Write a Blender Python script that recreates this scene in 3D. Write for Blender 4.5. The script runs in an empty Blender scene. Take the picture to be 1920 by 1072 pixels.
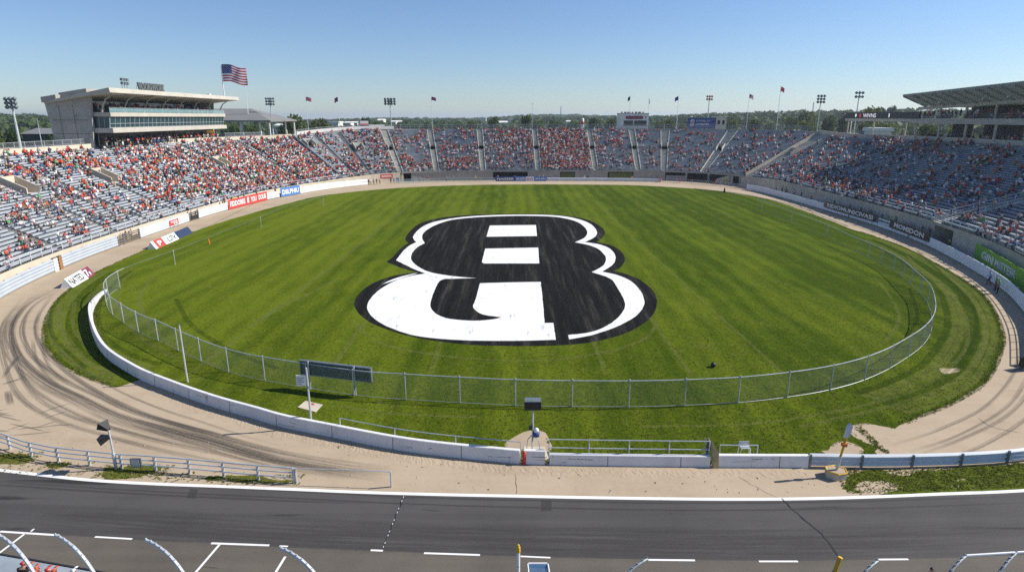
import bpy, bmesh, math, random
import numpy as np
from mathutils import Vector, Matrix
from mathutils.geometry import tessellate_polygon
random.seed(7); RNG = np.random.default_rng(7)
PI = math.pi; R = math.radians
scene = bpy.context.scene
COL = scene.collection

# ------------------------------------------------------------------ camera model (metres; the eye stands 20 m above the infield)
EYE, FOC, HZN = 20.0, 1150.0, 220.0
PITCH = math.atan((536 - HZN) / FOC)
CP, SP = math.cos(PITCH), math.sin(PITCH)
def G(x, y, h=0.0):
    """ground (or height h) point seen at a photo position"""
    u, w = x - 960.0, y - 536.0
    d = (u, FOC * CP - w * SP, -FOC * SP - w * CP)
    t = (h - EYE) / d[2]
    return Vector((d[0] * t, d[1] * t))
def RAY(x, y, Y):
    u, w = x - 960.0, y - 536.0
    d = (u, FOC * CP - w * SP, -FOC * SP - w * CP)
    t = Y / d[1]
    return Vector((d[0] * t, Y, EYE + d[2] * t))
def PX(X, Y, Z):
    z = Z - EYE
    f = Y * CP - z * SP
    return 960 + FOC * X / f, 536 - FOC * (Y * SP + z * CP) / f

# ------------------------------------------------------------------ object helpers
def tag(o, label=None, cat=None, group=None, kind=None):
    if label: o['label'] = label
    if cat: o['category'] = cat
    if group: o['group'] = group
    if kind: o['kind'] = kind
    return o
def empty(name, loc, label, cat, group=None, rz=0.0):
    o = bpy.data.objects.new(name, None); COL.objects.link(o)
    o.location = (loc[0], loc[1], loc[2] if len(loc) > 2 else 0.0); o.rotation_euler = (0, 0, rz)
    o.empty_display_size = 0.3
    return tag(o, label, cat, group)
class MB:
    """collects faces and links them as ONE mesh object"""
    def __init__(s): s.v = []; s.f = []; s.m = []; s.uv = None
    def add(s, vs, fs, mi=0):
        b = len(s.v); s.v += [tuple(p) for p in vs]
        s.f += [tuple(b + i for i in f) for f in fs]; s.m += [mi] * len(fs); return s
    def box(s, c, d, rz=0.0, mi=0, taper=1.0):
        hx, hy, hz = d[0] / 2, d[1] / 2, d[2] / 2; ca, sa = math.cos(rz), math.sin(rz); vs = []
        for z, k in ((-hz, 1), (hz, taper)):
            for x, y in ((-hx, -hy), (hx, -hy), (hx, hy), (-hx, hy)):
                x *= k; y *= k
                vs.append((c[0] + x * ca - y * sa, c[1] + x * sa + y * ca, c[2] + z))
        return s.add(vs, [(3, 2, 1, 0), (4, 5, 6, 7), (0, 1, 5, 4), (1, 2, 6, 5), (2, 3, 7, 6), (3, 0, 4, 7)], mi)
    def obox(s, o, ax, ay, az, mi=0):
        """box from corner o along three edge vectors"""
        o, ax, ay, az = Vector(o), Vector(ax), Vector(ay), Vector(az)
        vs = [o, o + ax, o + ax + ay, o + ay, o + az, o + ax + az, o + ax + ay + az, o + ay + az]
        return s.add(vs, [(3, 2, 1, 0), (4, 5, 6, 7), (0, 1, 5, 4), (1, 2, 6, 5), (2, 3, 7, 6), (3, 0, 4, 7)], mi)
    def tube(s, pts, r, n=8, mi=0, cap=True):
        pts = [Vector(p) for p in pts]; rs = r if isinstance(r, (list, tuple)) else [r] * len(pts)
        b = len(s.v); up = None
        for i, p in enumerate(pts):
            t = (pts[min(i + 1, len(pts) - 1)] - pts[max(i - 1, 0)]).normalized()
            if up is None:
                up = Vector((0, 0, 1)) if abs(t.z) < 0.9 else Vector((1, 0, 0))
            a = t.cross(up).normalized(); c = a.cross(t).normalized(); up = c
            for k in range(n):
                q = 2 * PI * k / n
                s.v.append(tuple(p + (a * math.cos(q) + c * math.sin(q)) * rs[i]))
        for i in range(len(pts) - 1):
            for k in range(n):
                k2 = (k + 1) % n
                s.f.append((b + i * n + k, b + i * n + k2, b + (i + 1) * n + k2, b + (i + 1) * n + k)); s.m.append(mi)
        if cap:
            s.f.append(tuple(b + k for k in range(n))[::-1]); s.m.append(mi)
            e = b + (len(pts) - 1) * n; s.f.append(tuple(e + k for k in range(n))); s.m.append(mi)
        return s
    def lathe(s, c, prof, n=12, mi=0):
        b = len(s.v)
        for r, z in prof:
            for k in range(n):
                q = 2 * PI * k / n; s.v.append((c[0] + r * math.cos(q), c[1] + r * math.sin(q), c[2] + z))
        for i in range(len(prof) - 1):
            for k in range(n):
                k2 = (k + 1) % n
                s.f.append((b + i * n + k, b + i * n + k2, b + (i + 1) * n + k2, b + (i + 1) * n + k)); s.m.append(mi)
        s.f.append(tuple(b + k for k in range(n))[::-1]); s.m.append(mi)
        e = b + (len(prof) - 1) * n; s.f.append(tuple(e + k for k in range(n))); s.m.append(mi)
        return s
    def sweep(s, pts, nrm, prof, mi=0, closed=True, caps=True):
        """profile [(outward offset, z)] carried along a plan curve"""
        b = len(s.v); m = len(prof)
        for p, n in zip(pts, nrm):
            for o, z in prof: s.v.append((p[0] + n[0] * o, p[1] + n[1] * o, z if not callable(z) else z()))
        for i in range(len(pts) - 1):
            for k in range(m if closed else m - 1):
                k2 = (k + 1) % m
                s.f.append((b + i * m + k, b + i * m + k2, b + (i + 1) * m + k2, b + (i + 1) * m + k)); s.m.append(mi)
        if closed and caps:
            s.f.append(tuple(b + k for k in range(m))[::-1]); s.m.append(mi)
            e = b + (len(pts) - 1) * m; s.f.append(tuple(e + k for k in range(m))); s.m.append(mi)
        return s
    def poly(s, pts, z, mi=0):
        tri = tessellate_polygon([[Vector((p[0], p[1], 0)) for p in pts]])
        fs = []
        for t in tri:
            a, b, c = (pts[i] for i in t)
            cr = (b[0] - a[0]) * (c[1] - a[1]) - (b[1] - a[1]) * (c[0] - a[0])
            fs.append(t if cr > 0 else t[::-1])
        return s.add([(p[0], p[1], z) for p in pts], fs, mi)
    def prism(s, pts, z0, z1, mi=0):
        n = len(pts); s.poly(pts, z1, mi); s.poly(pts, z0, mi)
        a = sum(pts[i][0] * pts[(i + 1) % n][1] - pts[(i + 1) % n][0] * pts[i][1] for i in range(n))
        q = pts if a > 0 else pts[::-1]
        return s.add([(p[0], p[1], z0) for p in q] + [(p[0], p[1], z1) for p in q], [(i, (i + 1) % n, n + (i + 1) % n, n + i) for i in range(n)], mi)
    def build(s, name, mats, parent=None, smooth=False, fix=True):
        me = bpy.data.meshes.new(name); me.from_pydata(s.v, [], s.f)
        for m in (mats if isinstance(mats, (list, tuple)) else [mats]): me.materials.append(m)
        me.polygons.foreach_set('material_index', s.m)
        if smooth: me.polygons.foreach_set('use_smooth', [True] * len(s.f))
        me.update()
        if fix and len(s.f) < 60000:
            bm = bmesh.new(); bm.from_mesh(me); bmesh.ops.recalc_face_normals(bm, faces=bm.faces); bm.to_mesh(me); bm.free()
        o = bpy.data.objects.new(name, me); COL.objects.link(o)
        if parent is not None:
            o.parent = parent
            o.matrix_parent_inverse = parent_world(parent).inverted()
        return o
def parent_world(p):
    m = Matrix.Translation(p.location) @ p.rotation_euler.to_matrix().to_4x4()
    return (parent_world(p.parent) @ p.matrix_parent_inverse @ m) if p.parent else m
def copy_tree(o, parent=None):
    c = o.copy(); COL.objects.link(c)
    if parent is not None: c.parent = parent
    for ch in [x for x in scene.objects if x.parent == o]: copy_tree(ch, c)
    return c

# ------------------------------------------------------------------ materials
def nodes_of(name):
    m = bpy.data.materials.new(name); m.use_nodes = True
    nt = m.node_tree; return m, nt, nt.nodes['Principled BSDF']
def N(nt, typ, **kw):
    n = nt.nodes.new(typ)
    for k, v in kw.items():
        if k in n.inputs: n.inputs[k].default_value = v
        else: setattr(n, k, v)
    return n
def L(nt, a, ao, b, bi): nt.links.new(a.outputs[ao], b.inputs[bi])
def c4(c): return (c[0], c[1], c[2], 1.0)
def pm(name, col, rough=0.7, var=0.18, scale=1.5, bump=0.0, bscale=None, metal=0.0, spec=0.4, tint=None, stretch=None, stain=None):
    """painted / plain solid: base colour broken up by two noises, slight bump"""
    m, nt, b = nodes_of(name)
    b.inputs['Roughness'].default_value = rough; b.inputs['Metallic'].default_value = metal
    b.inputs['Specular IOR Level'].default_value = spec
    g = N(nt, 'ShaderNodeNewGeometry')
    mp = N(nt, 'ShaderNodeMapping'); L(nt, g, 'Position', mp, 'Vector')
    if stretch: mp.inputs['Scale'].default_value = stretch
    n1 = N(nt, 'ShaderNodeTexNoise', Scale=scale, Detail=6.0, Roughness=0.65); L(nt, mp, 'Vector', n1, 'Vector')
    r = N(nt, 'ShaderNodeValToRGB')
    r.color_ramp.elements[0].position = 0.32; r.color_ramp.elements[1].position = 0.68
    t = tint or (1, 1, 1)
    r.color_ramp.elements[0].color = c4([max(0, x * (1 - var)) for x in col])
    r.color_ramp.elements[1].color = c4([min(1, x * (1 + var) * k) for x, k in zip(col, t)])
    L(nt, n1, 'Fac', r, 'Fac'); out = r, 'Color'
    if stain:
        n3 = N(nt, 'ShaderNodeTexNoise', Scale=stain[1], Detail=8.0, Roughness=0.7); L(nt, mp, 'Vector', n3, 'Vector')
        rr = N(nt, 'ShaderNodeValToRGB'); rr.color_ramp.elements[0].position = stain[2]; rr.color_ramp.elements[1].position = stain[2] + 0.12
        L(nt, n3, 'Fac', rr, 'Fac')
        mx = N(nt, 'ShaderNodeMixRGB'); L(nt, rr, 'Color', mx, 'Fac'); L(nt, r, 'Color', mx, 'Color1'); mx.inputs['Color2'].default_value = c4(stain[0])
        out = mx, 'Color'
    L(nt, out[0], out[1], b, 'Base Color')
    if bump:
        n2 = N(nt, 'ShaderNodeTexNoise', Scale=bscale or scale * 6, Detail=5.0); L(nt, mp, 'Vector', n2, 'Vector')
        bp = N(nt, 'ShaderNodeBump', Strength=bump, Distance=0.05); L(nt, n2, 'Fac', bp, 'Height'); L(nt, bp, 'Normal', b, 'Normal')
    return m
M = {}
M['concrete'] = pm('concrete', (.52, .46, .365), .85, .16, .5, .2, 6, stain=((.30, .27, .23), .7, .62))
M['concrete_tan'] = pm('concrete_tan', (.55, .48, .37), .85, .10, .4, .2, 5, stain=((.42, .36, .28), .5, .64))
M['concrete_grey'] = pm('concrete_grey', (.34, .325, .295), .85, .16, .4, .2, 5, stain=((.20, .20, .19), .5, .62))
M['concrete_dark_shade'] = pm('concrete_dark_shade', (.055, .06, .065), .9, .3, .5)  # near-black shade painted into tunnel and gallery walls; also real joints and ribs
M['tread'] = pm('tread', (.20, .21, .22), .85, .3, .35, stain=((.08, .09, .1), .5, .6))
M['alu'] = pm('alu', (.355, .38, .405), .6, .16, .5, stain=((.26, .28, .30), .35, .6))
M['alu_shaded_blue'] = pm('alu_shaded_blue', (.27, .31, .34), .6, .2, .5, stain=((.18, .21, .23), .35, .58))  # alu darkened and blued for the east stand's shade; also the walkway deck
M['tread_shaded'] = pm('tread_shaded', (.095, .11, .13), .85, .3, .35)  # tread with the east stand's shade put into its colour
M['stair'] = pm('stair', (.42, .41, .36), .85, .16, .5, stain=((.27, .26, .23), .6, .6))
M['galv'] = pm('galv', (.50, .525, .55), .42, .18, 1.2, metal=.25, spec=.5)
M['rail_light'] = pm('rail_light', (.64, .66, .68), .4, .1, 1.2, metal=.1, spec=.5)
M['aisle_dark'] = pm('aisle_dark', (.13, .13, .135), .85, .25, .5)
M['steel_blue'] = pm('steel_blue', (.05, .11, .20), .35, .15, 2)
M['rail_grey'] = pm('rail_grey', (.40, .44, .48), .55, .08, .6, metal=.1, stain=((.30, .31, .32), 1.1, .62))
M['navy_dark'] = pm('navy_dark', (.022, .038, .085), .5, .12, 1)
M['letter_pale'] = pm('letter_pale', (.62, .60, .62), .5, .1, 1)
M['galv_dark'] = pm('galv_dark', (.20, .23, .25), .5, .2, 1.2, metal=.4)
M['white_wall'] = pm('white_wall', (.70, .69, .68), .8, .09, .8, .3, 6, stretch=(1, 1, .3), stain=((.40, .37, .33), 1.3, .60))
M['press_pale'] = pm('press_pale', (.44, .41, .35), .85, .10, .4, .2, 5, stain=((.32, .30, .26), .5, .62))
M['white_paint'] = pm('white_paint', (.78, .78, .77), .5, .05, .6, stain=((.6, .59, .56), .8, .67))
M['white_rail'] = pm('white_rail', (.58, .62, .66), .6, .08, .6, metal=.0, stain=((.5, .5, .5), 1.1, .66))
M['black_matte'] = pm('black_matte', (.02, .021, .023), .5, .3, 3)
M['red'] = pm('red', (.55, .05, .04), .55, .12, 1)
M['navy'] = pm('navy', (.03, .055, .21), .5, .12, 1)
M['blue'] = pm('blue', (.07, .19, .48), .5, .12, 1)
M['green_banner'] = pm('green_banner', (.19, .42, .03), .55, .15, .8)
M['burgundy'] = pm('burgundy', (.20, .03, .06), .55, .1, 1)
M['yellow'] = pm('yellow', (.62, .36, .03), .55, .14, 3, stain=((.35, .22, .05), 3, .62))
M['orange'] = pm('orange', (.65, .17, .03), .55, .12, 3)
M['rust'] = pm('rust', (.30, .14, .05), .8, .25, 3)
M['wood_dark'] = pm('wood_dark', (.16, .13, .10), .8, .25, 3)
M['roof_grey'] = pm('roof_grey', (.20, .20, .19), .7, .1, .3)
M['green_metal'] = pm('green_metal', (.44, .465, .445), .5, .2, .5, metal=.3)
M['teal'] = pm('teal', (.030, .075, .070), .5, .2, 1.2)
M['house'] = pm('house', (.72, .70, .66), .8, .08, .3)
M['brown_roof'] = pm('brown_roof', (.30, .28, .27), .8, .12, .3)
M['emblem_white'] = pm('emblem_white', (.78, .78, .78), .5, .03, 1)
M['led_black'] = pm('led_black', (.008, .008, .01), .4, .2, 1)
def glass(name, col, rough=.08):
    m, nt, b = nodes_of(name); b.inputs['Base Color'].default_value = c4(col); b.inputs['Roughness'].default_value = rough
    b.inputs['Specular IOR Level'].default_value = .8
    g = N(nt, 'ShaderNodeNewGeometry'); n = N(nt, 'ShaderNodeTexNoise', Scale=.35); L(nt, g, 'Position', n, 'Vector')
    r = N(nt, 'ShaderNodeValToRGB'); r.color_ramp.elements[0].color = c4([x * .5 for x in col]); r.color_ramp.elements[1].color = c4([x * 1.6 for x in col])
    L(nt, n, 'Fac', r, 'Fac'); L(nt, r, 'Color', b, 'Base Color'); return m
M['glass'] = glass('glass', (.018, .050, .055), .15)
M['glass_dark'] = glass('glass_dark', (.012, .02, .02))
def clear_glass(name):
    m, nt, b = nodes_of(name); b.inputs['Base Color'].default_value = (.25, .42, .45, 1); b.inputs['Roughness'].default_value = .1
    t = N(nt, 'ShaderNodeBsdfTransparent'); mx = N(nt, 'ShaderNodeMixShader', Fac=.6); o = nt.nodes['Material Output']
    L(nt, b, 'BSDF', mx, 1); L(nt, t, 'BSDF', mx, 2); L(nt, mx, 'Shader', o, 'Surface'); return m
M['rail_glass'] = clear_glass('rail_glass')
def poly_roof():
    m, nt, b = nodes_of('roof_poly'); b.inputs['Base Color'].default_value = (.36, .39, .37, 1); b.inputs['Roughness'].default_value = .5
    t = N(nt, 'ShaderNodeBsdfTranslucent'); t.inputs['Color'].default_value = (.40, .43, .40, 1); mx = N(nt, 'ShaderNodeMixShader', Fac=.34)
    L(nt, b, 'BSDF', mx, 1); L(nt, t, 'BSDF', mx, 2); L(nt, mx, 'Shader', nt.nodes['Material Output'], 'Surface'); return m
M['roof_poly'] = poly_roof(); M['sign_dark'] = pm('sign_dark', (.10, .11, .105), .6, .2, 2); M['pale_wood'] = pm('pale_wood', (.44, .36, .18), .8, .2, 3, stain=((.2, .17, .09), 2.5, .6))
def chainlink(name, pitch=.11, wire=.2, col=(.34, .36, .37)):
    """woven wire: diagonal strands cut out of clear air, in metres along the mesh's own map"""
    m, nt, b = nodes_of(name); b.inputs['Base Color'].default_value = c4(col); b.inputs['Metallic'].default_value = .4; b.inputs['Roughness'].default_value = .45
    uv = N(nt, 'ShaderNodeUVMap'); sp = N(nt, 'ShaderNodeSeparateXYZ'); L(nt, uv, 'UV', sp, 'Vector'); outs = []
    for op in ('ADD', 'SUBTRACT'):
        a = N(nt, 'ShaderNodeMath', operation=op); L(nt, sp, 'X', a, 0); L(nt, sp, 'Y', a, 1)
        d = N(nt, 'ShaderNodeMath', operation='DIVIDE'); L(nt, a, 0, d, 0); d.inputs[1].default_value = pitch
        f = N(nt, 'ShaderNodeMath', operation='FRACT'); L(nt, d, 0, f, 0)
        l = N(nt, 'ShaderNodeMath', operation='LESS_THAN'); L(nt, f, 0, l, 0); l.inputs[1].default_value = wire; outs.append(l)
    mxm = N(nt, 'ShaderNodeMath', operation='MAXIMUM'); L(nt, outs[0], 0, mxm, 0); L(nt, outs[1], 0, mxm, 1)
    t = N(nt, 'ShaderNodeBsdfTransparent'); mx = N(nt, 'ShaderNodeMixShader'); L(nt, mxm, 0, mx, 'Fac')
    L(nt, t, 'BSDF', mx, 1); L(nt, b, 'BSDF', mx, 2); L(nt, mx, 'Shader', nt.nodes['Material Output'], 'Surface'); return m
M['chainlink'] = chainlink('chainlink', .10, .12, (.24, .27, .26))
M['chainlink_far'] = chainlink('chainlink_far', .14, .10, (.34, .37, .38))
def uv_panel(mb_pts, z0, z1, name, mat, parent):
    """a vertical sheet along a plan polyline with its map in metres"""
    me = bpy.data.meshes.new(name); vs = []; fs = []; d = 0; us = []
    for i, p in enumerate(mb_pts):
        if i: d += math.hypot(p[0] - mb_pts[i - 1][0], p[1] - mb_pts[i - 1][1])
        a, b = (z0(i), z1(i)) if callable(z0) else (z0, z1)
        vs += [(p[0], p[1], a), (p[0], p[1], b)]; us += [(d, a), (d, b)]
    for i in range(len(mb_pts) - 1): fs.append((2 * i, 2 * i + 2, 2 * i + 3, 2 * i + 1))
    me.from_pydata(vs, [], fs); me.materials.append(mat); ul = me.uv_layers.new(name='UVMap')
    for lp in me.loops: ul.data[lp.index].uv = us[lp.vertex_index]
    o = bpy.data.objects.new(name, me); COL.objects.link(o)
    if parent is not None: o.parent = parent; o.matrix_parent_inverse = parent_world(parent).inverted()
    return o
# ------------------------------------------------------------------ plan curves
def spline(pts, step=2.0):
    """Catmull-Rom through plan points, resampled evenly; returns points, left normals, arc lengths"""
    P = [Vector(p[:2]) for p in pts]; P = [P[0] * 2 - P[1]] + P + [P[-1] * 2 - P[-2]]; raw = []
    for i in range(1, len(P) - 2):
        for k in range(16):
            t = k / 16; a, b, c, d = P[i - 1], P[i], P[i + 1], P[i + 2]
            raw.append(.5 * ((2 * b) + (c - a) * t + (2 * a - 5 * b + 4 * c - d) * t * t + (3 * b - a - 3 * c + d) * t ** 3))
    raw.append(P[-2])
    s = [0.0]
    for i in range(1, len(raw)): s.append(s[-1] + (raw[i] - raw[i - 1]).length)
    n = max(2, int(round(s[-1] / step)) + 1); q = np.linspace(0, s[-1], n)
    X = np.interp(q, s, [p.x for p in raw]); Y = np.interp(q, s, [p.y for p in raw])
    tx, ty = np.gradient(X, q), np.gradient(Y, q); l = np.hypot(tx, ty)
    return np.stack([X, Y], 1), np.stack([-ty / l, tx / l], 1), q
class Curve:
    def __init__(s, pts, step=1.0): s.p, s.n, s.s = spline(pts, step); s.len = s.s[-1]
    def at(s, t): return Vector((np.interp(t, s.s, s.p[:, 0]), np.interp(t, s.s, s.p[:, 1])))
    def nrm(s, t): return Vector((np.interp(t, s.s, s.n[:, 0]), np.interp(t, s.s, s.n[:, 1]))).normalized()
    def cut(s, a, b, step=2.0):
        t = np.linspace(a, b, max(2, int(math.ceil(abs(b - a) / step)) + 1))
        return [s.at(x) for x in t], [s.nrm(x) for x in t], t
    def s_px(s, px, z=0.0, off=0.0):
        best = None
        for t in np.arange(0, s.len, .25):
            p = s.at(t) + s.nrm(t) * off
            if p.y < 12: continue
            e = abs(PX(p.x, p.y, z)[0] - px)
            if best is None or e < best[0]: best = (e, t)
        return best[1]
def text_mesh(txt, w, h, depth=.02, bold=0.0):
    cu = bpy.data.curves.new('lettering', 'FONT'); cu.body = txt; cu.extrude = depth / 2; cu.offset = bold; cu.resolution_u = 2
    o = bpy.data.objects.new('lettering', cu); COL.objects.link(o)
    me = bpy.data.meshes.new_from_object(o.evaluated_get(bpy.context.evaluated_depsgraph_get()))
    bpy.data.objects.remove(o); bpy.data.curves.remove(cu)
    co = np.array([v.co for v in me.vertices]); lo, hi = co.min(0), co.max(0)
    for v in me.vertices:
        v.co.x = (v.co.x - lo[0]) / (hi[0] - lo[0]) * w - w / 2; v.co.y = (v.co.y - lo[1]) / (hi[1] - lo[1]) * h - h / 2
    return me
def lettering(txt, w, h, centre, right, normal, mat, parent, depth=.02, bold=0.01, name='lettering', up=None):
    me = text_mesh(txt, w, h, depth, bold); me.materials.clear(); me.materials.append(mat)
    r = Vector(right).normalized(); n = Vector(normal).normalized(); u = n.cross(r) if up is None else Vector(up)
    mt = Matrix(((r.x, u.x, n.x, centre[0]), (r.y, u.y, n.y, centre[1]), (r.z, u.z, n.z, centre[2]), (0, 0, 0, 1)))
    me.transform(mt); o = bpy.data.objects.new(name, me); COL.objects.link(o)
    o.parent = parent; o.matrix_parent_inverse = parent_world(parent).inverted(); return o
def V3(p, z): return Vector((p[0], p[1], z))
# ------------------------------------------------------------------ ground materials
def mixrgb(nt, fac, a, b, mode='MIX'):
    m = N(nt, 'ShaderNodeMixRGB', blend_type=mode)
    for x, key in ((fac, 'Fac'), (a, 'Color1'), (b, 'Color2')):
        if isinstance(x, tuple) and len(x) == 2: L(nt, x[0], x[1], m, key)
        elif isinstance(x, (int, float)): m.inputs[key].default_value = x
        else: m.inputs[key].default_value = c4(x)
    return (m, 'Color')
def mathn(nt, op, a, b=None):
    m = N(nt, 'ShaderNodeMath', operation=op)
    for i, x in enumerate((a, b)):
        if x is None: continue
        if isinstance(x, tuple): L(nt, x[0], x[1], m, i)
        else: m.inputs[i].default_value = x
    return (m, 0)
def noise(nt, vec, scale, detail=6.0, rough=.6, dist=0.0, stretch=None):
    if stretch:
        mp = N(nt, 'ShaderNodeMapping'); mp.inputs['Scale'].default_value = stretch; L(nt, vec[0], vec[1], mp, 'Vector'); vec = (mp, 'Vector')
    n = N(nt, 'ShaderNodeTexNoise', Scale=scale, Detail=detail, Roughness=rough, Distortion=dist); L(nt, vec[0], vec[1], n, 'Vector'); return (n, 'Fac')
def ramp(nt, src, stops):
    r = N(nt, 'ShaderNodeValToRGB'); e = r.color_ramp.elements
    while len(e) < len(stops): e.new(.5)
    for k, (p, c) in zip(e, stops): k.position = p; k.color = c4(c) if isinstance(c, tuple) else (c, c, c, 1)
    L(nt, src[0], src[1], r, 'Fac'); return (r, 'Color')
def bumpn(nt, b, h, strength, dist):
    bp = N(nt, 'ShaderNodeBump', Strength=strength, Distance=dist); L(nt, h[0], h[1], bp, 'Height'); L(nt, bp, 'Normal', b, 'Normal')
def worldpos(nt):
    g = N(nt, 'ShaderNodeNewGeometry'); return (g, 'Position')
def grass_mat(name, stripes=True, base=None, dry=.5):
    m, nt, b = nodes_of(name); P = worldpos(nt)
    b.inputs['Roughness'].default_value = 1.0; b.inputs['Specular IOR Level'].default_value = .03
    lo, hi = base or ((.041, .070, .002), (.113, .149, .009))
    big = noise(nt, P, .05, 5, .6, 1.0); fine = noise(nt, P, 2.6, 8, .75); mid = noise(nt, P, .45, 6, .7, .6)
    streak = noise(nt, P, 1.0, 5, .7, .2, (.9, .10, 1))
    if stripes:
        sp = N(nt, 'ShaderNodeSeparateXYZ'); L(nt, P[0], P[1], sp, 'Vector')
        wob = mathn(nt, 'MULTIPLY', noise(nt, P, .12, 3, .5), 3.0)
        xx = mathn(nt, 'ADD', (sp, 'X'), wob)
        sw = mathn(nt, 'SINE', mathn(nt, 'MULTIPLY', xx, 2 * PI / 15.5))
        sw = mathn(nt, 'MULTIPLY', mathn(nt, 'ADD', mathn(nt, 'MULTIPLY', sw, 2.2), .0), .5)
        sw = mathn(nt, 'MAXIMUM', mathn(nt, 'MINIMUM', sw, .5), -.5)
        s2 = mathn(nt, 'MULTIPLY', mathn(nt, 'SINE', mathn(nt, 'MULTIPLY', xx, 2 * PI / 3.1)), .16)
        side = mathn(nt, 'MULTIPLY', (sp, 'X'), -.0066)  # base colour darkens toward +X, painting in a vignette
        k = mathn(nt, 'ADD', mathn(nt, 'ADD', mathn(nt, 'MULTIPLY', sw, .31), s2), side)
        k = mathn(nt, 'ADD', k, mathn(nt, 'MULTIPLY', mathn(nt, 'SUBTRACT', big, .5), 1.1))
        k = mathn(nt, 'ADD', mathn(nt, 'ADD', k, mathn(nt, 'MULTIPLY', mathn(nt, 'SUBTRACT', mid, .5), .55)), .5)
    else:
        k = mathn(nt, 'ADD', mathn(nt, 'MULTIPLY', mathn(nt, 'SUBTRACT', big, .5), 1.2), mathn(nt, 'ADD', mathn(nt, 'MULTIPLY', mathn(nt, 'SUBTRACT', mid, .5), .9), .5))
    k = mathn(nt, 'ADD', k, mathn(nt, 'MULTIPLY', mathn(nt, 'SUBTRACT', fine, .5), 1.9))
    k = mathn(nt, 'ADD', k, mathn(nt, 'MULTIPLY', mathn(nt, 'SUBTRACT', streak, .5), 1.35))
    col = ramp(nt, k, [(.0, lo), (1.0, hi)])
    patch = noise(nt, P, .28, 8, .72, .4)
    pf = mathn(nt, 'MULTIPLY', ramp(nt, patch, [(.60, 0.0), (.74, 1.0)]), dry)
    col = mixrgb(nt, pf, col, (.17, .17, .05))
    fl = ramp(nt, noise(nt, P, 1.0, 5, .75, .8, (3.2, .55, 1)), [(.60, 0.0), (.72, 1.0)])
    col = mixrgb(nt, mathn(nt, 'MULTIPLY', fl, .55), col, (.185, .200, .055))
    spk = ramp(nt, noise(nt, P, 1.6, 4, .8), [(.70, 0.0), (.78, 1.0)])
    col = mixrgb(nt, mathn(nt, 'MULTIPLY', spk, .35), col, (.20, .20, .09))
    L(nt, col[0], col[1], b, 'Base Color'); bumpn(nt, b, fine, .7, .12); return m
M['grass'] = grass_mat('grass')
M['verge'] = grass_mat('verge_grass', False, ((.046, .074, .005), (.125, .15, .020)), .8)
M['verge_dry'] = grass_mat('verge_dry_grass', False, ((.06, .075, .010), (.17, .165, .045)), .95)
M['meadow'] = grass_mat('meadow_grass', False, ((.09, .12, .03), (.22, .22, .07)), .6)

def dirt_mat():
    m, nt, b = nodes_of('dirt'); P = worldpos(nt); b.inputs['Roughness'].default_value = .95; b.inputs['Specular IOR Level'].default_value = .1
    a = noise(nt, P, .16, 7, .6, .6); f = noise(nt, P, 3.0, 8, .75); st = noise(nt, P, .8, 6, .65, .3, (.12, 1.0, 1))
    k = mathn(nt, 'ADD', mathn(nt, 'MULTIPLY', a, .5), mathn(nt, 'ADD', mathn(nt, 'MULTIPLY', f, .3), mathn(nt, 'MULTIPLY', st, .25)))
    col = ramp(nt, k, [(.34, (.325, .252, .172)), (.52, (.415, .330, .232)), (.70, (.470, .382, .275))])
    peb = ramp(nt, noise(nt, P, 5.0, 3, .6), [(.70, 0.0), (.76, 1.0)])
    col = mixrgb(nt, mathn(nt, 'MULTIPLY', peb, .5), col, (.22, .17, .12))
    L(nt, col[0], col[1], b, 'Base Color'); bumpn(nt, b, mathn(nt, 'ADD', f, st), .28, .05); return m
M['dirt'] = dirt_mat()
def asphalt_mat(name, lo, hi, streak_amt=.5):
    m, nt, b = nodes_of(name); P = worldpos(nt); b.inputs['Roughness'].default_value = .85; b.inputs['Specular IOR Level'].default_value = .25
    f = noise(nt, P, 9.0, 6, .8); a = noise(nt, P, .22, 6, .6, .5); st = noise(nt, P, 1.1, 6, .6, .1, (.05, 1.0, 1))
    k = mathn(nt, 'ADD', mathn(nt, 'MULTIPLY', f, .35), mathn(nt, 'ADD', mathn(nt, 'MULTIPLY', a, .35), mathn(nt, 'MULTIPLY', st, streak_amt * .6)))
    col = ramp(nt, k, [(.35, lo), (.65, hi)])
    sc = ramp(nt, noise(nt, P, .9, 4, .5, .4, (.10, 1.1, 1)), [(.66, 0.0), (.72, 1.0)])
    col = mixrgb(nt, mathn(nt, 'MULTIPLY', sc, .75), col, tuple(x * .5 for x in lo))
    L(nt, col[0], col[1], b, 'Base Color'); bumpn(nt, b, f, .35, .02); return m
M['asphalt'] = asphalt_mat('asphalt', (.042, .0395, .0375), (.080, .075, .071), .8)
M['asphalt_old'] = asphalt_mat('asphalt_old', (.078, .069, .057), (.150, .131, .105), .5)
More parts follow.
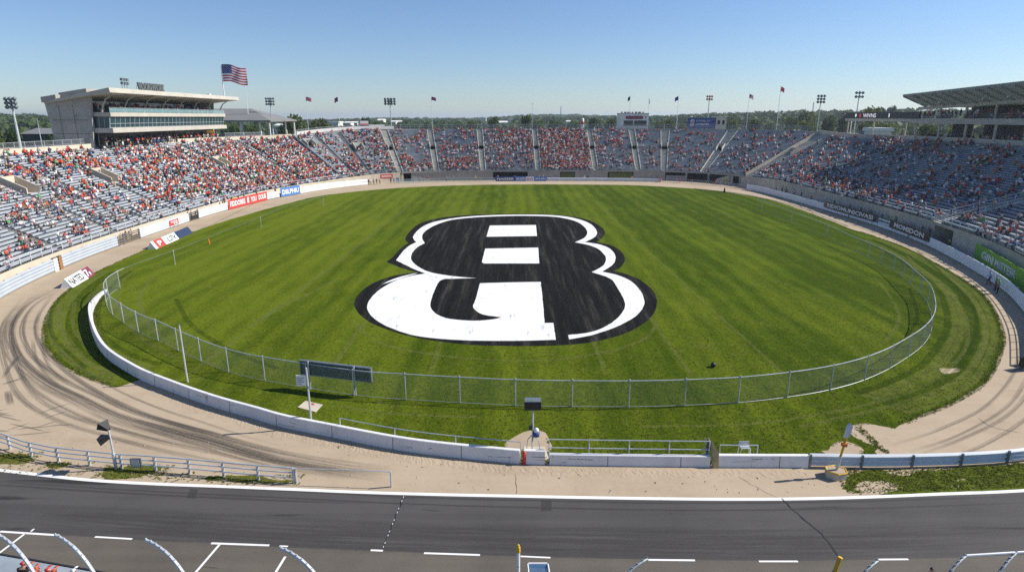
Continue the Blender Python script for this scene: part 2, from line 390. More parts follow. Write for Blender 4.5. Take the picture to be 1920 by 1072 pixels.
def emblem_black():
    m, nt, b = nodes_of('emblem_black'); P = worldpos(nt); b.inputs['Roughness'].default_value = 1.0; b.inputs['Specular IOR Level'].default_value = .03
    f = noise(nt, P, 4.0, 8, .75); st = noise(nt, P, 1.0, 6, .65, .2, (1.1, .06, 1))
    k = mathn(nt, 'ADD', mathn(nt, 'MULTIPLY', f, .5), mathn(nt, 'MULTIPLY', st, .6))
    col = ramp(nt, k, [(.40, (.006, .006, .007)), (.58, (.016, .0155, .015)), (.72, (.075, .070, .060))])
    sp = ramp(nt, noise(nt, P, 3.0, 3, .6), [(.74, 0.0), (.78, 1.0)])
    col = mixrgb(nt, mathn(nt, 'MULTIPLY', sp, .25), col, (.28, .27, .24))
    L(nt, col[0], col[1], b, 'Base Color'); bumpn(nt, b, f, .5, .08)
    wr = ramp(nt, mathn(nt, 'ADD', mathn(nt, 'MULTIPLY', noise(nt, P, 1.4, 8, .75, .3, (1, .2, 1)), .7), mathn(nt, 'MULTIPLY', f, .3)), [(.52, 1.0), (.68, .45)])
    t = N(nt, 'ShaderNodeBsdfTransparent'); mx = N(nt, 'ShaderNodeMixShader'); L(nt, wr[0], wr[1], mx, 'Fac'); L(nt, t, 'BSDF', mx, 1); L(nt, b, 'BSDF', mx, 2); L(nt, mx, 'Shader', nt.nodes['Material Output'], 'Surface'); return m
M['emblem_black'] = emblem_black()
def worn_paint(name, col, under, amount=.62, scale=1.6, stretch=(1, .35, 1)):
    """paint that has worn through in patches: clear where it is gone"""
    m, nt, b = nodes_of(name); P = worldpos(nt); b.inputs['Roughness'].default_value = .8
    n = noise(nt, P, scale, 8, .75, .3, stretch); f = noise(nt, P, 1.2, 5, .6)
    c = ramp(nt, f, [(.3, tuple(x * .93 for x in col)), (.7, col)]); L(nt, c[0], c[1], b, 'Base Color')
    k = ramp(nt, n, [(amount, 1.0), (amount + .10, under)])
    t = N(nt, 'ShaderNodeBsdfTransparent'); mx = N(nt, 'ShaderNodeMixShader'); L(nt, k[0], k[1], mx, 'Fac'); L(nt, t, 'BSDF', mx, 1); L(nt, b, 'BSDF', mx, 2)
    L(nt, mx, 'Shader', nt.nodes['Material Output'], 'Surface'); return m
M['field_white'] = worn_paint('field_white', (.80, .80, .79), .50, .57, 1.6, (1, .16, 1))
M['line_white'] = worn_paint('line_white', (.80, .79, .77), .35, .60, 1.4, (.5, 1, 1))
def rubber_mat(name='rubber', dens=.52):
    """tyre rubber laid on the dirt: thin, streaky along the mark (map X runs along it)"""
    m, nt, b = nodes_of(name); b.inputs['Base Color'].default_value = (.055, .050, .046, 1); b.inputs['Roughness'].default_value = .9
    uv = N(nt, 'ShaderNodeUVMap'); sp = N(nt, 'ShaderNodeSeparateXYZ'); L(nt, uv, 'UV', sp, 'Vector')
    n = noise(nt, (uv, 'UV'), 1.0, 7, .7, .1, (.10, 9, 1)); P = worldpos(nt); n2 = noise(nt, P, 6.0, 4, .7)
    edge = mathn(nt, 'SUBTRACT', 1.0, mathn(nt, 'POWER', mathn(nt, 'ABSOLUTE', mathn(nt, 'SUBTRACT', mathn(nt, 'MULTIPLY', (sp, 'Y'), 2.0), 1.0)), 3.0))
    k = ramp(nt, mathn(nt, 'ADD', mathn(nt, 'MULTIPLY', n, .8), mathn(nt, 'MULTIPLY', n2, .2)), [(.40, 0.0), (.60, 1.0)])
    k = mathn(nt, 'MULTIPLY', mathn(nt, 'MULTIPLY', k, edge), dens)
    en = N(nt, 'ShaderNodeAttribute', attribute_name='fade'); k = mathn(nt, 'MULTIPLY', k, (en, 'Fac'))
    t = N(nt, 'ShaderNodeBsdfTransparent'); mx = N(nt, 'ShaderNodeMixShader'); L(nt, k[0], k[1], mx, 'Fac'); L(nt, t, 'BSDF', mx, 1); L(nt, b, 'BSDF', mx, 2)
    L(nt, mx, 'Shader', nt.nodes['Material Output'], 'Surface'); return m
M['rubber'] = rubber_mat()
M['rubber_line'] = rubber_mat('rubber_line', .95); M['rubber_dark'] = rubber_mat('rubber_dark', .74)
def forest_floor():
    m, nt, b = nodes_of('terrain_ground'); P = worldpos(nt); b.inputs['Roughness'].default_value = .95
    a = noise(nt, P, .006, 6, .6, .5); f = noise(nt, P, .12, 8, .7)
    k = mathn(nt, 'ADD', mathn(nt, 'MULTIPLY', a, .7), mathn(nt, 'MULTIPLY', f, .3))
    col = ramp(nt, k, [(.40, (.035, .06, .018)), (.55, (.07, .10, .025)), (.66, (.16, .17, .06))])
    L(nt, col[0], col[1], b, 'Base Color'); return m
M['terrain'] = forest_floor()

# ------------------------------------------------------------------ terrain, track, infield, road
def terr(x, y):
    d = math.hypot(x, y - 110)
    if d < 170: return -.06
    az = math.atan2(x, y); k = min(1, (d - 170) / 500.0); k = k * k * (3 - 2 * k)
    far = min(1, max(0, (d - 500) / 1500)); far = far * far * (3 - 2 * far)
    h = 1.5 + 1.5 * math.sin(x * .009 + 1) * math.cos(y * .007)
    h += 15.0 * math.exp(-((az - .50) / .30) ** 2) * min(1, max(0, (d - 330) / 450))
    h += 7.0 * math.exp(-((az + .72) / .13) ** 2) * min(1, max(0, (d - 260) / 380))
    return -.06 + k * h + far * (4 + 5 * math.sin(az * 9 + 1) + 3 * math.sin(az * 23))
def ring_grid():
    mb = MB(); rs = [0, 60, 120, 170, 200, 230, 265, 300, 340, 390, 440, 500, 570, 650, 740, 850, 1000, 1200, 1450, 1800, 2300, 3000, 4200, 6500]; n = 120
    mb.v.append((0, 110, -.06))
    for r in rs[1:]:
        for k in range(n):
            a = 2 * PI * k / n; x, y = r * math.cos(a), 110 + r * math.sin(a); mb.v.append((x, y, terr(x, y)))
    for k in range(n): mb.f.append((0, 1 + k, 1 + (k + 1) % n)); mb.m.append(0)
    for i in range(len(rs) - 2):
        for k in range(n):
            k2 = (k + 1) % n; a = 1 + i * n; mb.f.append((a + k, a + n + k, a + n + k2, a + k2)); mb.m.append(0)
    return mb
tag(ring_grid().build('terrain', M['terrain'], smooth=True), kind='structure')
OUT = Curve([(-46, 46), (-53, 57), (-58.2, 66.8), (-61.6, 81.3), (-63.2, 96.3), (-64, 120.7), (-63.3, 138.5), (-60, 159), (-50.6, 181), (-37, 193.5), (-19, 199), (0, 200.6), (24.6, 200.6), (46, 197.6), (60, 188), (67, 176.4), (69.1, 164), (69.6, 135), (69.3, 116), (66.9, 97.1), (60.4, 75), (54.6, 62.5), (46, 49), (38, 41)], 1.0)
FRONT = Curve([(-50, 42), (-56, 55), (-60.6, 68), (-63.0, 78), (-64.4, 90), (-65.2, 105), (-65.6, 122), (-65.5, 140), (-64, 158), (-58, 178), (-48, 192), (-36, 199.6), (-19, 203.8), (0, 205.6), (30, 205.8), (50, 204.2), (62, 198.5), (69.5, 188), (72.4, 172.9), (72.8, 158), (72.4, 142), (71.6, 124), (69.6, 101), (66.4, 84), (62, 71.5), (55, 59), (46, 47)], 1.0)
WL = [G(x, y) for x, y in [(0, 881), (201, 902), (480, 914), (722, 924), (960, 929.5), (1200, 934), (1440, 935.5), (1641, 931), (1783, 925), (1920, 919)]]
WL = [Vector((-75, 42)), Vector((-48, 35.2))] + WL + [Vector((46, 32.0)), Vector((75, 37))]
wl = Curve(WL, 1.0)
dirt = [tuple(p) for p in FRONT.p[::3]] + [tuple(p) for p in wl.p[::-1][::3] if -49 < p[0] < 45]
tag(MB().poly(dirt, 0.0).build('dirt_track', M['dirt']), kind='structure')
road = [tuple(p) for p in wl.p[::2]] + [(75, -6), (-75, -6)]
tag(MB().poly(road, .004).build('asphalt_road', M['asphalt']), kind='structure')
M['patch'] = asphalt_mat('asphalt_patch', (.034, .032, .031), (.062, .058, .054), .4); M['patch_pale'] = asphalt_mat('asphalt_patch_pale', (.046, .043, .041), (.090, .085, .080), .6)
for i, (q_, m_) in enumerate([([(700, 931), (1012, 937), (1010, 955), (690, 948)], 'patch_pale'), ([(1015, 937), (1034, 937), (1034, 957), (1014, 957)], 'patch'), ([(357, 916), (372, 917), (366, 934), (350, 933)], 'patch'), ([(1120, 985), (1440, 988), (1444, 1012), (1116, 1010)], 'patch_pale'), ([(160, 940), (420, 958), (408, 978), (140, 960)], 'patch_pale')]):
    tag(MB().poly([tuple(G(*p)) for p in q_], .0055 + .0004 * i).build('road_patch', M[m_]), kind='structure')
# older strip of paving along the stand side
pitpx = [(0, 998), (110, 1003), (248, 1010), (395, 1018), (540, 1026), (705, 1032), (850, 1038), (1030, 1044), (1210, 1048), (1300, 1049), (1460, 1051), (1700, 1048), (1920, 1040)]
pit = [G(*p) for p in pitpx]; pit = [Vector((-60, 29.6))] + pit + [Vector((60, 27.5))]
tag(MB().poly([tuple(p) for p in pit] + [(60, -5.5), (-60, -5.5)], .008).build('pit_road', M['asphalt_old']), kind='structure')
def strip(pts, w, z, mb=None, mi=0):
    mb = mb or MB(); c = Curve([tuple(p) for p in pts], .6)
    mb.sweep(c.p, c.n, [(-w / 2, z), (w / 2, z)], mi, closed=False); return mb
edge = strip([p for p in wl.p[::4]], .26, .012)
tag(edge.build('road_edge_line', M['line_white'], fix=False), kind='structure')
lm = MB()
for a, b, w in [((0, 996), (110, 1003), .13), ((178, 1006), (248, 1010), .11), ((396, 1018), (505, 1022), .13), ((524, 1023), (540, 1024), .1), ((695, 1031), (718, 1032), .12), ((795, 1036.5), (900, 1040), .12),
                ((976, 1042.5), (1032, 1045), .1), ((1210, 1049), (1303, 1050), .12), ((1423, 1052), (1496, 1052), .11), ((1645, 1048.5), (1703, 1048), .11), ((47, 1000), (-30, 1058), .12), ((412, 1020), (352, 1090), .12), ((535, 1043), (500, 1100), .12),
                ((58, 996), (64, 991), .1)]:
    p, q = G(*a), G(*b); d = (q - p).normalized(); n = Vector((-d.y, d.x)) * w / 2
    lm.add([(*(p + n), .014), (*(p - n), .014), (*(q - n), .014), (*(q + n), .014)], [(0, 1, 2, 3)])
tag(lm.build('road_marking', M['line_white']), kind='structure')
M['tar'] = pm('tar', (.012, .012, .013), .6, .2, 2)
def crack(px, w, z, seed, mat, name='road_crack'):
    rnd = random.Random(seed); pts = []
    for i in range(len(px) - 1):
        a, b = G(*px[i]), G(*px[i + 1]); n = max(2, int((b - a).length / .25))
        for k in range(n):
            q = a.lerp(b, k / n); pts.append(q + Vector((rnd.uniform(-.05, .05), rnd.uniform(-.04, .04))))
    pts.append(G(*px[-1])); mb = MB()
    for i in range(len(pts) - 1):
        p, q = pts[i], pts[i + 1]; d = (q - p).normalized(); n = Vector((-d.y, d.x)) * w * rnd.uniform(.3, 1.0)
        mb.add([(*(p + n), z), (*(p - n), z), (*(q - n), z), (*(q + n), z)], [(0, 1, 2, 3)])
    tag(mb.build(name, mat, fix=False), kind='structure')
crack([(1466, 934), (1500, 968), (1540, 1000), (1572, 1042)], .05, .016, 3, M['tar'])
crack([(757, 930), (735, 985), (716, 1030)], .035, .016, 4, M['tar'])
crack([(1384, 894), (1440, 925), (1466, 934)], .02, .006, 5, M['wood_dark'])
crack([(966, 868), (968, 925)], .03, .006, 6, M['wood_dark'])

inner_px = [(222, 725), (181, 714), (137, 694), (105, 672), (87, 648), (82, 628), (86, 600), (101, 571), (128, 544), (179, 511), (276, 467), (362, 434), (457, 404), (530, 384), (606, 366.5), (732, 353.5), (850, 347.8), (960, 346), (1080, 346), (1202, 348), (1330, 356.5), (1440, 374), (1541, 408), (1590, 427), (1641, 443), (1692, 462), (1737, 484), (1793, 516), (1843, 552), (1871, 596), (1881, 632), (1877, 657), (1867, 684), (1843, 720), (1783, 757), (1722, 781), (1690, 796)]
inn = Curve([G(*p) for p in inner_px], 1.0)
WALL = Curve([(-48.5, 70.6), (-47.2, 67), (-43.7, 60.5), (-36.4, 51.1), (-30.4, 45.8), (-25.7, 42.7), (-21.2, 40.1), (-17.6, 38.35), (-15.3, 37.2), (-12.3, 36.1), (-6.5, 34.1), (-1.2, 33.0), (2, 32.6), (11.7, 32.35), (17.5, 32.3)], .5)
def rough_edge(c, amp, seed, step=1):
    rnd = np.random.default_rng(seed); k = rnd.normal(0, amp, len(c.p)); k = np.convolve(k, [.25, .5, .25], 'same')
    return [tuple(p + n * a) for p, n, a in zip(c.p[::step], c.n[::step], k[::step])]
grass_pts = rough_edge(inn, .16, 1) + [tuple(G(*p)) for p in [(1672, 808), (1645, 806), (1610, 812), (1618, 828), (1650, 838), (1640, 846), (1654, 862)]]
wk = [tuple(p + n * .22) for p, n in zip(WALL.p, WALL.n)][::-1]
wk = [p for p in wk if p[1] < 45.2]
grass_pts += wk
tag(MB().poly(grass_pts, .004).build('infield_grass', M['grass']), kind='structure')
def blob(px, z, name, mat, seed, amp=.25):
    c = Curve([G(*p) for p in px + [px[0]]], .4); tag(MB().poly(rough_edge(c, amp, seed)[:-1], z).build(name, mat), kind='structure')
blob([(1575, 915), (1610, 884), (1700, 880), (1920, 868), (1990, 864), (1990, 916), (1920, 917), (1760, 922), (1640, 928)], .006, 'verge_grass', M['verge'], 5, .10)
blob([(196, 879), (240, 872), (300, 876), (282, 890), (245, 897), (206, 893)], .006, 'verge_grass', M['verge_dry'], 6, .2)
blob([(-40, 843), (20, 850), (60, 862), (20, 869), (-40, 864)], .006, 'verge_grass', M['verge_dry'], 8, .2)
blob([(88, 868), (125, 866), (120, 876), (92, 876)], .006, 'verge_grass', M['verge_dry'], 9, .15)
blob([(395, 888), (470, 893), (560, 900), (520, 908), (400, 900)], .006, 'verge_grass', M['verge_dry'], 10, .25)
SOIL = [[(1600, 906), (1640, 898), (1672, 908), (1660, 920), (1620, 923)], [(1792, 898), (1806, 895), (1818, 901), (1804, 905), (1790, 903)], [(1655, 880), (1700, 876), (1780, 874), (1780, 880), (1700, 884), (1660, 886)]]
for i, q_ in enumerate(SOIL): blob(q_, .0078, 'bare_soil', M['dirt'], 60 + i, .30)
for i in range(14):
    t_ = i / 14; a_, b_ = G(757 - 40 * t_, 930 + 100 * t_), G(757 - 40 * (t_ + .035), 930 + 100 * (t_ + .035)); MBd = MB(); n_ = Vector((-(b_ - a_).y, (b_ - a_).x)).normalized() * .013
    if i % 3 != 2: tag(MBd.add([V3(a_ + n_, .017), V3(a_ - n_, .017), V3(b_ - n_, .017), V3(b_ + n_, .017)], [(0, 1, 2, 3)]).build('pale_seam', M['line_white']), kind='structure')
# bare earth on the infield
blob([(955, 845), (950, 828), (978, 812), (1000, 806), (1022, 812), (1030, 845)], .008, 'bare_soil', M['dirt'], 11, .12)
blob([(1590, 800), (1640, 795), (1680, 805), (1668, 822), (1610, 822)], .008, 'bare_soil', M['dirt'], 12, .2)
blob([(1540, 845), (1580, 830), (1615, 838), (1610, 852), (1560, 858)], .008, 'bare_soil', M['dirt'], 13, .2)
blob([(1762, 690), (1790, 688), (1798, 695), (1770, 700)], .008, 'bare_soil', M['dirt'], 14, .15)
# pale mower rings and wheel tracks pressed into the grass
def soft_mark(name, col, alpha):
    """grass bent or scuffed along a wheel or mower path: thin, uneven, never a hard edge"""
    m, nt, b = nodes_of(name); P = worldpos(nt); b.inputs['Roughness'].default_value = 1.0; b.inputs['Specular IOR Level'].default_value = .02; b.inputs['Base Color'].default_value = c4(col)
    k = mathn(nt, 'MULTIPLY', ramp(nt, mathn(nt, 'ADD', mathn(nt, 'MULTIPLY', noise(nt, P, .8, 6, .7), .6), mathn(nt, 'MULTIPLY', noise(nt, P, 4.0, 4, .7), .4)), [(.36, 0.0), (.66, 1.0)]), alpha)
    t = N(nt, 'ShaderNodeBsdfTransparent'); mx = N(nt, 'ShaderNodeMixShader'); L(nt, k[0], k[1], mx, 'Fac'); L(nt, t, 'BSDF', mx, 1); L(nt, b, 'BSDF', mx, 2); L(nt, mx, 'Shader', nt.nodes['Material Output'], 'Surface'); return m
M['track_pale'] = soft_mark('track_pale', (.20, .215, .06), .55); M['track_dark'] = soft_mark('track_dark', (.030, .060, .005), .65)
def ring_marks():
    mb = MB(); md = MB()
    for px, w in [([(250, 500), (222, 545), (228, 585), (262, 630), (330, 672)], .5), ([(285, 520), (262, 560), (280, 610), (345, 660), (420, 690)], .45), ([(110, 575), (112, 610), (150, 665), (200, 700)], .5), ([(140, 565), (138, 612), (180, 668), (225, 705)], .4),
                  ([(1760, 500), (1830, 570), (1850, 630), (1810, 700), (1700, 752), (1500, 800)], .4), ([(1700, 480), (1790, 560), (1815, 625), (1790, 680), (1690, 740), (1450, 790), (1200, 800)], .35), ([(1640, 520), (1672, 560), (1686, 600), (1660, 640)], .35),
                  ([(640, 520), (560, 560), (480, 600)], .5), ([(660, 600), (720, 645), (880, 672), (1060, 672), (1200, 640), (1235, 600)], .35), ([(620, 760), (740, 775), (900, 782)], .35), ([(480, 380), (360, 440), (270, 486)], .4)]:
        strip([G(*p) for p in px], w, .009, mb)
    for px, w in [([(330, 560), (360, 610), (440, 660), (520, 690)], .5), ([(95, 590), (100, 630), (160, 690)], .35), ([(1705, 540), (1720, 590), (1700, 630)], .4), ([(1720, 470), (1812, 560), (1830, 622), (1800, 690)], .4)]:
        strip([G(*p) for p in px], w, .010, md)
    for x, w in ((-15, .5), (-6.6, .45), (7.6, .4), (14.5, .35), (22, .35), (-26, .5)):
        strip([(x, 46), (x * .96, 90), (x * .93, 150)], w, .011, mb)
    for k, (o, w) in enumerate(((-.7, .5), (-2.0, .6), (-3.2, .5), (-4.4, .6))):
        for a_, b_ in ((1, 46), (inn.len - 78, inn.len - 2)):
            p_, n_, t_ = inn.cut(a_, b_, 1.2); q_ = [p + n * o for p, n in zip(p_, n_)]
            if a_ == 1: q_ = [p for p in q_ if min((p.x - w_[0]) ** 2 + (p.y - w_[1]) ** 2 for w_ in WALL.p[::4]) > .6]
            if len(q_) > 4: strip(q_, w, .0085 + .0003 * k, mb if k % 2 == 0 else md)
            if len(q_) > 4: strip([p + n * .65 for p, n in zip(q_, n_)], .5, .0070 + .0003 * k, md if k % 2 == 0 else mb)
    tag(mb.build('mower_track', M['track_pale'], fix=False), kind='structure'); tag(md.build('wheel_track', M['track_dark'], fix=False), kind='structure')
ring_marks()
# tyre rubber on the dirt
def rubber(px, w, mat, name='tyre_mark', z=.005, offs=(0,)):
    me = bpy.data.meshes.new(name); vs, fs, uv, fd = [], [], [], []
    for o in offs:
        c = Curve([G(*p) for p in px], .5); n = len(c.p); b = len(vs)
        for i in range(n):
            f = min(1, i / (n * .2), (n - 1 - i) / (n * .2))
            for k in (0, 1):
                q = c.p[i] + c.n[i] * (o + (k - .5) * w); vs.append((q[0], q[1], z)); uv.append((c.s[i] + o * 7, k)); fd.append(f)
        fs += [(b + 2 * i, b + 2 * i + 2, b + 2 * i + 3, b + 2 * i + 1) for i in range(n - 1)]
    me.from_pydata(vs, [], fs); me.materials.append(mat); ul = me.uv_layers.new(name='UVMap')
    for lp in me.loops: ul.data[lp.index].uv = uv[lp.vertex_index]
    at = me.attributes.new('fade', 'FLOAT', 'POINT'); at.data.foreach_set('value', fd)
    o = bpy.data.objects.new(name, me); COL.objects.link(o); tag(o, kind='structure'); return o
def Z(pts): return [(x / 2.139, 530 + y / 2.139) for x, y in pts]
M1 = Z([(235, 20), (130, 75), (75, 130), (50, 190), (60, 250), (95, 310), (190, 390), (330, 460), (480, 530), (650, 580), (830, 630), (1000, 680), (1200, 725), (1400, 752), (1560, 772)])
M2 = Z([(215, 40), (155, 130), (145, 200), (175, 270), (240, 335), (330, 400), (450, 468), (600, 532), (760, 585), (920, 640), (1100, 690)])
M4 = Z([(100, 50), (20, 150), (2, 230), (20, 330), (60, 430), (130, 500), (250, 560), (400, 605), (560, 650), (760, 695), (1000, 740), (1200, 760)])
M5 = Z([(40, 300), (110, 400), (200, 470), (380, 555), (560, 610), (760, 655)])
for i, (px, w, mt, of) in enumerate([(M1, .55, 'rubber_dark', (0, .75)), (M2, .5, 'rubber_dark', (0,)), (M4, .5, 'rubber', (0, .8)), (M5, .4, 'rubber', (0,)), (Z([(130, 220), (140, 290), (170, 350), (245, 415)]), .35, 'rubber', (0, .6)), (M2, .3, 'rubber', (1.0,)), (M1, 1.3, 'rubber', (-.4,))]):
    rubber(px, w, M[mt], z=.0044 + .0006 * i, offs=of)
rubber(Z([(520, 545), (800, 620), (1050, 690), (1300, 735), (1580, 775)]), 1.9, M['rubber'], z=.0041)
rubber(Z([(85, 285), (45, 330), (10, 385)]), .35, M['rubber_dark'], z=.0086)
rubber(Z([(0, 410), (50, 395), (95, 380)]), .4, M['rubber_dark'], z=.009)
rubber(Z([(30, 430), (38, 470), (45, 490)]), .5, M['rubber_dark'], z=.0092)
rubber([(1915, 640), (1900, 700), (1850, 760), (1760, 805), (1660, 838)], .35, M['rubber'], z=.0044, offs=(0, 1.4))
rubber([(1930, 700), (1890, 760), (1800, 815), (1700, 848)], .35, M['rubber'], z=.005, offs=(0, 1.4))
rubber([(1830, 780), (1860, 800), (1920, 812)], .14, M['rubber_dark'], z=.006)
rnd = random.Random(5)
for k in range(16):   # black scrawled skids near the gate rail
    x, y = rnd.uniform(-20, 110), rnd.uniform(765, 828); a = rnd.choice([-.35, .5, .15]); l = rnd.uniform(20, 46)
    rubber([(x - l * math.cos(a), y + l * math.sin(a) * .6), (x, y + rnd.uniform(-3, 3)), (x + l * math.cos(a), y - l * math.sin(a) * .6)], .16, M['rubber_dark'], z=.0095 + .0004 * k)
for k in range(26):   # oil drips and scuffs on the paving
    x, y = rnd.uniform(0, 1920), rnd.uniform(938, 1066); l = rnd.choice([3, 4, 6, 9, 22]); a = rnd.uniform(-.3, .3)
    rubber([(x - l, y - l * a * .4), (x, y), (x + l, y + l * a * .4)], rnd.uniform(.05, .14), M['rubber_dark'], name='oil_stain', z=.0125 + .0003 * k)
for k in range(9):   # pale scrapes on the pit lane
    x, y = rnd.uniform(0, 1900), rnd.uniform(1030, 1066); l = rnd.uniform(18, 60); pass
rubber([(-60, 898), (200, 916), (480, 930), (760, 944), (1000, 951), (1300, 956), (1640, 952), (1980, 940)], .17, M['rubber_line'], z=.0095, offs=(0, .62))
rubber([(-60, 905), (200, 922), (480, 936), (700, 944)], .2, M['rubber_line'], z=.0098)
rubber([(-60, 960), (300, 985), (700, 1006), (1100, 1014), (1500, 1016), (1980, 1000)], 2.6, M['rubber'], z=.0102)

# ------------------------------------------------------------------ painted emblem on the infield
def E_(p): return tuple(G(640 + p[0] * 620 / 1920, 380 + p[1] * 620 / 1920))
def smooth(pts, sharp=()):
    out = []; n = len(pts)
    for i in range(n):
        a, b, c, d = pts[i - 1], pts[i], pts[(i + 1) % n], pts[(i + 2) % n]
        if i in sharp: a = b
        if (i + 1) % n in sharp: d = c
        for k in range(4):
            t = k / 4
            out.append(tuple(.5 * (2 * b[j] + (c[j] - a[j]) * t + (2 * a[j] - 5 * b[j] + 4 * c[j] - d[j]) * t * t + (3 * b[j] - a[j] - 3 * c[j] + d[j]) * t ** 3) for j in (0, 1)))
    o = [E_(p) for p in out]; r_ = random.Random(len(pts)); q = []
    for i in range(len(o)):      # sprayed edge, never a cut one
        a_, b_ = Vector(o[i]), Vector(o[(i + 1) % len(o)]); n_ = max(1, int((b_ - a_).length / .35)); d_ = (b_ - a_); d_ = Vector((-d_.y, d_.x)).normalized() if d_.length > 1e-6 else Vector((0, 0))
        for k in range(n_): q.append(tuple(a_.lerp(b_, k / n_) + d_ * r_.gauss(0, .014)))
    return q
em = empty('field_emblem', (0, 85, 0), 'giant black and white numeral emblem painted on the middle of the grass infield', 'emblem')
black = [(1040, 66), (1200, 68), (1330, 80), (1430, 100), (1500, 135), (1527, 165), (1525, 190), (1505, 214), (1480, 228), (1540, 240), (1590, 258), (1630, 290), (1646, 325), (1640, 350), (1615, 380), (1580, 397), (1640, 410), (1720, 440), (1790, 490), (1825, 540), (1832, 590), (1815, 640), (1770, 690), (1700, 735), (1600, 775), (1480, 805), (1320, 825), (1100, 832), (880, 830), (700, 820), (500, 795), (370, 768), (250, 730), (160, 690), (100, 640), (75, 590), (90, 545), (140, 495), (210, 455), (300, 425), (400, 408), (444, 405), (400, 395), (340, 375), (290, 355), (263, 343), (300, 315), (330, 280), (360, 255), (390, 235), (372, 215), (380, 190), (410, 155), (450, 125), (520, 100), (620, 82), (760, 71), (900, 66)]
MB().poly(smooth(black, (8, 15, 41, 45, 49)), .013).build('black_paint', M['emblem_black'], em)
whites = [
    ([(435, 230), (420, 212), (418, 195), (440, 165), (480, 135), (540, 112), (640, 92), (760, 79), (900, 72), (1040, 70), (1200, 72), (1310, 82), (1400, 103), (1455, 130), (1483, 165), (1480, 190), (1455, 210), (1415, 228), (1355, 230), (1410, 205), (1428, 175), (1415, 145), (1370, 112), (1290, 90), (1200, 80), (1040, 77), (900, 80), (760, 87), (640, 101), (560, 125), (510, 150), (475, 180), (470, 210), (485, 235), (440, 260), (410, 295), (405, 325), (420, 350), (460, 380), (520, 405), (600, 420), (700, 432), (785, 438), (690, 440), (602, 442), (540, 432), (488, 411), (420, 385), (370, 360), (318, 335), (340, 305), (365, 275), (400, 247)], (0, 17, 18, 33, 42, 46, 49)),
    ([(1415, 229), (1500, 243), (1560, 268), (1590, 305), (1590, 335), (1570, 365), (1515, 400), (1453, 403), (1490, 385), (1525, 360), (1537, 325), (1525, 300), (1490, 268), (1430, 245), (1357, 231)], (0, 6, 7, 14)),
    ([(1514, 401), (1600, 420), (1680, 455), (1735, 510), (1758, 565), (1755, 600), (1720, 650), (1650, 695), (1560, 735), (1450, 770), (1322, 793), (1318, 768), (1420, 757), (1500, 735), (1580, 690), (1630, 640), (1648, 595), (1635, 550), (1600, 490), (1560, 440), (1455, 404)], (0, 10, 11, 20)),
    ([(488, 412), (540, 433), (602, 443), (570, 456), (545, 500), (520, 570), (520, 610), (550, 645), (610, 670), (700, 682), (800, 685), (900, 674), (925, 663), (850, 655), (800, 640), (765, 605), (780, 560), (805, 468), (980, 463), (1158, 460), (1170, 580), (1180, 699), (1232, 698), (1245, 796), (1100, 800), (900, 802), (700, 798), (520, 785), (400, 765), (290, 728), (215, 690), (165, 645), (150, 600), (175, 550), (230, 500), (310, 455), (400, 426)], (0, 2, 12, 17, 19, 21, 22, 23)),
    ([(862, 133), (1130, 130), (1136, 194), (843, 198)], (0, 1, 2, 3)), ([(835, 267), (1143, 261), (1149, 353), (828, 353), (816, 346)], (0, 1, 2, 3, 4)),
    ([(235, 475), (300, 444), (400, 416), (446, 409), (380, 428), (300, 455)], (0, 3))]
for k, (pts, sh) in enumerate(whites): MB().poly(smooth(pts, sh), .018 + .0004 * k).build('white_paint', M['field_white'], em)
# ------------------------------------------------------------------ grandstands
NR = 34
S640 = FRONT.s_px(641, 2.6); S1403 = FRONT.s_px(1403, 3.2); SGAP = FRONT.s_px(1752, 3.5)
_S158 = FRONT.s_px(470, 1.8)
def sm(a, b, t): k = min(1, max(0, (t - a) / (b - a))); return k * k * (3 - 2 * k)
def HF(s): return 1.8 + 1.2 * sm(S640 - 12, S640 + 22, s) + .5 * sm(S1403 - 4, S1403 + 18, s)
def HB(s): return 13.5 + 2.0 * sm(S640 - 6, S640 + 16, s) - 1.5 * sm(S1403 - 8, S1403 + 10, s)
def LL(s): return 25.0 + 11.0 * sm(S1403 + 1.6, S1403 + 15, s)
def SP_(s, u, dz=0.0):
    c, n = FRONT.at(s), FRONT.nrm(s); l = LL(s) * u
    return Vector((c.x + n.x * l, c.y + n.y * l, HF(s) + (HB(s) - HF(s)) * u + dz))
_gs = np.arange(0, FRONT.len, .5); _gu = np.linspace(0, 1, NR * 2 + 1); _grid = []
for s_ in _gs:
    for u_ in _gu:
        p = SP_(s_, u_)
        if p.y > 14:
            q = PX(*p); _grid.append((q[0], q[1], s_, u_))
_grid = np.array(_grid)
def find_su(px, py, lo=0, hi=1e9):
    g = _grid[(_grid[:, 2] >= lo) & (_grid[:, 2] <= hi)]
    i = np.argmin((g[:, 0] - px) ** 2 + (g[:, 1] - py) ** 2); return g[i, 2], g[i, 3]
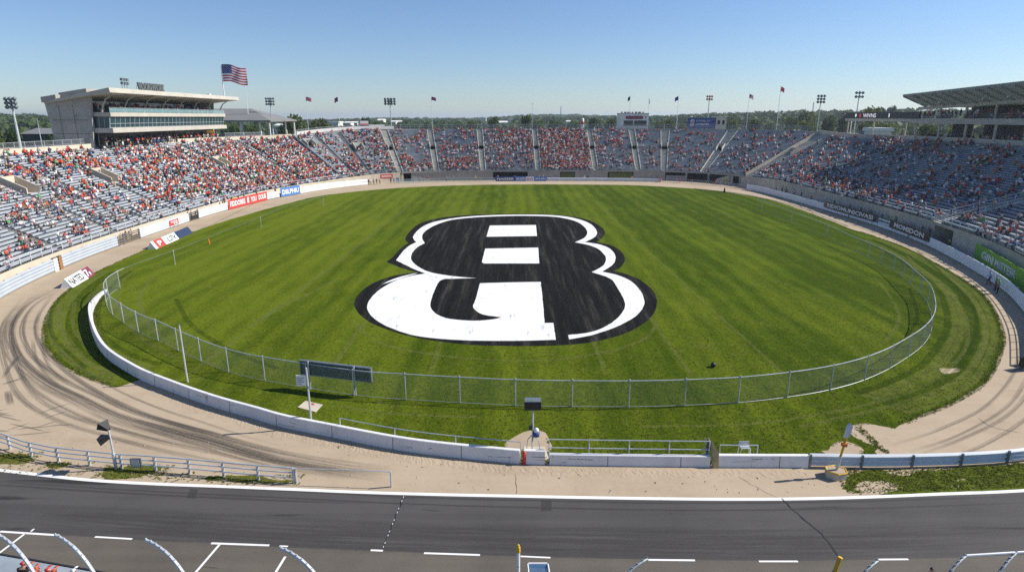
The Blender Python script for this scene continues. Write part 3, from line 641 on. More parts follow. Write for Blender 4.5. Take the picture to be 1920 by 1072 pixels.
def seating(name, parent, s0, s1, mats, k0=0, k1=NR):
    """bench rows between two aisles: treads, risers and aluminium planks"""
    mb = MB(); ns = max(2, int(math.ceil((s1 - s0) / 2.2)) + 1); ss = np.linspace(s0, s1, ns)
    cs = [(FRONT.at(s), FRONT.nrm(s), HF(s), HB(s), LL(s)) for s in ss]; d = 1.0 / NR
    for k in range(k0, k1):
        b = len(mb.v)
        for c, n, hf, hb, l in cs:
            rise = (hb - hf) / NR; z = hf + rise * k
            for o, dz in ((k * d * l, -rise if k else 0), (k * d * l, 0), ((k + 1) * d * l, 0), (k * d * l + .27, .19), (k * d * l + .27, .45), (k * d * l + .72, .45), (k * d * l + .72, .36)):
                mb.v.append((c.x + n.x * o, c.y + n.y * o, z + dz))
        for i in range(ns - 1):
            a, e = b + 7 * i, b + 7 * (i + 1)
            for p, q, mi in ((0, 1, 1), (1, 2, 0), (3, 4, 2), (4, 5, 2), (5, 6, 2), (6, 3, 2)):
                mb.f.append((a + p, e + p, e + q, a + q)); mb.m.append(mi)
        for i in (0, ns - 1):
            a = b + 7 * i; mb.f.append((a + 3, a + 4, a + 5, a + 6)); mb.m.append(2)
        for i in range(0, ns, 1):     # bench brackets
            pass
    return mb.build(name, mats, parent, fix=False)
def aisle(parent, s0, s1, mat, vom=None, side=None, label=None):
    """stair flight with two steps to a row; vom = (first, last) row of a tunnel mouth"""
    fl = (MB(), MB()); sm_, w = (s0 + s1) / 2, s1 - s0; ss = [s0, sm_, s1]
    cs = [(FRONT.at(s), FRONT.nrm(s), HF(s), HB(s), LL(s)) for s in ss]; d = 1.0 / NR
    for j in range(NR * 2):
        k = j / 2.0
        if vom and vom[0] <= k < vom[1]: continue
        for i in range(2):
            vs = []
            for c, n, hf, hb, l in (cs[i], cs[i + 1]):
                rise = (hb - hf) / NR; z = hf + rise * k
                for o, dz in ((k * d * l, -rise / 2), (k * d * l, .012), ((k + .5) * d * l, .012)): vs.append((c.x + n.x * o, c.y + n.y * o, z + dz))
            fl[1 if vom and k >= vom[1] else 0].add(vs, [(0, 3, 4, 1), (1, 4, 5, 2)])
    for mb in fl:
        if mb.f: mb.build('aisle_stairs', mat, parent, fix=False)
    if side:      # low kerbs beside the steps
        kb = MB()
        for s in (s0 + .08, s1 - .08):
            for a, e in ([(0, vom[0]), (vom[1], NR)] if vom else [(0, NR)]):
                p, q = SP_(s, a / NR), SP_(s, e / NR); t = FRONT.nrm(s); r = Vector((-t.y, t.x, 0)) * .09
                kb.obox(p - r + Vector((0, 0, -.3)), q - p, r * 2, (0, 0, .62))
        kb.build('stair_kerb', side, parent)
    if vom: tunnel(parent, s0, s1, vom, side or M['stair'])
def tunnel(parent, s0, s1, vom, mat):
    sm_, w = (s0 + s1) / 2, s1 - s0; d = 1.0 / NR
    if True:
        v = MB(); a, e = vom; zf = lambda s: HF(s) + (HB(s) - HF(s)) * a / NR + .0
        n = FRONT.nrm(sm_); t = Vector((n.y, -n.x, 0)); A, B = SP_(sm_, a / NR), SP_(sm_, e / NR)
        hw = w / 2; dn = Vector((n.x, n.y, 0)); ln = (Vector((B.x, B.y, 0)) - Vector((A.x, A.y, 0))).length; z0 = A.z + .03; z1 = B.z + .5
        base = Vector((A.x, A.y, z0))
        v.obox(base - t * hw - Vector((0, 0, .2)), t * w, dn * (ln + 2.5), (0, 0, .2), 0)                    # landing floor
        for sg in (-1, 1):                                                                                  # splayed parapets
            o = base + t * (sg * hw) - t * .11
            vs = [o + Vector((0, 0, -.1)), o + t * .22 + Vector((0, 0, -.1)), o + t * .22 + dn * ln, o + dn * ln]
            hi = [z0 + .95, z0 + .95, z1 + .55, z1 + .55]
            vv = [Vector((q.x, q.y, z0 - .1)) for q in vs] + [Vector((q.x, q.y, h)) for q, h in zip(vs, hi)]
            v.add(vv, [(3, 2, 1, 0), (4, 5, 6, 7), (0, 1, 5, 4), (1, 2, 6, 5), (2, 3, 7, 6), (3, 0, 4, 7)], 0)
        v.obox(base - t * (hw + .1) + dn * ln + Vector((0, 0, z1 - z0 - .55)), t * (w + .2), dn * .25, (0, 0, 1.1), 0)   # lintel and parapet over the mouth
        v.obox(base - t * hw + dn * (ln + 2.5), t * w, dn * .1, (0, 0, z1 - z0), 1)  # passage shade painted into the near-black end wall
        for sg in (-1, 1): v.obox(base + t * (sg * hw) + dn * ln - t * .05, t * .1, dn * 2.5, (0, 0, z1 - z0 - .5), 1)
        v.build('tunnel_mouth', [mat, M['concrete_dark_shade']], parent)
def rail_along(mb, pts, z, h=1.05, every=2.4, r=.028, bars=(1.0, .52), mi=0):
    """pipe railing: bars and posts"""
    for f in bars: mb.tube([(p[0], p[1], zz + h * f) for p, zz in zip(pts, z)], r, 5, mi)
    d = 0; last = None
    for i, (p, zz) in enumerate(zip(pts, z)):
        if last is None or d >= every or i == len(pts) - 1: mb.tube([(p[0], p[1], zz), (p[0], p[1], zz + h)], r * 1.25, 5, mi); d = 0
        if i + 1 < len(pts): d += (Vector(pts[i + 1][:2]) - Vector(p[:2])).length
        last = p
def front_rail(parent, s0, s1, mat, off=.2, dz=0.0):
    p, n, t = FRONT.cut(s0, s1, 2.4); mb = MB(); rail_along(mb, [a + b * off for a, b in zip(p, n)], [HF(x) + dz for x in t], 1.1, 2.3, .045)
    mb.build('front_railing', mat, parent)
def wall_sweep(s0, s1, prof, name, mat, parent, step=2.0, zf=HF):
    p, n, t = FRONT.cut(s0, s1, step); mb = MB(); m = len(prof)
    for a, b, x in zip(p, n, t):
        for o, z in prof:
            if o > 20: o += LL(x) - 25
            mb.v.append((a.x + b.x * o, a.y + b.y * o, z if z <= 0 else zf(x) + (z - 100)))
    for i in range(len(p) - 1):
        for k in range(m):
            k2 = (k + 1) % m; mb.f.append((i * m + k, i * m + k2, (i + 1) * m + k2, (i + 1) * m + k)); mb.m.append(0)
    mb.f.append(tuple(range(m))); mb.m.append(0); e = (len(p) - 1) * m; mb.f.append(tuple(e + k for k in range(m))[::-1]); mb.m.append(0)
    return mb.build(name, mat, parent)
def back_of(parent, s0, s1, mat, parapet=1.0, deck=0.0, deck_mat=None):
    """rear wall with parapet; deck = width of a walkway behind the top row"""
    if deck:
        wall_sweep(s0, s1, [(25.0, 100.0), (25.0, 100 + parapet), (25.25, 100 + parapet), (25.25, 100.0)], 'top_parapet', mat, parent, 3, HB)
        wall_sweep(s0, s1, [(25.25, 99.6), (25.25, 100.3), (25 + deck, 100.3), (25 + deck, 99.6)], 'upper_deck', deck_mat or M['concrete'], parent, 3, HB)
        wall_sweep(s0, s1, [(24.7 + deck, -.3), (24.7 + deck, 99.6), (25 + deck, 99.6), (25 + deck, -.3)], 'rear_wall', mat, parent, 3, HB)
    else:
        wall_sweep(s0, s1, [(25.0, -.3), (25.0, 100 + parapet), (25.3, 100 + parapet), (25.3, -.3)], 'rear_wall', mat, parent, 3, HB)
SEAT_L = [M['tread'], M['tread'], M['alu']]; SEAT_SHADED = [M['tread_shaded'], M['tread_shaded'], M['alu_shaded_blue']]  # second set carries the east side's shade in its colours
BLOCKS = []     # (s0, s1, stand)
def stand(name, s0, s1, label, aisles, seatmats, stairmat, sidemat, walls, rail, grp='grandstands round the track'):
    c = FRONT.at((s0 + s1) / 2); root = empty(name, (c.x, c.y, 0), label, 'grandstand', grp)
    cur = s0; hole = None
    def block(a_, b_):
        nonlocal hole
        if b_ - a_ <= .8: return
        if hole is None: seating('seating_block', root, a_, b_, seatmats); BLOCKS.append((a_, b_, 0, NR)); return
        h1, (ka, ke), hm = hole; hole = None
        for q in ((a_, b_, 0, ka), (a_ + h1, b_, ka, ke), (a_, b_, ke, NR)): seating('seating_block', root, q[0], q[1], seatmats, q[2], q[3]); BLOCKS.append(q)
        tunnel(root, a_, a_ + h1, (ka, ke), hm)
    for sc, w, vom, sd in sorted(aisles, key=lambda a: a[0]):
        block(cur, sc - w / 2); cur = sc + w / 2
        if sd == 'hole': aisle(root, sc - w / 2, sc + w / 2, M['aisle_dark']); hole = (3.0, vom, sidemat)
        else: aisle(root, sc - w / 2, sc + w / 2, stairmat if sd else M['aisle_dark'], vom, sidemat if sd else None)
    block(cur, s1)
    return root
# --- sunlit stand along the west side
aL = []
for (px, py), w in (((24, 356), 3.0), ((191, 338), 3.0), ((408, 308), 3.0)):
    s, u = find_su(px, py, 0, S640); aL.append((s, 1.1, (int(u * NR) - 2, int(u * NR) + 3), 'hole'))
for a, b in ((0, 1), (1, 2)): aL.append(((aL[a][0] + aL[b][0]) / 2, 1.3, None, False))
aL.append((aL[2][0] + 17, 1.3, None, False)); aL.append((aL[0][0] - 14, 1.3, None, False))
SL0 = 6.0
west = stand('grandstand', SL0, S640 - .4, 'sunlit grandstand with silver benches in front of the concrete press box', aL, SEAT_L, M['tread'], M['concrete_tan'], None, None)
wall_sweep(SL0, S640 + 6, [(-.02, -.3), (-.02, 100.0), (.32, 100.0), (.32, -.3)], 'front_wall', M['concrete_tan'], west)
front_rail(west, SL0, S640 - .4, M['rail_light'])
S_PB1 = FRONT.s_px(505, HB(S640 - 20), 25)
back_of(west, SL0, S_PB1, M['concrete_tan'], 1.0, 14.5, M['concrete'])
wall_sweep(S_PB1, S640 - .4, [(25.0, -.3), (25.0, 101.0), (25.3, 101.0), (25.3, -.3)], 'rear_wall', M['concrete_tan'], west, 3, HB)
# --- banked end stand across the far side
fa = []
for (bx, by), w in (((751, 321), 1.9), ((819, 321), 1.9), ((905.6, 321), 1.9), ((1009, 320), 1.9), ((1117, 319), 1.9), ((1197, 317), 1.9), ((1244.6, 317.6), 2.0), ((1317.6, 317.6), 2.0)):
    s = FRONT.s_px(bx, 3.0); fa.append((s, w, (17, 20.5), True))
for px, py in ((560, 284), (659, 281)):
    s, u = find_su(px, py, S640, fa[0][0]); fa.append((s, .9, (int(u * NR) - 1, int(u * NR) + 3), 'hole'))
s, u = find_su(648, 300, S640, fa[0][0]); 
fa.append(((fa[8][0] + fa[9][0]) / 2, .9, None, False))
end = stand('grandstand', S640 + .4, S1403 - 1.6, 'end grandstand across the far side of the oval, split by pale stairs', fa, SEAT_L, M['stair'], M['stair'], None, None)
back_of(end, S640 + .4, S1403 - 1.6, M['concrete_grey'], .5)
front_rail(end, S640 + .4, S1403 - 1.6, M['galv_dark'])
# sloping parapets closing the end stand's two flanks
def flank(parent, s, mat, h=1.1, th=.35, name='flank_wall', u0=0, u1=1.0):
    n = FRONT.nrm(s); t = Vector((n.y, -n.x, 0)) * th; p, q = SP_(s, u0), SP_(s, u1)
    mb = MB(); vs = []
    for e in (p, q):
        for o in (-t / 2, t / 2):
            vs += [Vector((e.x, e.y, -.2 if u0 == 0 else e.z - 1)) + o, Vector((e.x, e.y, e.z + h)) + o]
    mb.add(vs, [(0, 1, 3, 2), (4, 6, 7, 5), (0, 4, 5, 1), (2, 3, 7, 6), (1, 5, 7, 3), (0, 2, 6, 4)]); mb.build(name, mat, parent)
flank(end, S640, M['galv_dark'], .9)
_sw = FRONT.s_px(738, 15.5, 25)
wall_sweep(S640 + 1, _sw, [(24.9, 100.45), (24.9, 101.5), (25.05, 101.5), (25.05, 100.45)], 'white_parapet', M['house'], end, 3, HB)
flank(end, S1403 - 1.4, M['concrete'], .8, .3); 
# far front wall: solid panels and openings (photo columns), gallery behind painted dark as shade
for x0, x1, mt in ((752, 756, 'concrete_tan'), (771, 925, 'concrete_grey'), (990, 1050, 'concrete_grey'), (1079, 1140, 'concrete_grey'), (1188, 1247, 'concrete_grey')):
    a, b = FRONT.s_px(x0, 1.5), FRONT.s_px(x1, 1.5)
    wall_sweep(a, b, [(0, -.3), (0, 99.65), (.3, 99.65), (.3, -.3)], 'front_wall', M[mt], end)
a = FRONT.s_px(751, 1.5); wall_sweep(S640 + 6, a, [(-.02, -.3), (-.02, 100.0), (.32, 100.0), (.32, -.3)], 'front_wall', M['concrete_tan'], end)
a, b = FRONT.s_px(753, 3), S1403 - 1.6
wall_sweep(a, b, [(-.15, 99.6), (-.15, 100.15), (.3, 100.15), (.3, 99.6)], 'fascia_beam', M['concrete_grey'], end)
wall_sweep(a, b, [(6.5, -.3), (6.5, 102.5), (6.7, 102.5), (6.7, -.3)], 'gallery_wall', M['concrete_dark_shade'], end)
cm = MB()
for x in (1287, 1328, 1368, 1388): 
    s = FRONT.s_px(x, 1.5); p = FRONT.at(s); cm = MB(); cm.tube([(p.x, p.y, -.1), (p.x, p.y, HF(s) - .4)], .32, 10); cm.build('column', M['concrete_grey'], end)
a, b = FRONT.s_px(1248, 1.0), FRONT.s_px(1286, 1.0)
wall_sweep(a, b, [(.1, -.2), (.1, 98.6), (.3, 98.6), (.3, -.2)], 'low_wall', M['concrete_grey'], end)
a, b = FRONT.s_px(1389, 1.5), S1403 + 1.6
# --- shaded stand along the east side
ra = []
for (px, py), w, v in (((1567, 310), 1.3, None), ((1660, 303), 1.5, None), ((1738, 300), 1.5, None), ((1830, 298), 1.5, None)):
    s, u = find_su(px, py, S1403, SGAP); ra.append((s, w, v, True if w > 1.4 else False))
east = stand('grandstand', S1403 + 1.6, SGAP - 1.0, 'shaded grandstand with shade darkened benches below the open sided pavilion', ra, SEAT_SHADED, M['concrete_grey'], M['concrete_grey'], None, None)
aisle(east, S1403 - 1.6 + .35, S1403 + 1.6, M['stair'], (17, 20.5), M['concrete'])
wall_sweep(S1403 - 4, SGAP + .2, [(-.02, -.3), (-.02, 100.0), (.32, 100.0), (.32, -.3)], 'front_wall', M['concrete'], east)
front_rail(east, S1403 + 1.6, SGAP - .6, M['rail_light'])
S_E1 = FRONT.len - 2
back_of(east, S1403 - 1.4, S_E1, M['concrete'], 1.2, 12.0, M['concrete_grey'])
SG2 = SGAP + 2.2
near = stand('grandstand', SG2, S_E1, 'corner seating block beside the green banner, cut off by a stair and rails', [], SEAT_SHADED, M['stair'], M['stair'], None, None)
aisle(near, SGAP - 1.0, SG2, M['stair'], None, M['concrete_grey'])
wall_sweep(SGAP + 6.2, S_E1, [(-.02, -.3), (-.02, 100.0), (.32, 100.0), (.32, -.3)], 'front_wall', M['concrete'], near)
wall_sweep(SGAP + .2, SGAP + 6.2, [(3.4, -.3), (3.4, 99.4), (3.6, 99.4), (3.6, -.3)], 'tunnel_wall', M['concrete_grey'], near)
for s_ in (SGAP + .2, SGAP + 6.1):
    p_, n_ = FRONT.at(s_), FRONT.nrm(s_); t_ = Vector((n_.y, -n_.x)); MB().obox(V3(p_, 0), V3(n_ * 3.4, 0), V3(t_ * .15, 0), (0, 0, HF(s_))).build('tunnel_side', M['concrete'], near)
p_, n_ = FRONT.at(SGAP + 2.6), FRONT.nrm(SGAP + 2.6); t_ = Vector((n_.y, -n_.x)); MB().obox(V3(p_ + n_ * 2.9, 0), V3(t_ * 1.6, 0), V3(n_ * .4, 0), (0, 0, 2.4)).build('tunnel_doorway', M['concrete_dark_shade'], near)
wall_sweep(SGAP + .2, SGAP + 6.2, [(-.02, 99.5), (-.02, 100.0), (.32, 100.0), (.32, 99.5)], 'fascia_beam', M['concrete'], near)
front_rail(near, SGAP, S_E1, M['rail_light'])
for s in (SGAP - 1.0, SG2):       # sloping stair rails
    mb = MB(); ps = [SP_(s, u / 12) for u in range(0, 11)]; rail_along(mb, ps, [p.z for p in ps], 1.1, 2.2, .045); mb.build('stair_railing', M['rail_light'], near)
flank(near, S_E1, M['concrete_grey'], .9); flank(west, SL0, M['concrete_tan'], .9)
# fences along the top of the stands
def top_fence(s0, s1, off, zf, h, label, mat='galv', every=2.5, grp='fences along the top of the stands'):
    p, n, t = FRONT.cut(s0, s1, every); pts = [a + b * (off + LL(x) - 25) for a, b, x in zip(p, n, t)]; zs = [zf(x) for x in t]
    r = empty('mesh_fence', (*pts[0], zs[0]), label, 'fence', grp)
    mb = MB(); mb.tube([(q.x, q.y, z + h) for q, z in zip(pts, zs)], .035, 5); mb.tube([(q.x, q.y, z + h * .5) for q, z in zip(pts, zs)], .025, 5); mb.build('top_rail', M[mat], r)
    for q, z in zip(pts, zs): MB().tube([(q.x, q.y, z), (q.x, q.y, z + h + .05)], .045, 5).build('post', M[mat], r)
    uv_panel(pts, lambda i: zs[i], lambda i: zs[i] + h, 'wire_panel', M['chainlink_far'], r); return r
top_fence(S640 + 1, S1403 - 2.5, 25.15, lambda s: HB(s) + .5, 1.5, 'wire fence along the top of the far end grandstand')
top_fence(SL0 + 6, FRONT.s_px(172, HB(60), 26), 26.2, lambda s: HB(s) + .3, 1.7, 'grey mesh fence on the deck beside the press box end wall')
top_fence(FRONT.s_px(424, HB(60), 26), S_PB1 - .5, 26.0, lambda s: HB(s) + .3, 1.7, 'short mesh fence between press box and hip roofed pavilion')
top_fence(S1403 + 5, FRONT.s_px(1690, HB(S1403 + 40), 37), 25.6, lambda s: HB(s) + .9, 1.4, 'pale mesh fence under the long black LED board')

# ------------------------------------------------------------------ people
SKIN = [pm('skin_light', (.52, .31, .22), .6, .05, 8), pm('skin_tan', (.36, .20, .13), .6, .05, 8), pm('skin_brown', (.14, .075, .05), .6, .05, 8)]
CLO = {n: pm('cloth_' + n.replace(' ', '_'), c, .85, .12, 9) for n, c in {
    'orange red': (.60, .085, .03), 'red': (.50, .03, .03), 'white': (.72, .72, .72), 'black': (.02, .02, .022), 'grey': (.25, .26, .27), 'navy': (.025, .035, .10), 'blue': (.05, .16, .45), 'light blue': (.30, .47, .66),
    'green': (.06, .34, .10), 'yellow': (.70, .48, .05), 'tan': (.42, .31, .19), 'pink': (.70, .34, .34), 'denim': (.07, .11, .20), 'khaki': (.33, .27, .17)}.items()}
HAIR = {'dark hair': pm('hair_dark', (.018, .013, .01), .6, .3, 20), 'brown hair': pm('hair_brown', (.09, .045, .02), .6, .3, 20), 'blond hair': pm('hair_blond', (.42, .28, .11), .6, .2, 20), 'grey hair': pm('hair_grey', (.38, .37, .36), .6, .2, 20)}
M['eye'] = pm('eye', (.015, .012, .01), .3, .1, 5)
POSES = {
 'sit': dict(pel=(0, .02, .10), wai=(0, .03, .28), che=(0, .02, .46), nec=(0, 0, .60), hea=(0, -.025, .73), sh=(.185, .02, .53), el=(.235, -.06, .28), wr=(.16, -.28, .17), ha=(.14, -.355, .145), hi=(.09, -.02, .08), kn=(.12, -.44, .10), an=(.115, -.40, -.31), to=(.125, -.54, -.365)),
 'lean': dict(pel=(0, .03, .10), wai=(0, -.03, .27), che=(0, -.15, .42), nec=(0, -.23, .54), hea=(0, -.29, .65), sh=(.185, -.17, .48), el=(.22, -.35, .27), wr=(.07, -.47, .24), ha=(.03, -.53, .24), hi=(.09, -.02, .08), kn=(.15, -.44, .10), an=(.13, -.36, -.31), to=(.14, -.50, -.365)),
 'cheer': dict(pel=(0, .02, .10), wai=(0, .03, .28), che=(0, .02, .46), nec=(0, 0, .60), hea=(0, -.025, .73), sh=(.185, .02, .54), el=(.31, -.04, .76), wr=(.26, -.10, 1.0), ha=(.25, -.12, 1.08), hi=(.09, -.02, .08), kn=(.12, -.44, .10), an=(.115, -.40, -.31), to=(.125, -.54, -.365)),
 'stand': dict(pel=(0, 0, .95), wai=(0, .01, 1.12), che=(0, 0, 1.30), nec=(0, -.01, 1.47), hea=(0, -.03, 1.61), sh=(.19, 0, 1.40), el=(.255, .02, 1.12), wr=(.245, -.10, .88), ha=(.24, -.13, .80), hi=(.09, 0, .92), kn=(.105, -.02, .50), an=(.11, .02, .09), to=(.13, -.13, .035)),
 'rail': dict(pel=(0, .06, .95), wai=(0, .04, 1.12), che=(0, -.03, 1.28), nec=(0, -.08, 1.44), hea=(0, -.12, 1.57), sh=(.19, -.04, 1.38), el=(.25, -.16, 1.14), wr=(.15, -.38, 1.10), ha=(.12, -.45, 1.09), hi=(.09, .05, .92), kn=(.105, .04, .50), an=(.11, .10, .09), to=(.13, -.04, .035)),
 'walk': dict(pel=(0, 0, .94), wai=(0, 0, 1.11), che=(0, -.02, 1.29), nec=(0, -.03, 1.46), hea=(0, -.05, 1.60), sh=(.19, -.01, 1.39), el=(.25, .04, 1.11), wr=(.24, -.12, .89), ha=(.235, -.17, .82), hi=(.09, 0, .91), kn=(.105, -.10, .51), an=(.11, .02, .10), to=(.13, -.12, .04)),
}
RAD = dict(pel=.150, wai=.128, che=.160, nec=.058, sh=.072, el=.047, wr=.031, hi=.092, kn=.062, an=.042, to=.042)
def body_mesh(pose, cap=True):
    """one continuous skinned body with slots skin, shirt, trousers, hair or cap, shoes, eye"""
    J = POSES[pose]; V, RR, Ed, part = [], [], [], []
    def v(p, r): V.append(p); RR.append(r); return len(V) - 1
    def e(a, b, k): Ed.append((a, b)); part.append(k)
    P = v(J['pel'], RAD['pel']); W = v(J['wai'], RAD['wai']); C = v(J['che'], RAD['che']); K = v(J['nec'], RAD['nec'])
    h = Vector(J['hea']); hd = (h - Vector(J['nec'])).normalized(); f = Vector((0, -1, 0)); jaw = v(tuple(h - hd * .055 + f * .012), .072); H = v(tuple(h + hd * .02), .098); T = v(tuple(h + hd * .095), .07)
    e(P, W, 1); e(W, C, 1); e(C, K, 0); e(K, jaw, 0); e(jaw, H, 0); e(H, T, 3)
    hands = []
    for sg in (-1, 1):
        q = lambda n: (J[n][0] * sg, J[n][1] + (.22 * sg * (-1 if n in ('kn', 'an', 'to') else 1) * {'kn': .7, 'an': 1.0, 'to': 1.0, 'wr': .8, 'ha': .9}.get(n, 0) if pose == 'walk' else 0), J[n][2])
        a, b, c = v(q('sh'), RAD['sh']), v(q('el'), RAD['el']), v(q('wr'), RAD['wr']); d = v(q('ha'), .034)
        e(C, a, 1); e(a, b, 1); e(b, c, 0); e(c, d, 0); hands.append((Vector(q('wr')), Vector(q('ha')), sg))
        i, k, n, t = v(q('hi'), RAD['hi']), v(q('kn'), RAD['kn']), v(q('an'), RAD['an']), v(q('to'), RAD['to'])
        e(P, i, 2); e(i, k, 2); e(k, n, 2); e(n, t, 4)
    me = bpy.data.meshes.new('tmp'); me.from_pydata(V, Ed, []); o = bpy.data.objects.new('tmp', me); COL.objects.link(o)
    sk = o.modifiers.new('skin', 'SKIN'); ss = o.modifiers.new('sub', 'SUBSURF'); ss.levels = ss.render_levels = 1; sk.use_smooth_shade = True
    for i, r in enumerate(RR): me.skin_vertices[0].data[i].radius = (r, r * (.82 if i < 3 else 1)); me.skin_vertices[0].data[i].use_root = (i == 0)
    out = bpy.data.meshes.new_from_object(o.evaluated_get(bpy.context.evaluated_depsgraph_get())); bpy.data.objects.remove(o); bpy.data.meshes.remove(me)
    seg = [(Vector(V[a]), Vector(V[b])) for a, b in Ed]
    for pl in out.polygons:
        best = (9, 0)
        for (a, b), k in zip(seg, part):
            d = b - a; t = max(0, min(1, (pl.center - a).dot(d) / d.length_squared)); x = (pl.center - a - d * t).length
            if x < best[0]: best = (x, k)
        k = best[1]; rel = pl.center - h
        if k in (0, 3) and (pl.center - Vector(J['nec'])).length > .06 and rel.length < .22:
            k = 3 if (rel.dot(hd) > .05 or (rel.y > .02 and rel.dot(hd) > -.06)) else 0
        pl.material_index = k
    mb = MB()
    def tri(vs, fs, mi): mb.add(vs, fs, mi)
    fc = h - hd * .0 + f * .098
    tri([fc + Vector((-.014, 0, -.02)), fc + Vector((.014, 0, -.02)), fc + Vector((0, -.026, -.022)), fc + Vector((0, .002, .03))], [(0, 1, 2), (0, 2, 3), (1, 3, 2)], 0)   # nose
    for sg in (-1, 1):
        c = h + hd * .018 + f * .093 + Vector((sg * .036, 0, 0)); mb.box(tuple(c), (.024, .012, .012), 0, 5)
        mb.box(tuple(h + Vector((sg * .1, .01, .0))), (.018, .035, .055), 0, 0, .8)
    mb.box(tuple(h - hd * .052 + f * .086), (.045, .012, .009), 0, 1)                      # mouth
    if cap: mb.add([h + hd * .06 + f * .08 + Vector((-.07, 0, 0)), h + hd * .06 + f * .08 + Vector((.07, 0, 0)), h + hd * .045 + f * .19 + Vector((.05, 0, 0)), h + hd * .045 + f * .19 + Vector((-.05, 0, 0)),
                            h + hd * .072 + f * .08 + Vector((-.07, 0, 0)), h + hd * .072 + f * .08 + Vector((.07, 0, 0)), h + hd * .056 + f * .19 + Vector((.05, 0, 0)), h + hd * .056 + f * .19 + Vector((-.05, 0, 0))],
                           [(0, 1, 2, 3), (7, 6, 5, 4), (0, 4, 5, 1), (1, 5, 6, 2), (2, 6, 7, 3), (3, 7, 4, 0)], 3)
    for w, ha, sg in hands:       # four fingers and a thumb, curled a little
        d = (ha - w).normalized(); sd = d.cross(Vector((0, .3, 1)).normalized()); sd = sd.normalized() if sd.length > .1 else Vector((1, 0, 0)); dn = d.cross(sd).normalized()
        for j, (o, l) in enumerate(((-.024, .062), (-.008, .074), (.008, .068), (.024, .052))):
            a = ha + d * .02 + sd * o; mb.tube([a, a + d * l * .55 + dn * .006, a + d * l * .9 + dn * .026], [.0095, .0085, .0065], 5, 0)
        a = ha - d * .01 + sd * (-.028 * sg); mb.tube([a, a + sd * (-.028 * sg) + d * .026, a + sd * (-.034 * sg) + d * .052], [.011, .0095, .007], 5, 0)
    vs = [tuple(x.co) for x in out.vertices]; fs = [tuple(p.vertices) for p in out.polygons]; mi = [p.material_index for p in out.polygons]
    full = MB(); full.v, full.f, full.m = vs, fs, mi; b = len(vs); full.v = vs + mb.v; full.f = fs + [tuple(b + i for i in q) for q in mb.f]; full.m = mi + mb.m
    m2 = bpy.data.meshes.new('person_' + pose); m2.from_pydata(full.v, [], full.f)
    for k in range(6): m2.materials.append(M['eye'])
    m2.polygons.foreach_set('material_index', full.m); m2.polygons.foreach_set('use_smooth', [True] * len(full.f)); m2.update()
    bpy.data.meshes.remove(out); return m2
BODY = {(p, c): body_mesh(p, c) for p in POSES for c in (True, False)}
USED = set()
def person(p, rz, pose, shirt, head, legs, label, group=None, scale=1.06, shoes=None, rnd=random):
    cap = 'cap' in head or 'helmet' in head or 'hat' in head
    o = bpy.data.objects.new('person', BODY[(pose, cap)]); COL.objects.link(o)
    o.location = p; o.rotation_euler = (0, 0, rz); o.scale = (scale,) * 3
    hm = CLO[head.rsplit(' ', 1)[0]] if cap else HAIR[head]
    for i, m in enumerate((rnd.choice(SKIN[:2] + SKIN), CLO[shirt], CLO[legs], hm, CLO[shoes or 'grey'], M['eye'])):
        o.material_slots[i].link = 'OBJECT'; o.material_slots[i].material = m
    if label in USED: return tag(o, label, 'person', group or 'spectators dressed alike')
    USED.add(label); return tag(o, label, 'person', group)
# ------------------------------------------------------------------ who sits where (density over the photo)
BLOB = []   # x, y, rx, ry, chance
for z in [(120, 240, 15, 12, .7), (330, 300, 14, 10, .6), (450, 350, 14, 11, .6), (620, 180, 32, 16, .75), (800, 235, 28, 16, .8), (540, 440, 26, 14, .55), (690, 470, 28, 14, .6), (450, 490, 13, 10, .65), (300, 560, 26, 12, .55), (450, 600, 22, 9, .45),
          (160, 670, 23, 14, .6), (670, 760, 20, 12, .6), (800, 640, 22, 9, .5), (200, 900, 16, 14, .6), (40, 1000, 13, 11, .6), (370, 720, 7, 7, .5), (350, 880, 8, 7, .5), (220, 550, 12, 8, .5), (90, 500, 14, 7, .5), (870, 720, 14, 7, .4), (230, 830, 12, 9, .4), (950, 650, 16, 9, .4), (250, 170, 8, 10, .5), (190, 170, 8, 10, .4), (400, 190, 6, 8, .5), (80, 140, 8, 7, .4), (340, 110, 8, 7, .5)]:
    BLOB.append((z[0] / 4.467, 260 + z[1] / 4.467, z[2], z[3], z[4]))
def pxblob(*b): BLOB.append(b)
pxblob(290, 335, 60, 24, .5); pxblob(330, 300, 70, 26, .55); pxblob(275, 385, 16, 9, .5); pxblob(250, 395, 10, 6, .5); pxblob(330, 360, 40, 16, .5); pxblob(400, 345, 40, 16, .6); pxblob(250, 290, 30, 14, .55)
pxblob(772, 262, 22, 7, .6); pxblob(812, 252, 6, 6, .5); pxblob(790, 275, 20, 6, .4); pxblob(760, 300, 14, 12, .6); pxblob(780, 312, 30, 7, .6); pxblob(815, 300, 10, 8, .5); pxblob(758, 278, 5, 8, .6)
pxblob(850, 307, 40, 12, .65); pxblob(860, 278, 24, 6, .65); pxblob(875, 252, 24, 9, .55); pxblob(895, 285, 12, 14, .5); pxblob(925, 300, 8, 14, .4); pxblob(945, 265, 24, 20, .62); pxblob(975, 262, 25, 22, .62); pxblob(925, 315, 8, 6, .7); pxblob(990, 290, 14, 20, .6); pxblob(960, 310, 30, 10, .3)
pxblob(1152, 268, 16, 10, .45); pxblob(1130, 283, 7, 9, .6); pxblob(1128, 308, 7, 8, .6); pxblob(1180, 300, 14, 9, .5); pxblob(1165, 252, 4, 8, .4)
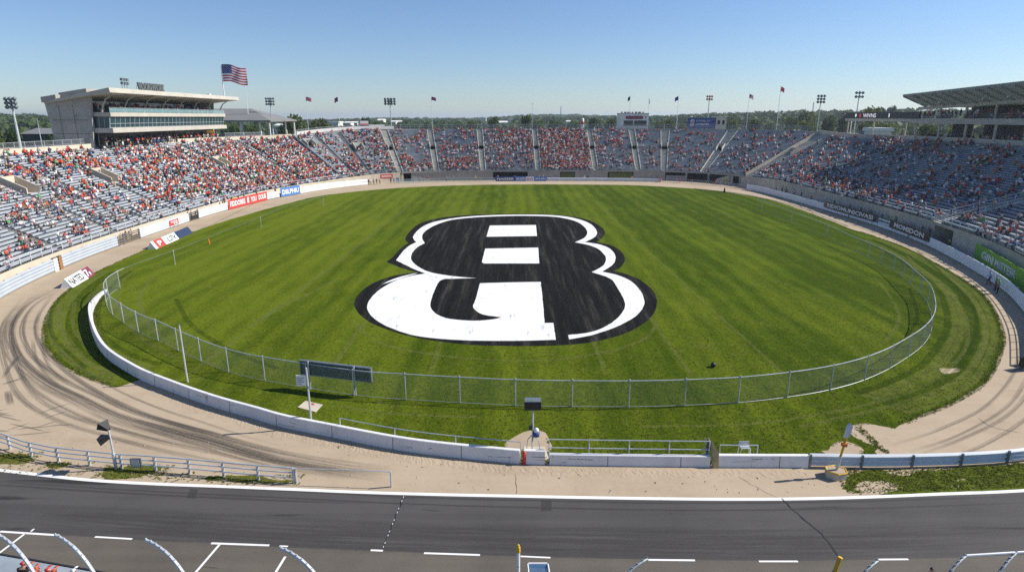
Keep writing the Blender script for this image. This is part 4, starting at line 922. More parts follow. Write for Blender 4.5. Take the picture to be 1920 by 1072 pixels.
for q in [(1215, 285, 14, 10), (1222, 305, 16, 9), (1265, 275, 16, 10), (1275, 290, 10, 8), (1310, 305, 18, 8), (1335, 290, 12, 8), (1320, 262, 14, 8), (1210, 258, 20, 8), (1390, 280, 12, 16), (1400, 308, 20, 8), (1440, 300, 14, 10), (1455, 262, 16, 10), (1360, 262, 16, 10), (1470, 290, 14, 10), (1520, 262, 16, 12)]: pxblob(*q, .34)
for q in [(1660, 268, 34, 14, .5), (1605, 300, 20, 16, .28), (1690, 300, 26, 12, .45), (1735, 275, 26, 12, .4), (1765, 300, 14, 12, .35), (1745, 322, 18, 8, .4), (1800, 262, 26, 8, .4), (1845, 300, 30, 12, .45), (1880, 285, 20, 12, .35), (1895, 262, 20, 8, .4), (1870, 335, 14, 6, .3), (1580, 350, 34, 12, .42), (1640, 365, 34, 10, .6), (1560, 335, 30, 10, .32), (1500, 335, 24, 8, .4), (1690, 350, 12, 8, .4), (1780, 375, 14, 9, .55), (1800, 362, 12, 8, .5), (1760, 400, 11, 7, .7), (1720, 395, 8, 5, .5), (1720, 370, 8, 5, .5), (1805, 350, 10, 6, .4), (1880, 350, 8, 5, .4),
          (1815, 405, 12, 8, .8), (1865, 390, 8, 8, .6), (1880, 415, 8, 8, .6), (1895, 375, 12, 10, .7), (1850, 432, 14, 8, .8), (1885, 435, 12, 8, .8), (1905, 460, 9, 9, .9), (1872, 450, 9, 7, .7), (1915, 445, 8, 8, .5)]: pxblob(*q)
def density(x, y, st, sx):
    d = 0
    for bx, by, rx, ry, c in BLOB:
        q = ((x - bx) / rx) ** 2 + ((y - by) / ry) ** 2
        if q < 1.6: d = max(d, min(.9, c * .84) * min(1, 1.7 - q))
    if st is west:
        d = max(d, .11 + .52 * sm(330, 450, x + (300 - y) * .4))
    elif st is end:
        if x < 640: d = max(d, .30 if y < 275 and x > 540 + (255 - y) else .16)
        elif x < 752: d = max(d, .26 + .28 * sm(640, 700, x + (y - 285) * -.5) if y < 300 else .45)
        elif x < 905: d = max(d, .13)
        elif x < 1008: d = max(d, .30)
        elif x < 1117: d = max(d, .68)
        else: d = max(d, .14)
    elif st is east: d = max(d, .15)
    else: d = max(d, .09)
    return d
ROOTS = {}
SEATS = []
st_of = [west, end, east, near]
stand_idx = {}
rng = random.Random(21)
def stand_at(s):
    return west if s < S640 else end if s < S1403 else east if s < SGAP + .5 else near
for s0, s1, k0_, k1_ in BLOCKS:
    for k in range(k0_, k1_):
        u = (k + .5) / NR; n = max(1, int((s1 - s0) * (1 + .0) / .56)); st = stand_at((s0 + s1) / 2)
        for i in range(n):
            s = s0 + .3 + (s1 - s0 - .6) * (i + .5 + rng.uniform(-.25, .25)) / n
            c = FRONT.at(s); nn = FRONT.nrm(s)
            o = LL(s) * k / NR + .46; z = HF(s) + (HB(s) - HF(s)) / NR * k
            X, Y = c.x + nn.x * o, c.y + nn.y * o
            if Y < 15: continue
            px, py = PX(X, Y, z + .7)
            if px < -40 or px > 1960 or py > 1100: continue
            if rng.random() < density(px, py, st, s) * .92: SEATS.append((math.dist((X, Y, z), (0, 0, EYE)), X, Y, z, nn.x, nn.y, st, k, px, py, s))
SEATS.sort()
SHIRTS = ['orange red'] * 9 + ['red'] * 7 + ['white'] * 13 + ['black'] * 8 + ['grey'] * 4 + ['navy'] * 4 + ['blue'] * 1 + ['light blue'] * 1 + ['tan'] * 1 + ['pink'] * 3 + ['green', 'yellow'][:1] * 1
HEADS = ['white cap'] * 6 + ['red cap'] * 4 + ['black cap'] * 2 + ['orange red cap'] * 2 + ['dark hair'] * 6 + ['brown hair'] * 4 + ['blond hair'] * 2 + ['grey hair'] * 2 + ['tan straw hat'] * 0
LEGS = ['denim'] * 5 + ['black'] * 4 + ['khaki'] * 3 + ['navy'] * 2 + ['white'] * 1 + ['grey'] * 2
LEGW = {'denim': 'blue jeans', 'black': 'black trousers', 'khaki': 'khaki trousers', 'navy': 'navy trousers', 'white': 'white trousers', 'grey': 'grey trousers', 'tan': 'tan trousers'}
POSEW = {'sit': 'sitting upright', 'lean': 'leaning forward', 'cheer': 'arms raised', 'stand': 'standing'}
def zone(st, k, px):
    low = 'low' if k < 9 else 'halfway up' if k < 22 else 'high'
    if st is west: return low + ' on sunlit stand'
    if st is end: return low + ' on end stand'
    if st is east: return low + ' on shaded stand'
    return low + ' on corner block'
N_IND = 262
for i, (d, X, Y, z, nx, ny, st, k, px, py, s) in enumerate(SEATS[:N_IND]):
    rz = math.atan2(ny, nx) - PI / 2 + rng.uniform(-.25, .25)
    for _ in range(60):
        sh, hd, lg = rng.choice(SHIRTS), rng.choice(HEADS), rng.choice(LEGS); po = rng.choice(['sit'] * 6 + ['lean'] * 4 + ['cheer'] + ['stand'])
        lab = f"spectator in {sh} shirt, {hd}, {LEGW[lg]}, {POSEW[po]} {zone(st, k, px)}".replace('orange red', 'orange-red')
        if lab not in USED: break
    person((X, Y, z + (.45 if po != 'stand' else .45)), rz, po, sh, hd, lg, lab, 'spectators seated in the stands', 1.07, rnd=rng)
# --- everybody farther off: one mass of small figures
CV, CF, CC = [], [], []
def t_box(x0, x1, y0, y1, z0, z1, k=1.0):
    cx, cy = (x0 + x1) / 2, (y0 + y1) / 2; vs = []
    for z, q in ((z0, 1), (z1, k)):
        for x, y in ((x0, y0), (x1, y0), (x1, y1), (x0, y1)): vs.append((cx + (x - cx) * q, cy + (y - cy) * q, z))
    return vs
BOXF = [(4, 5, 6, 7), (0, 1, 5, 4), (1, 2, 6, 5), (2, 3, 7, 6), (3, 0, 4, 7), (3, 2, 1, 0)]
def figure(stand=False, arms=False):
    pr = []
    if stand: pr += [(t_box(-.17, -.02, -.08, .10, 0, .85), 'L'), (t_box(.02, .17, -.08, .10, 0, .85), 'L')]; zb = .85
    else: pr += [(t_box(-.19, -.03, -.50, .10, .0, .15), 'L'), (t_box(.03, .19, -.50, .10, .0, .15), 'L'), (t_box(-.18, -.05, -.52, -.38, -.42, .08), 'L'), (t_box(.05, .18, -.52, -.38, -.42, .08), 'L')]; zb = .05
    tor = t_box(-.19, .19, -.10, .13, zb, zb + .34, 1.08) ; top = t_box(-.205, .205, -.11, .14, zb + .34, zb + .56, .62)
    pr += [(tor, 'S'), (top, 'S'), (t_box(-.085, .085, -.13, .06, zb + .56, zb + .74, .95), 'K'), (t_box(-.095, .095, -.12, .10, zb + .70, zb + .83, .7), 'H')]
    if arms: pr += [(t_box(-.30, -.21, -.1, .02, zb + .5, zb + 1.0), 'K'), (t_box(.21, .30, -.1, .02, zb + .5, zb + 1.0), 'K')]
    else: pr += [(t_box(-.28, -.19, -.20, .06, zb + .16, zb + .50), 'S'), (t_box(.19, .28, -.20, .06, zb + .16, zb + .50), 'S'), (t_box(-.24, -.12, -.38, -.18, zb + .12, zb + .22), 'K'), (t_box(.12, .24, -.38, -.18, zb + .12, zb + .22), 'K')]
    return np.array([v for b, _ in pr for v in b]), [c for _, c in pr]
FIGS = [figure(), figure(), figure(), figure(False, True), figure(True)]
colr = {'orange red': (.60, .085, .03), 'red': (.50, .03, .03), 'white': (.72, .72, .72), 'black': (.02, .02, .022), 'grey': (.25, .26, .27), 'navy': (.025, .035, .10), 'blue': (.05, .16, .45), 'light blue': (.30, .47, .66), 'green': (.06, .34, .10), 'yellow': (.70, .48, .05), 'tan': (.42, .31, .19), 'pink': (.70, .34, .34), 'denim': (.07, .11, .20), 'khaki': (.33, .27, .17)}
headc = {'white cap': (.72, .72, .72), 'red cap': (.50, .03, .03), 'black cap': (.02, .02, .022), 'orange red cap': (.6, .085, .03), 'dark hair': (.018, .013, .01), 'brown hair': (.09, .045, .02), 'blond hair': (.42, .28, .11), 'grey hair': (.38, .37, .36)}
skinc = [(.52, .31, .22), (.36, .20, .13), (.48, .28, .19), (.14, .075, .05)]
def mass(x, y, z, rz, fig=None, shirts=SHIRTS):
    vs, cs = FIGS[fig if fig is not None else rng.choice([0, 0, 1, 2, 2, 3, 4] if rng.random() < .25 else [0])]
    sc = rng.uniform(.95, 1.12); ca, sa = math.cos(rz) * sc, math.sin(rz) * sc
    w = np.stack([vs[:, 0] * ca - vs[:, 1] * sa + x, vs[:, 0] * sa + vs[:, 1] * ca + y, vs[:, 2] * sc + z], 1)
    b = sum(len(q) for q in CV) if not CV else mass.n; CV.append(w); mass.n = b + len(w)
    c = {'S': colr[rng.choice(shirts)], 'L': colr[rng.choice(LEGS)], 'K': rng.choice(skinc), 'H': headc[rng.choice(HEADS)]}
    for j, k in enumerate(cs):
        CF.extend([tuple(b + 8 * j + i for i in f) for f in BOXF]); CC.extend([c[k]] * 6)
mass.n = 0
for d, X, Y, z, nx, ny, st, k, px, py, s in SEATS[N_IND:]:
    fg = rng.choice([0] * 8 + [3, 4]); mass(X, Y, z + (.45 if fg != 4 else .02), math.atan2(ny, nx) - PI / 2 + rng.uniform(-.3, .3), fg)
print('SEATS', len(SEATS))

# ------------------------------------------------------------------ concrete press box over the sunlit stand
DK = HB(60) + .3
Y0, Y1 = 135.5, 191.0
pb = empty('press_box', (-92, 163, DK), 'three storey concrete press box with glass fronts and an overhanging roof', 'building')
def quadprism(mb, a, b, h, mi=0): return mb.obox(a, b, h[0], h[1], mi)
mb = MB()       # end walls: slanted gable ends
for y in (Y0, Y1 - .5):
    pts = [(-98.3, DK), (-90.2, DK), (-89.0, 24.3), (-99.0, 22.9)]
    vs = [(x, y, z) for x, z in pts] + [(x, y + .5, z) for x, z in pts]
    mb.add(vs, [(0, 1, 2, 3), (7, 6, 5, 4), (0, 4, 5, 1), (1, 5, 6, 2), (2, 6, 7, 3), (3, 7, 4, 0)])
mb.obox((-98.5, Y0 + .5, DK), (0, Y1 - Y0 - 1, 0), (.4, 0, 0), (0, 0, 22.6 - DK)); mb.build('wall', M['concrete_grey'], pb)
mb = MB()
for z in (16.6, 19.4): mb.box((-94.2, Y0 - .01, z), (7.4, .05, .06))
for x in (-93.2, -96.2): mb.box((x, Y0 - .01, 18.8), (.06, .05, 7.2))
mb.build('wall_joint', M['concrete_dark_shade'], pb)
roofp = [(-98.9, 22.75), (-98.9, 23.25), (-83.2, 25.9), (-83.0, 24.95), (-89, 24.3)]
mb = MB(); ya, yb = Y0 - 2.6, Y1 + 3.8; n = len(roofp)
yk = lambda x: Y0 - .35 - 2.4 * (x + 98.6) / 15.5
mb.add([(x, yk(x), z) for x, z in roofp] + [(x, yb, z) for x, z in roofp], [tuple(range(n)), tuple(range(n, 2 * n))[::-1]] + [(i, (i + 1) % n, n + (i + 1) % n, n + i) for i in range(n)])
rf = mb.build('roof', M['press_pale'], pb)
mb = MB(); mb.obox((-96.4, Y0 + 1, 23.2), (6, 0, .9), (0, 8, 0), (0, 0, 1.8)); mb.obox((-99.2, Y0 - .6, 23.0), (3.2, 0, .5), (0, 5, 0), (0, 0, 1.1)); mb.build('plant_room', M['concrete_grey'], rf)
MB().obox((-87.5, Y0 + 6, 25.1), (1.6, 0, .2), (0, 2.4, 0), (0, 0, .8)).build('vent_unit', M['white_paint'], rf)
MB().obox((-88.5, Y0 + 16, 25.0), (1.2, 0, .18), (0, 6, 0), (0, 0, .5)).build('vent_unit', M['white_paint'], rf)
MB().obox((-86.5, Y0 + 46, 25.3), (1, 0, .15), (0, 1, 0), (0, 0, .9)).build('vent_unit', M['white_paint'], rf)
for z0, z1, nm in ((16.75, 17.75, 'floor_band'), (20.15, 21.0, 'floor_band')):
    mb = MB(); mb.obox((-98, Y0 + .6, z0), (12.2, 0, 0), (0, Y1 - Y0 - 1.1, 0), (0, 0, z1 - z0)); mb.build(nm, M['press_pale'], pb)
# glass storeys: slanted panes with mullions
def glazed(x, y0, y1, z0, z1, lean, step, name, mat, fmat):
    mb = MB(); mb.add([(x, y0, z0), (x, y1, z0), (x + lean, y1, z1), (x + lean, y0, z1)], [(0, 1, 2, 3)])
    mb.add([(x, y0, z0), (x - 4.6, y0, z0), (x - 4.6, y0, z1), (x + lean, y0, z1)], [(0, 1, 2, 3)])
    o = mb.build(name, mat, pb); fr = MB(); n = int((y1 - y0) / step)
    for i in range(n + 1):
        y = y0 + (y1 - y0) * i / n; fr.tube([(x + .05, y, z0), (x + lean + .05, y, z1)], .05, 4)
    for z in (z0 + .04, z0 + (z1 - z0) * .38, z1 - .04): f = (z - z0) / (z1 - z0); fr.tube([(x + .06 + lean * f, y0, z), (x + .06 + lean * f, y1, z)], .045, 4)
    for i in range(5): fr.tube([(x - i * 1.1, y0 - .04, z0), (x - i * 1.1 + lean * (1 - i / 4), y0 - .04, z1)], .045, 4)
    fr.build('window_frame', fmat, o); return o
glazed(-86.6, Y0 + .9, Y1 - .8, 17.75, 20.15, .35, 1.75, 'window', M['glass'], M['galv'])
glazed(-89.6, Y0 + 1, Y1 - 6, DK + .2, 16.75, .2, 2.2, 'window', M['glass_dark'], M['galv_dark'])
MB().obox((-93.6, Y0 + .6, 21.0), (.15, 0, 0), (0, Y1 - Y0 - 1.2, 0), (0, 0, 3.0)).build('deck_back_wall', M['glass_dark'], pb)
MB().obox((-93.4, Y0 + .6, 23.5), (.3, 0, 0), (0, Y1 - Y0 - 1.2, 0), (0, 0, .55)).build('lintel_band', M['concrete_dark_shade'], pb)
mb = MB(); ys = np.linspace(Y0 + .8, Y1 - .6, 28); mb2 = MB()
rail_along(mb, [(-86.0, y) for y in ys], [21.0] * 28, 1.0, 2.0, .03); mb.build('deck_railing', M['galv'], pb)
MB().obox((-85.98, Y0 + .8, 21.05), (.02, 0, 0), (0, Y1 - Y0 - 1.4, 0), (0, 0, .85)).build('glass_balustrade', M['rail_glass'], pb)
for i in range(8):
    y = Y0 + .7 + (Y1 - Y0 - .8) * i / 7
    mb = MB(); mb.tube([(-87.6, y, 21.0), (-87.2, y, 22.4), (-86.4, y, 23.7), (-84.2, y, 25.0)], [.16, .16, .14, .10], 6); mb.build('roof_strut', M['press_pale'], pb)
for i in range(6):
    y = Y0 + 5 + 9.6 * i; MB().obox((-93, y, 23.95), (9.2, 0, .8), (0, .18, 0), (0, 0, .35)).build('roof_rib', M['concrete_dark_shade'], pb)
MB().obox((-90.2, Y1 - 5.5, DK), (.5, 0, 0), (0, 5, 0), (0, 0, 2.5)).build('yellow_doorway', M['yellow'], pb)
# roof sign letters on a frame
sg = empty('roof_sign', (-86.5, 151, 25.5), 'grey skeleton letters standing on the press box roof edge', 'sign')
mb = MB()
for z in (25.75, 26.9): mb.tube([(-85.6, 146.8, z), (-85.6, 158.4, z + .02)], .05, 4)
for y in np.linspace(147, 158.2, 8): mb.tube([(-85.9, y, 25.3), (-85.65, y, 27.0)], .05, 4)
mb.build('sign_frame', M['galv_dark'], sg)
lettering('VOOREWORK', 11.2, 1.9, (-85.45, 152.6, 26.75), (0, 1, 0), (1, 0, 0), M['sign_dark'], sg, .3, .05)
for y0, lab in ((143.0, 'bank of small floodlights on the press box roof beside the plant room'),):
    fl = empty('roof_floodlight', (-86, y0, 25.5), lab, 'floodlight')
    mb = MB()
    for y in (y0 - .9, y0, y0 + .9): mb.tube([(-86, y, 25.4), (-86, y, 27.6)], .06, 5)
    mb.build('stand', M['galv_dark'], fl)
    for y in (y0 - .9, y0, y0 + .9):
        for z in (27.0, 27.8): MB().obox((-86.1, y - .35, z), (.5, 0, -.12), (0, .6, 0), (.1, 0, .55)).build('lamp_head', M['galv_dark'], fl)
# spectators on its deck and below it
for i in range(95): mass(-87.2 - rng.choice([0, 1.4, 2.8]) + rng.uniform(-.2, .2), rng.uniform(Y0 + 2, Y1 - 5), 21.0 + rng.choice([.45, .0]), -PI / 2 + PI + rng.uniform(-.4, .4) - PI / 2 * 0, rng.choice([0, 4, 4]), SHIRTS + ['black'] * 24 + ['red'] * 10)
for i in range(110): mass(-88.6 + rng.uniform(-.6, .9), rng.uniform(Y0 + 1, Y1 - 2), DK + .05, PI / 2 + rng.uniform(-.5, .5), 4, SHIRTS + ['black'] * 26)
# hip roofed pavilion behind it
hp = empty('pavilion', (-101, 225, 13.8), 'grey hip roofed open pavilion behind the press box', 'building')
pts = [(-121, 208), (-97.5, 208), (-97.5, 242), (-121, 242)]; ez, rz_ = 18.0, 22.6
mb = MB(); vs = [(x, y, ez) for x, y in pts] + [(-114, 221, rz_), (-109, 229, rz_)]
ez = 19.0; vs = [(-122, 212, ez), (-80.6, 212, ez), (-80.6, 238, ez), (-122, 238, ez), (-110, 225, 22.9), (-92, 225, 22.9)]
mb.add(vs, [(0, 1, 5, 4), (1, 2, 5), (2, 3, 4, 5), (3, 0, 4), (3, 2, 1, 0)]); mb.add([(x, y, z - .45) for x, y, z in vs[:4]] + vs[:4], [(0, 1, 5, 4), (1, 2, 6, 5), (2, 3, 7, 6), (3, 0, 4, 7)])
mb.build('roof', M['roof_grey'], hp)
for x in (-121, -111, -101, -91, -84.6, -81.5):
    for y in (212.8, 237): MB().box((x, y, 9.3), (.5, .5, 18.6)).build('column', M['house'], hp)
MB().box((-101.3, 225, 13.6), (41, 25, .4)).build('floor', M['concrete'], hp)
mb = MB(); rail_along(mb, [(x, 212.4) for x in np.linspace(-121, -81.5, 18)], [13.8] * 14, 1.2, 2.4, .03); mb.build('railing', M['galv'], hp)

# ------------------------------------------------------------------ open sided pavilion over the shaded stand
pv = empty('pavilion', (112, 125, 0), 'two level open pavilion with a lattice roof above the shaded grandstand', 'building')
QY0, QY1, QX = 64.0, 171.4, 108.4
MB().obox((QX - .5, QY0, 18.4), (13, 0, 0), (0, QY1 - QY0, 0), (0, 0, 1.25)).build('deck_slab', M['concrete'], pv)
for i, y in enumerate(np.linspace(QY0 + 3, QY1 - 1.5, 12)):
    MB().tube([(QX, y, HB(S1403 + 30)), (QX, y, 18.4)], .29, 8).build('lower_column', M['concrete'], pv)
    MB().tube([(QX + .8, y + 2, 19.7), (QX + .8, y + 2, 22.3 + (QY1 - y) * .033)], .29, 8).build('upper_column', M['concrete'], pv)
mb = MB()
for a, b, h in ((QY0, 98, 4.6), (111, 134, 4.6), (143, 155, 4.6), (159, 166, 4.6)): mb.obox((115.5, a, 13.8), (.3, 0, 0), (0, b - a, 0), (0, 0, h)); mb.build('sun_block_wall', M['concrete_dark_shade'], pv); mb = MB()  # added to block sun from the seats, coloured dark as shade
mb = MB()
for a, b in ((QY0, 99), (99.1, 127), (129, 143), (143.1, 166)): MB().obox((119.5, a, 19.7), (.3, 0, 0), (0, b - a, 0), (0, 0, 3.2)).build('upper_back_wall', M['concrete_dark_shade'], pv)
# roof: thin sheet on rafters and purlins, front edge lifted
def rh(y, x):  # underside height
    return 22.2 + (QY1 - y) * .033 + (109.2 - x) * .40
mb = MB(); ya, yb = QY1 - 3.0, QY0; xs = (102.5, 121.5)
vs = []
xs = (102.5, 109.2, 121.5)
for y in (ya, yb):
    for x in xs: vs += [(x, y, (rh(y, x) if x < 110 else rh(y, 109.2) - .5) + .55), (x, y, (rh(y, x) if x < 110 else rh(y, 109.2) - .5) + .75)]
mb.add(vs, [(0, 6, 8, 2), (2, 8, 10, 4), (1, 3, 9, 7), (3, 5, 11, 9), (0, 1, 7, 6), (4, 10, 11, 5), (0, 2, 3, 1), (2, 4, 5, 3), (6, 7, 9, 8), (8, 9, 11, 10)]); rf = mb.build('roof', M['roof_poly'], pv)
for i in range(9):
    x = 102.6 + i * .85; mb = MB(); mb.tube([(x, ya, rh(ya, x) + .42), (x, yb, rh(yb, x) + .42)], .09, 5); mb.build('purlin', M['green_metal'], pv)
for y in np.linspace(QY1 - 3.4, QY0 + 2, 29): mb = MB(); mb.obox((102.5, y, rh(y, 102.5) + .05), (7.2, 0, rh(y, 109.7) - rh(y, 102.5)), (0, .12, 0), (0, 0, .42)); mb.build('rafter', M['green_metal'], pv)
mb = MB(); mb.obox((109.0, QY0, rh(QY0, 109.2) - .35), (0, QY1 - QY0, rh(QY1, 109.2) - rh(QY0, 109.2)), (.5, 0, 0), (0, 0, .75)); mb.build('eaves_beam', M['concrete'], pv)
for i, y in enumerate(np.linspace(QY1 - 4, QY0 + 8, 14)):
    if rng.random() < .65: MB().obox((106.8, y, rh(y, 106.8) - .1), (.4, 0, 0), (0, .4, 0), (0, 0, .35)).build('lamp', M['white_paint'], pv)
for i, y in enumerate((165, 159, 152, 142.5, 132.5, 122.5, 115.7)): MB().box((104.2, y, rh(y, 104.2) + 1.15), (.6, .9 if i else 3.4, .8)).build('vent_unit', M['galv_dark'], rf)
mb = MB(); ys = np.linspace(QY0, QY1 - .5, 40); rail_along(mb, [(QX - .4, y) for y in ys], [19.7] * 40, 1.05, 2.4, .03, (1.0, .6, .3)); mb.build('deck_railing', M['galv_dark'], pv)
for i in range(150): mass(QX + .4 + rng.choice([.3, 1.3, 2.4, 3.6]), rng.uniform(93, QY1 - 1), 19.72 + rng.choice([.3, .5, .0]), -PI / 2 + rng.uniform(-.4, .4), rng.choice([0, 4, 4]), SHIRTS + ['black'] * 14)
for i in range(90): mass(QX + .6 + rng.uniform(0, 3), rng.uniform(93, QY1 - 1), HB(S1403 + 30) + .3, -PI / 2 + rng.uniform(-.5, .5), 4, SHIRTS + ['black'] * 40)
# LED board on the deck's extension
lb = empty('led_board', (QX, 187, 19.7), 'long black LED board reaching out past the pavilion deck', 'display board')
MB().obox((QX - .5, 168.6, 19.6), (.5, 0, 0), (0, 37.3, 0), (0, 0, 1.8)).build('casing', M['led_black'], lb)
MB().obox((QX - .45, 171.6, 18.85), (1.2, 0, 0), (0, 34.3, 0), (0, 0, .74)).build('support_beam', M['concrete'], lb)
for y in (204.8, 190.3, 174.7): MB().tube([(QX + .2, y, 0), (QX + .2, y, 18.9)], .22, 8).build('post', M['concrete'], lb)
def em_mat(name, c, s):
    m, nt, b = nodes_of(name); b.inputs['Base Color'].default_value = c4(c); b.inputs['Emission Color'].default_value = c4(c); b.inputs['Emission Strength'].default_value = s; return m
M['led_white'] = em_mat('led_white', (.75, .72, .75), .45); M['led_red'] = em_mat('led_red', (.6, .03, .06), .4)
lettering('I', .6, 1.15, (QX - .53, 197.2, 20.5), (0, -1, 0), (-1, 0, 0), M['led_red'], lb, .02, .06)
lettering('WIVNS', 6.9, 1.15, (QX - .53, 192.1, 20.5), (0, -1, 0), (-1, 0, 0), M['led_white'], lb, .02, .01)
hm = MB(); hp_ = [(0, -.5), (.45, .02), (.4, .35), (.18, .45), (0, .25), (-.18, .45), (-.4, .35), (-.45, .02)]; hm.add([(QX - .52, 199.7 - a * 1.2, 20.5 + b * 1.2) for a, b in hp_], [tuple(range(8))]); hm.build('heart_symbol', M['led_white'], lb)
MB().add([(QX - .52, 182.1 - a, 20.5 + b) for a, b in ((-.15, -.55), (.2, -.55), (.3, 0), (.22, .4), (.1, .62), (-.1, .62), (-.25, .3), (-.3, -.1))], [tuple(range(8))]).build('figure_symbol', M['led_white'], lb)
tr = empty('banner_panel', (QX, 180, 19), 'dark red stripe panel at the far end of the LED board', 'panel') if False else None
# ------------------------------------------------------------------ barriers and banners along the outer edge of the track
def osx(px): return OUT.s_px(px, 0.0)
def rail_barrier(px0, px1, h, label, mat='white_rail', off=0.0, ridges=4, grp='steel barriers along the outer edge of the track'):
    a, b = osx(px0), osx(px1); p, n, t = OUT.cut(a, b, 1.6); r = empty('guardrail', (*p[0], 0), label, 'guardrail', grp)
    prof = []; hh = (h - .12) / ridges
    for k in range(ridges):
        z = .12 + hh * k; prof += [(-.02, z + .02), (-.10, z + hh * .3), (-.10, z + hh * .68), (-.02, z + hh * .94)]
    prof += [(.03, h), (.06, h), (.06, .10), (0, .10)]
    MB().sweep([q + m * off for q, m in zip(p, n)], n, prof).build('rail_panel', M[mat], r)
    for i in range(0, len(p), 2 if len(p) > 4 else 1):
        q = p[i] + n[i] * (off + .16); MB().box((q.x, q.y, h / 2), (.16, .16, h), math.atan2(n[i].y, n[i].x)).build('post', M['galv_dark'], r)
    return r
def board(px0, px1, z0, h, label, mat, words, off=-.15, wmat='white_paint', name='banner', cat='banner', lean=0.0, th=.07, extra=None, grp=None):
    a, b = osx(px0), osx(px1); p = OUT.at(a) + OUT.nrm(a) * off; q = OUT.at(b) + OUT.nrm(b) * off
    d = (q - p); w = d.length; d = d.normalized(); n = Vector((d.y, -d.x))   # faces the infield
    r = empty(name, (*((p + q) / 2), 0), label, cat, grp or 'advertising banners round the track'); D = Vector((d.x, d.y, 0)); Nn = Vector((n.x, n.y, 0))
    MB().obox(V3(p, z0), D * w, -Nn * th, (0, 0, h)).build('panel', M[mat], r)
    for x0, x1, y0, y1, t, m in words:
        cx, cy = (x0 + x1) / 2 * w, (y0 + y1) / 2 * h
        c = V3(p, z0) + D * cx + Vector((0, 0, cy)) + Nn * .012
        if t is None: MB().obox(V3(p, z0) + D * x0 * w + Vector((0, 0, y0 * h)) + Nn * .003, D * (x1 - x0) * w, Nn * .006, (0, 0, (y1 - y0) * h)).build('colour_panel', M[m], r)
        else: lettering(t, (x1 - x0) * w, (y1 - y0) * h, c + Nn * .004, D, Nn, M[m], r, .014, .03)
    if z0 > .3:
        for f in (.06, .5, .94):
            e = p + d * w * f - n * (th + .06); MB().box((e.x, e.y, (z0 + h) / 2), (.1, .1, z0 + h - .05)).build('post', M['galv_dark'], r)
    return r
rail_barrier(-60, 112, 1.75, 'corrugated steel barrier in the corner below the sunlit stand', 'rail_grey')
rail_barrier(119, 221, 1.75, 'corrugated steel barrier between the rusty gate post and tan boards', 'rail_grey')
rail_barrier(264, 355, 1.7, 'white corrugated barrier carrying the small red sign')
rail_barrier(373, 427, 1.7, 'short white corrugated barrier before the long red banner')
rail_barrier(501, 524, 1.7, 'very short white barrier between red and blue banners')
rail_barrier(563, 690, 1.8, 'long smooth white barrier after the blue banner', 'white_paint', ridges=2)
rail_barrier(1400, 1543, 1.55, 'white barrier leading up to the long black banner', 'white_paint')
rail_barrier(1543, 1742, .75, 'low white barrier under the two black banners', 'white_paint', ridges=2)
rail_barrier(1742, 1985, 1.55, 'white barrier curving past the green banner', 'white_paint')
rail_barrier(1026, 1240, 1.1, 'thin pale rail along the far side right of the blue banner', 'white_rail', ridges=2)
def post_thing(px, h, label, mat, w=.5, name='gate_post', grp=None):
    s = osx(px); p, n = OUT.at(s), OUT.nrm(s); r = empty(name, (*p, 0), label, 'post', grp)
    a = math.atan2(n.y, n.x); MB().box((p.x, p.y, h / 2), (.3, w, h), a, 0, .94).build('shaft', M[mat], r); MB().box((p.x, p.y, h + .03), (.34, w + .06, .07), a).build('cap', M['wood_dark'], r)
post_thing(115.5, 1.8, 'rusty orange gate post at the end of the corner barrier', 'rust', .75)
post_thing(106, 1.8, 'white concrete gate post beside the rusty one', 'white_wall', .9)
def gate(px0, px1, h, label, mat, slats=5):
    a, b = osx(px0), osx(px1); p, q = OUT.at(a), OUT.at(b); d = (q - p); r = empty('gate', (*p, 0), label, 'gate', 'gates in the outer barrier'); n = Vector((-d.y, d.x)).normalized()
    mb = MB()
    for k in range(slats): z = .2 + (h - .3) * k / (slats - 1); mb.obox(V3(p, z), V3(d, 0), V3(n * .05, 0), (0, 0, (h - .3) / (slats - 1) * .55))
    mb.build('slat', M[mat], r)
    for e in (p, q): MB().box((e.x, e.y, h / 2), (.14, .14, h)).build('post', M['galv_dark'], r)
gate(223, 233, 1.5, 'tan timber boards closing a gap beside the slatted gate', 'wood_dark', 4)
gate(235, 263, 1.6, 'dark slatted gate with officials standing behind it', 'wood_dark')
gate(356, 372, 1.6, 'small dark slatted gate between two white barriers', 'black_matte')
gate(1645, 1667, 1.5, 'white tubular gate between the two black banners', 'white_rail', 3)
board(318, 334, .45, .95, 'small red sign with white writing on the white barrier', 'red', [(.12, .88, .52, .86, 'SAVOR', 'white_paint'), (.35, .88, .1, .45, 'TE', 'white_paint')], -.2, name='sign', cat='sign')
board(428, 501, .1, 2.1, 'long red banner with white lettering below the sunlit stand', 'red', [(.04, .40, .22, .80, 'FIDDORKI', 'white_paint'), (.46, .50, .22, .85, '1', 'white_paint'), (.55, .70, .22, .80, 'YOU', 'white_paint'), (.76, .97, .24, .82, 'DOUR', 'white_paint')])
board(526, 562, .1, 2.3, 'blue banner with white lettering between white barriers', 'blue', [(.08, .94, .22, .76, 'DIILPHIU', 'white_paint')])
board(929, 967, .05, 1.5, 'navy banner with white lettering in front of the far stand', 'navy', [(.08, .92, .25, .75, 'NAISSER', 'white_paint')])
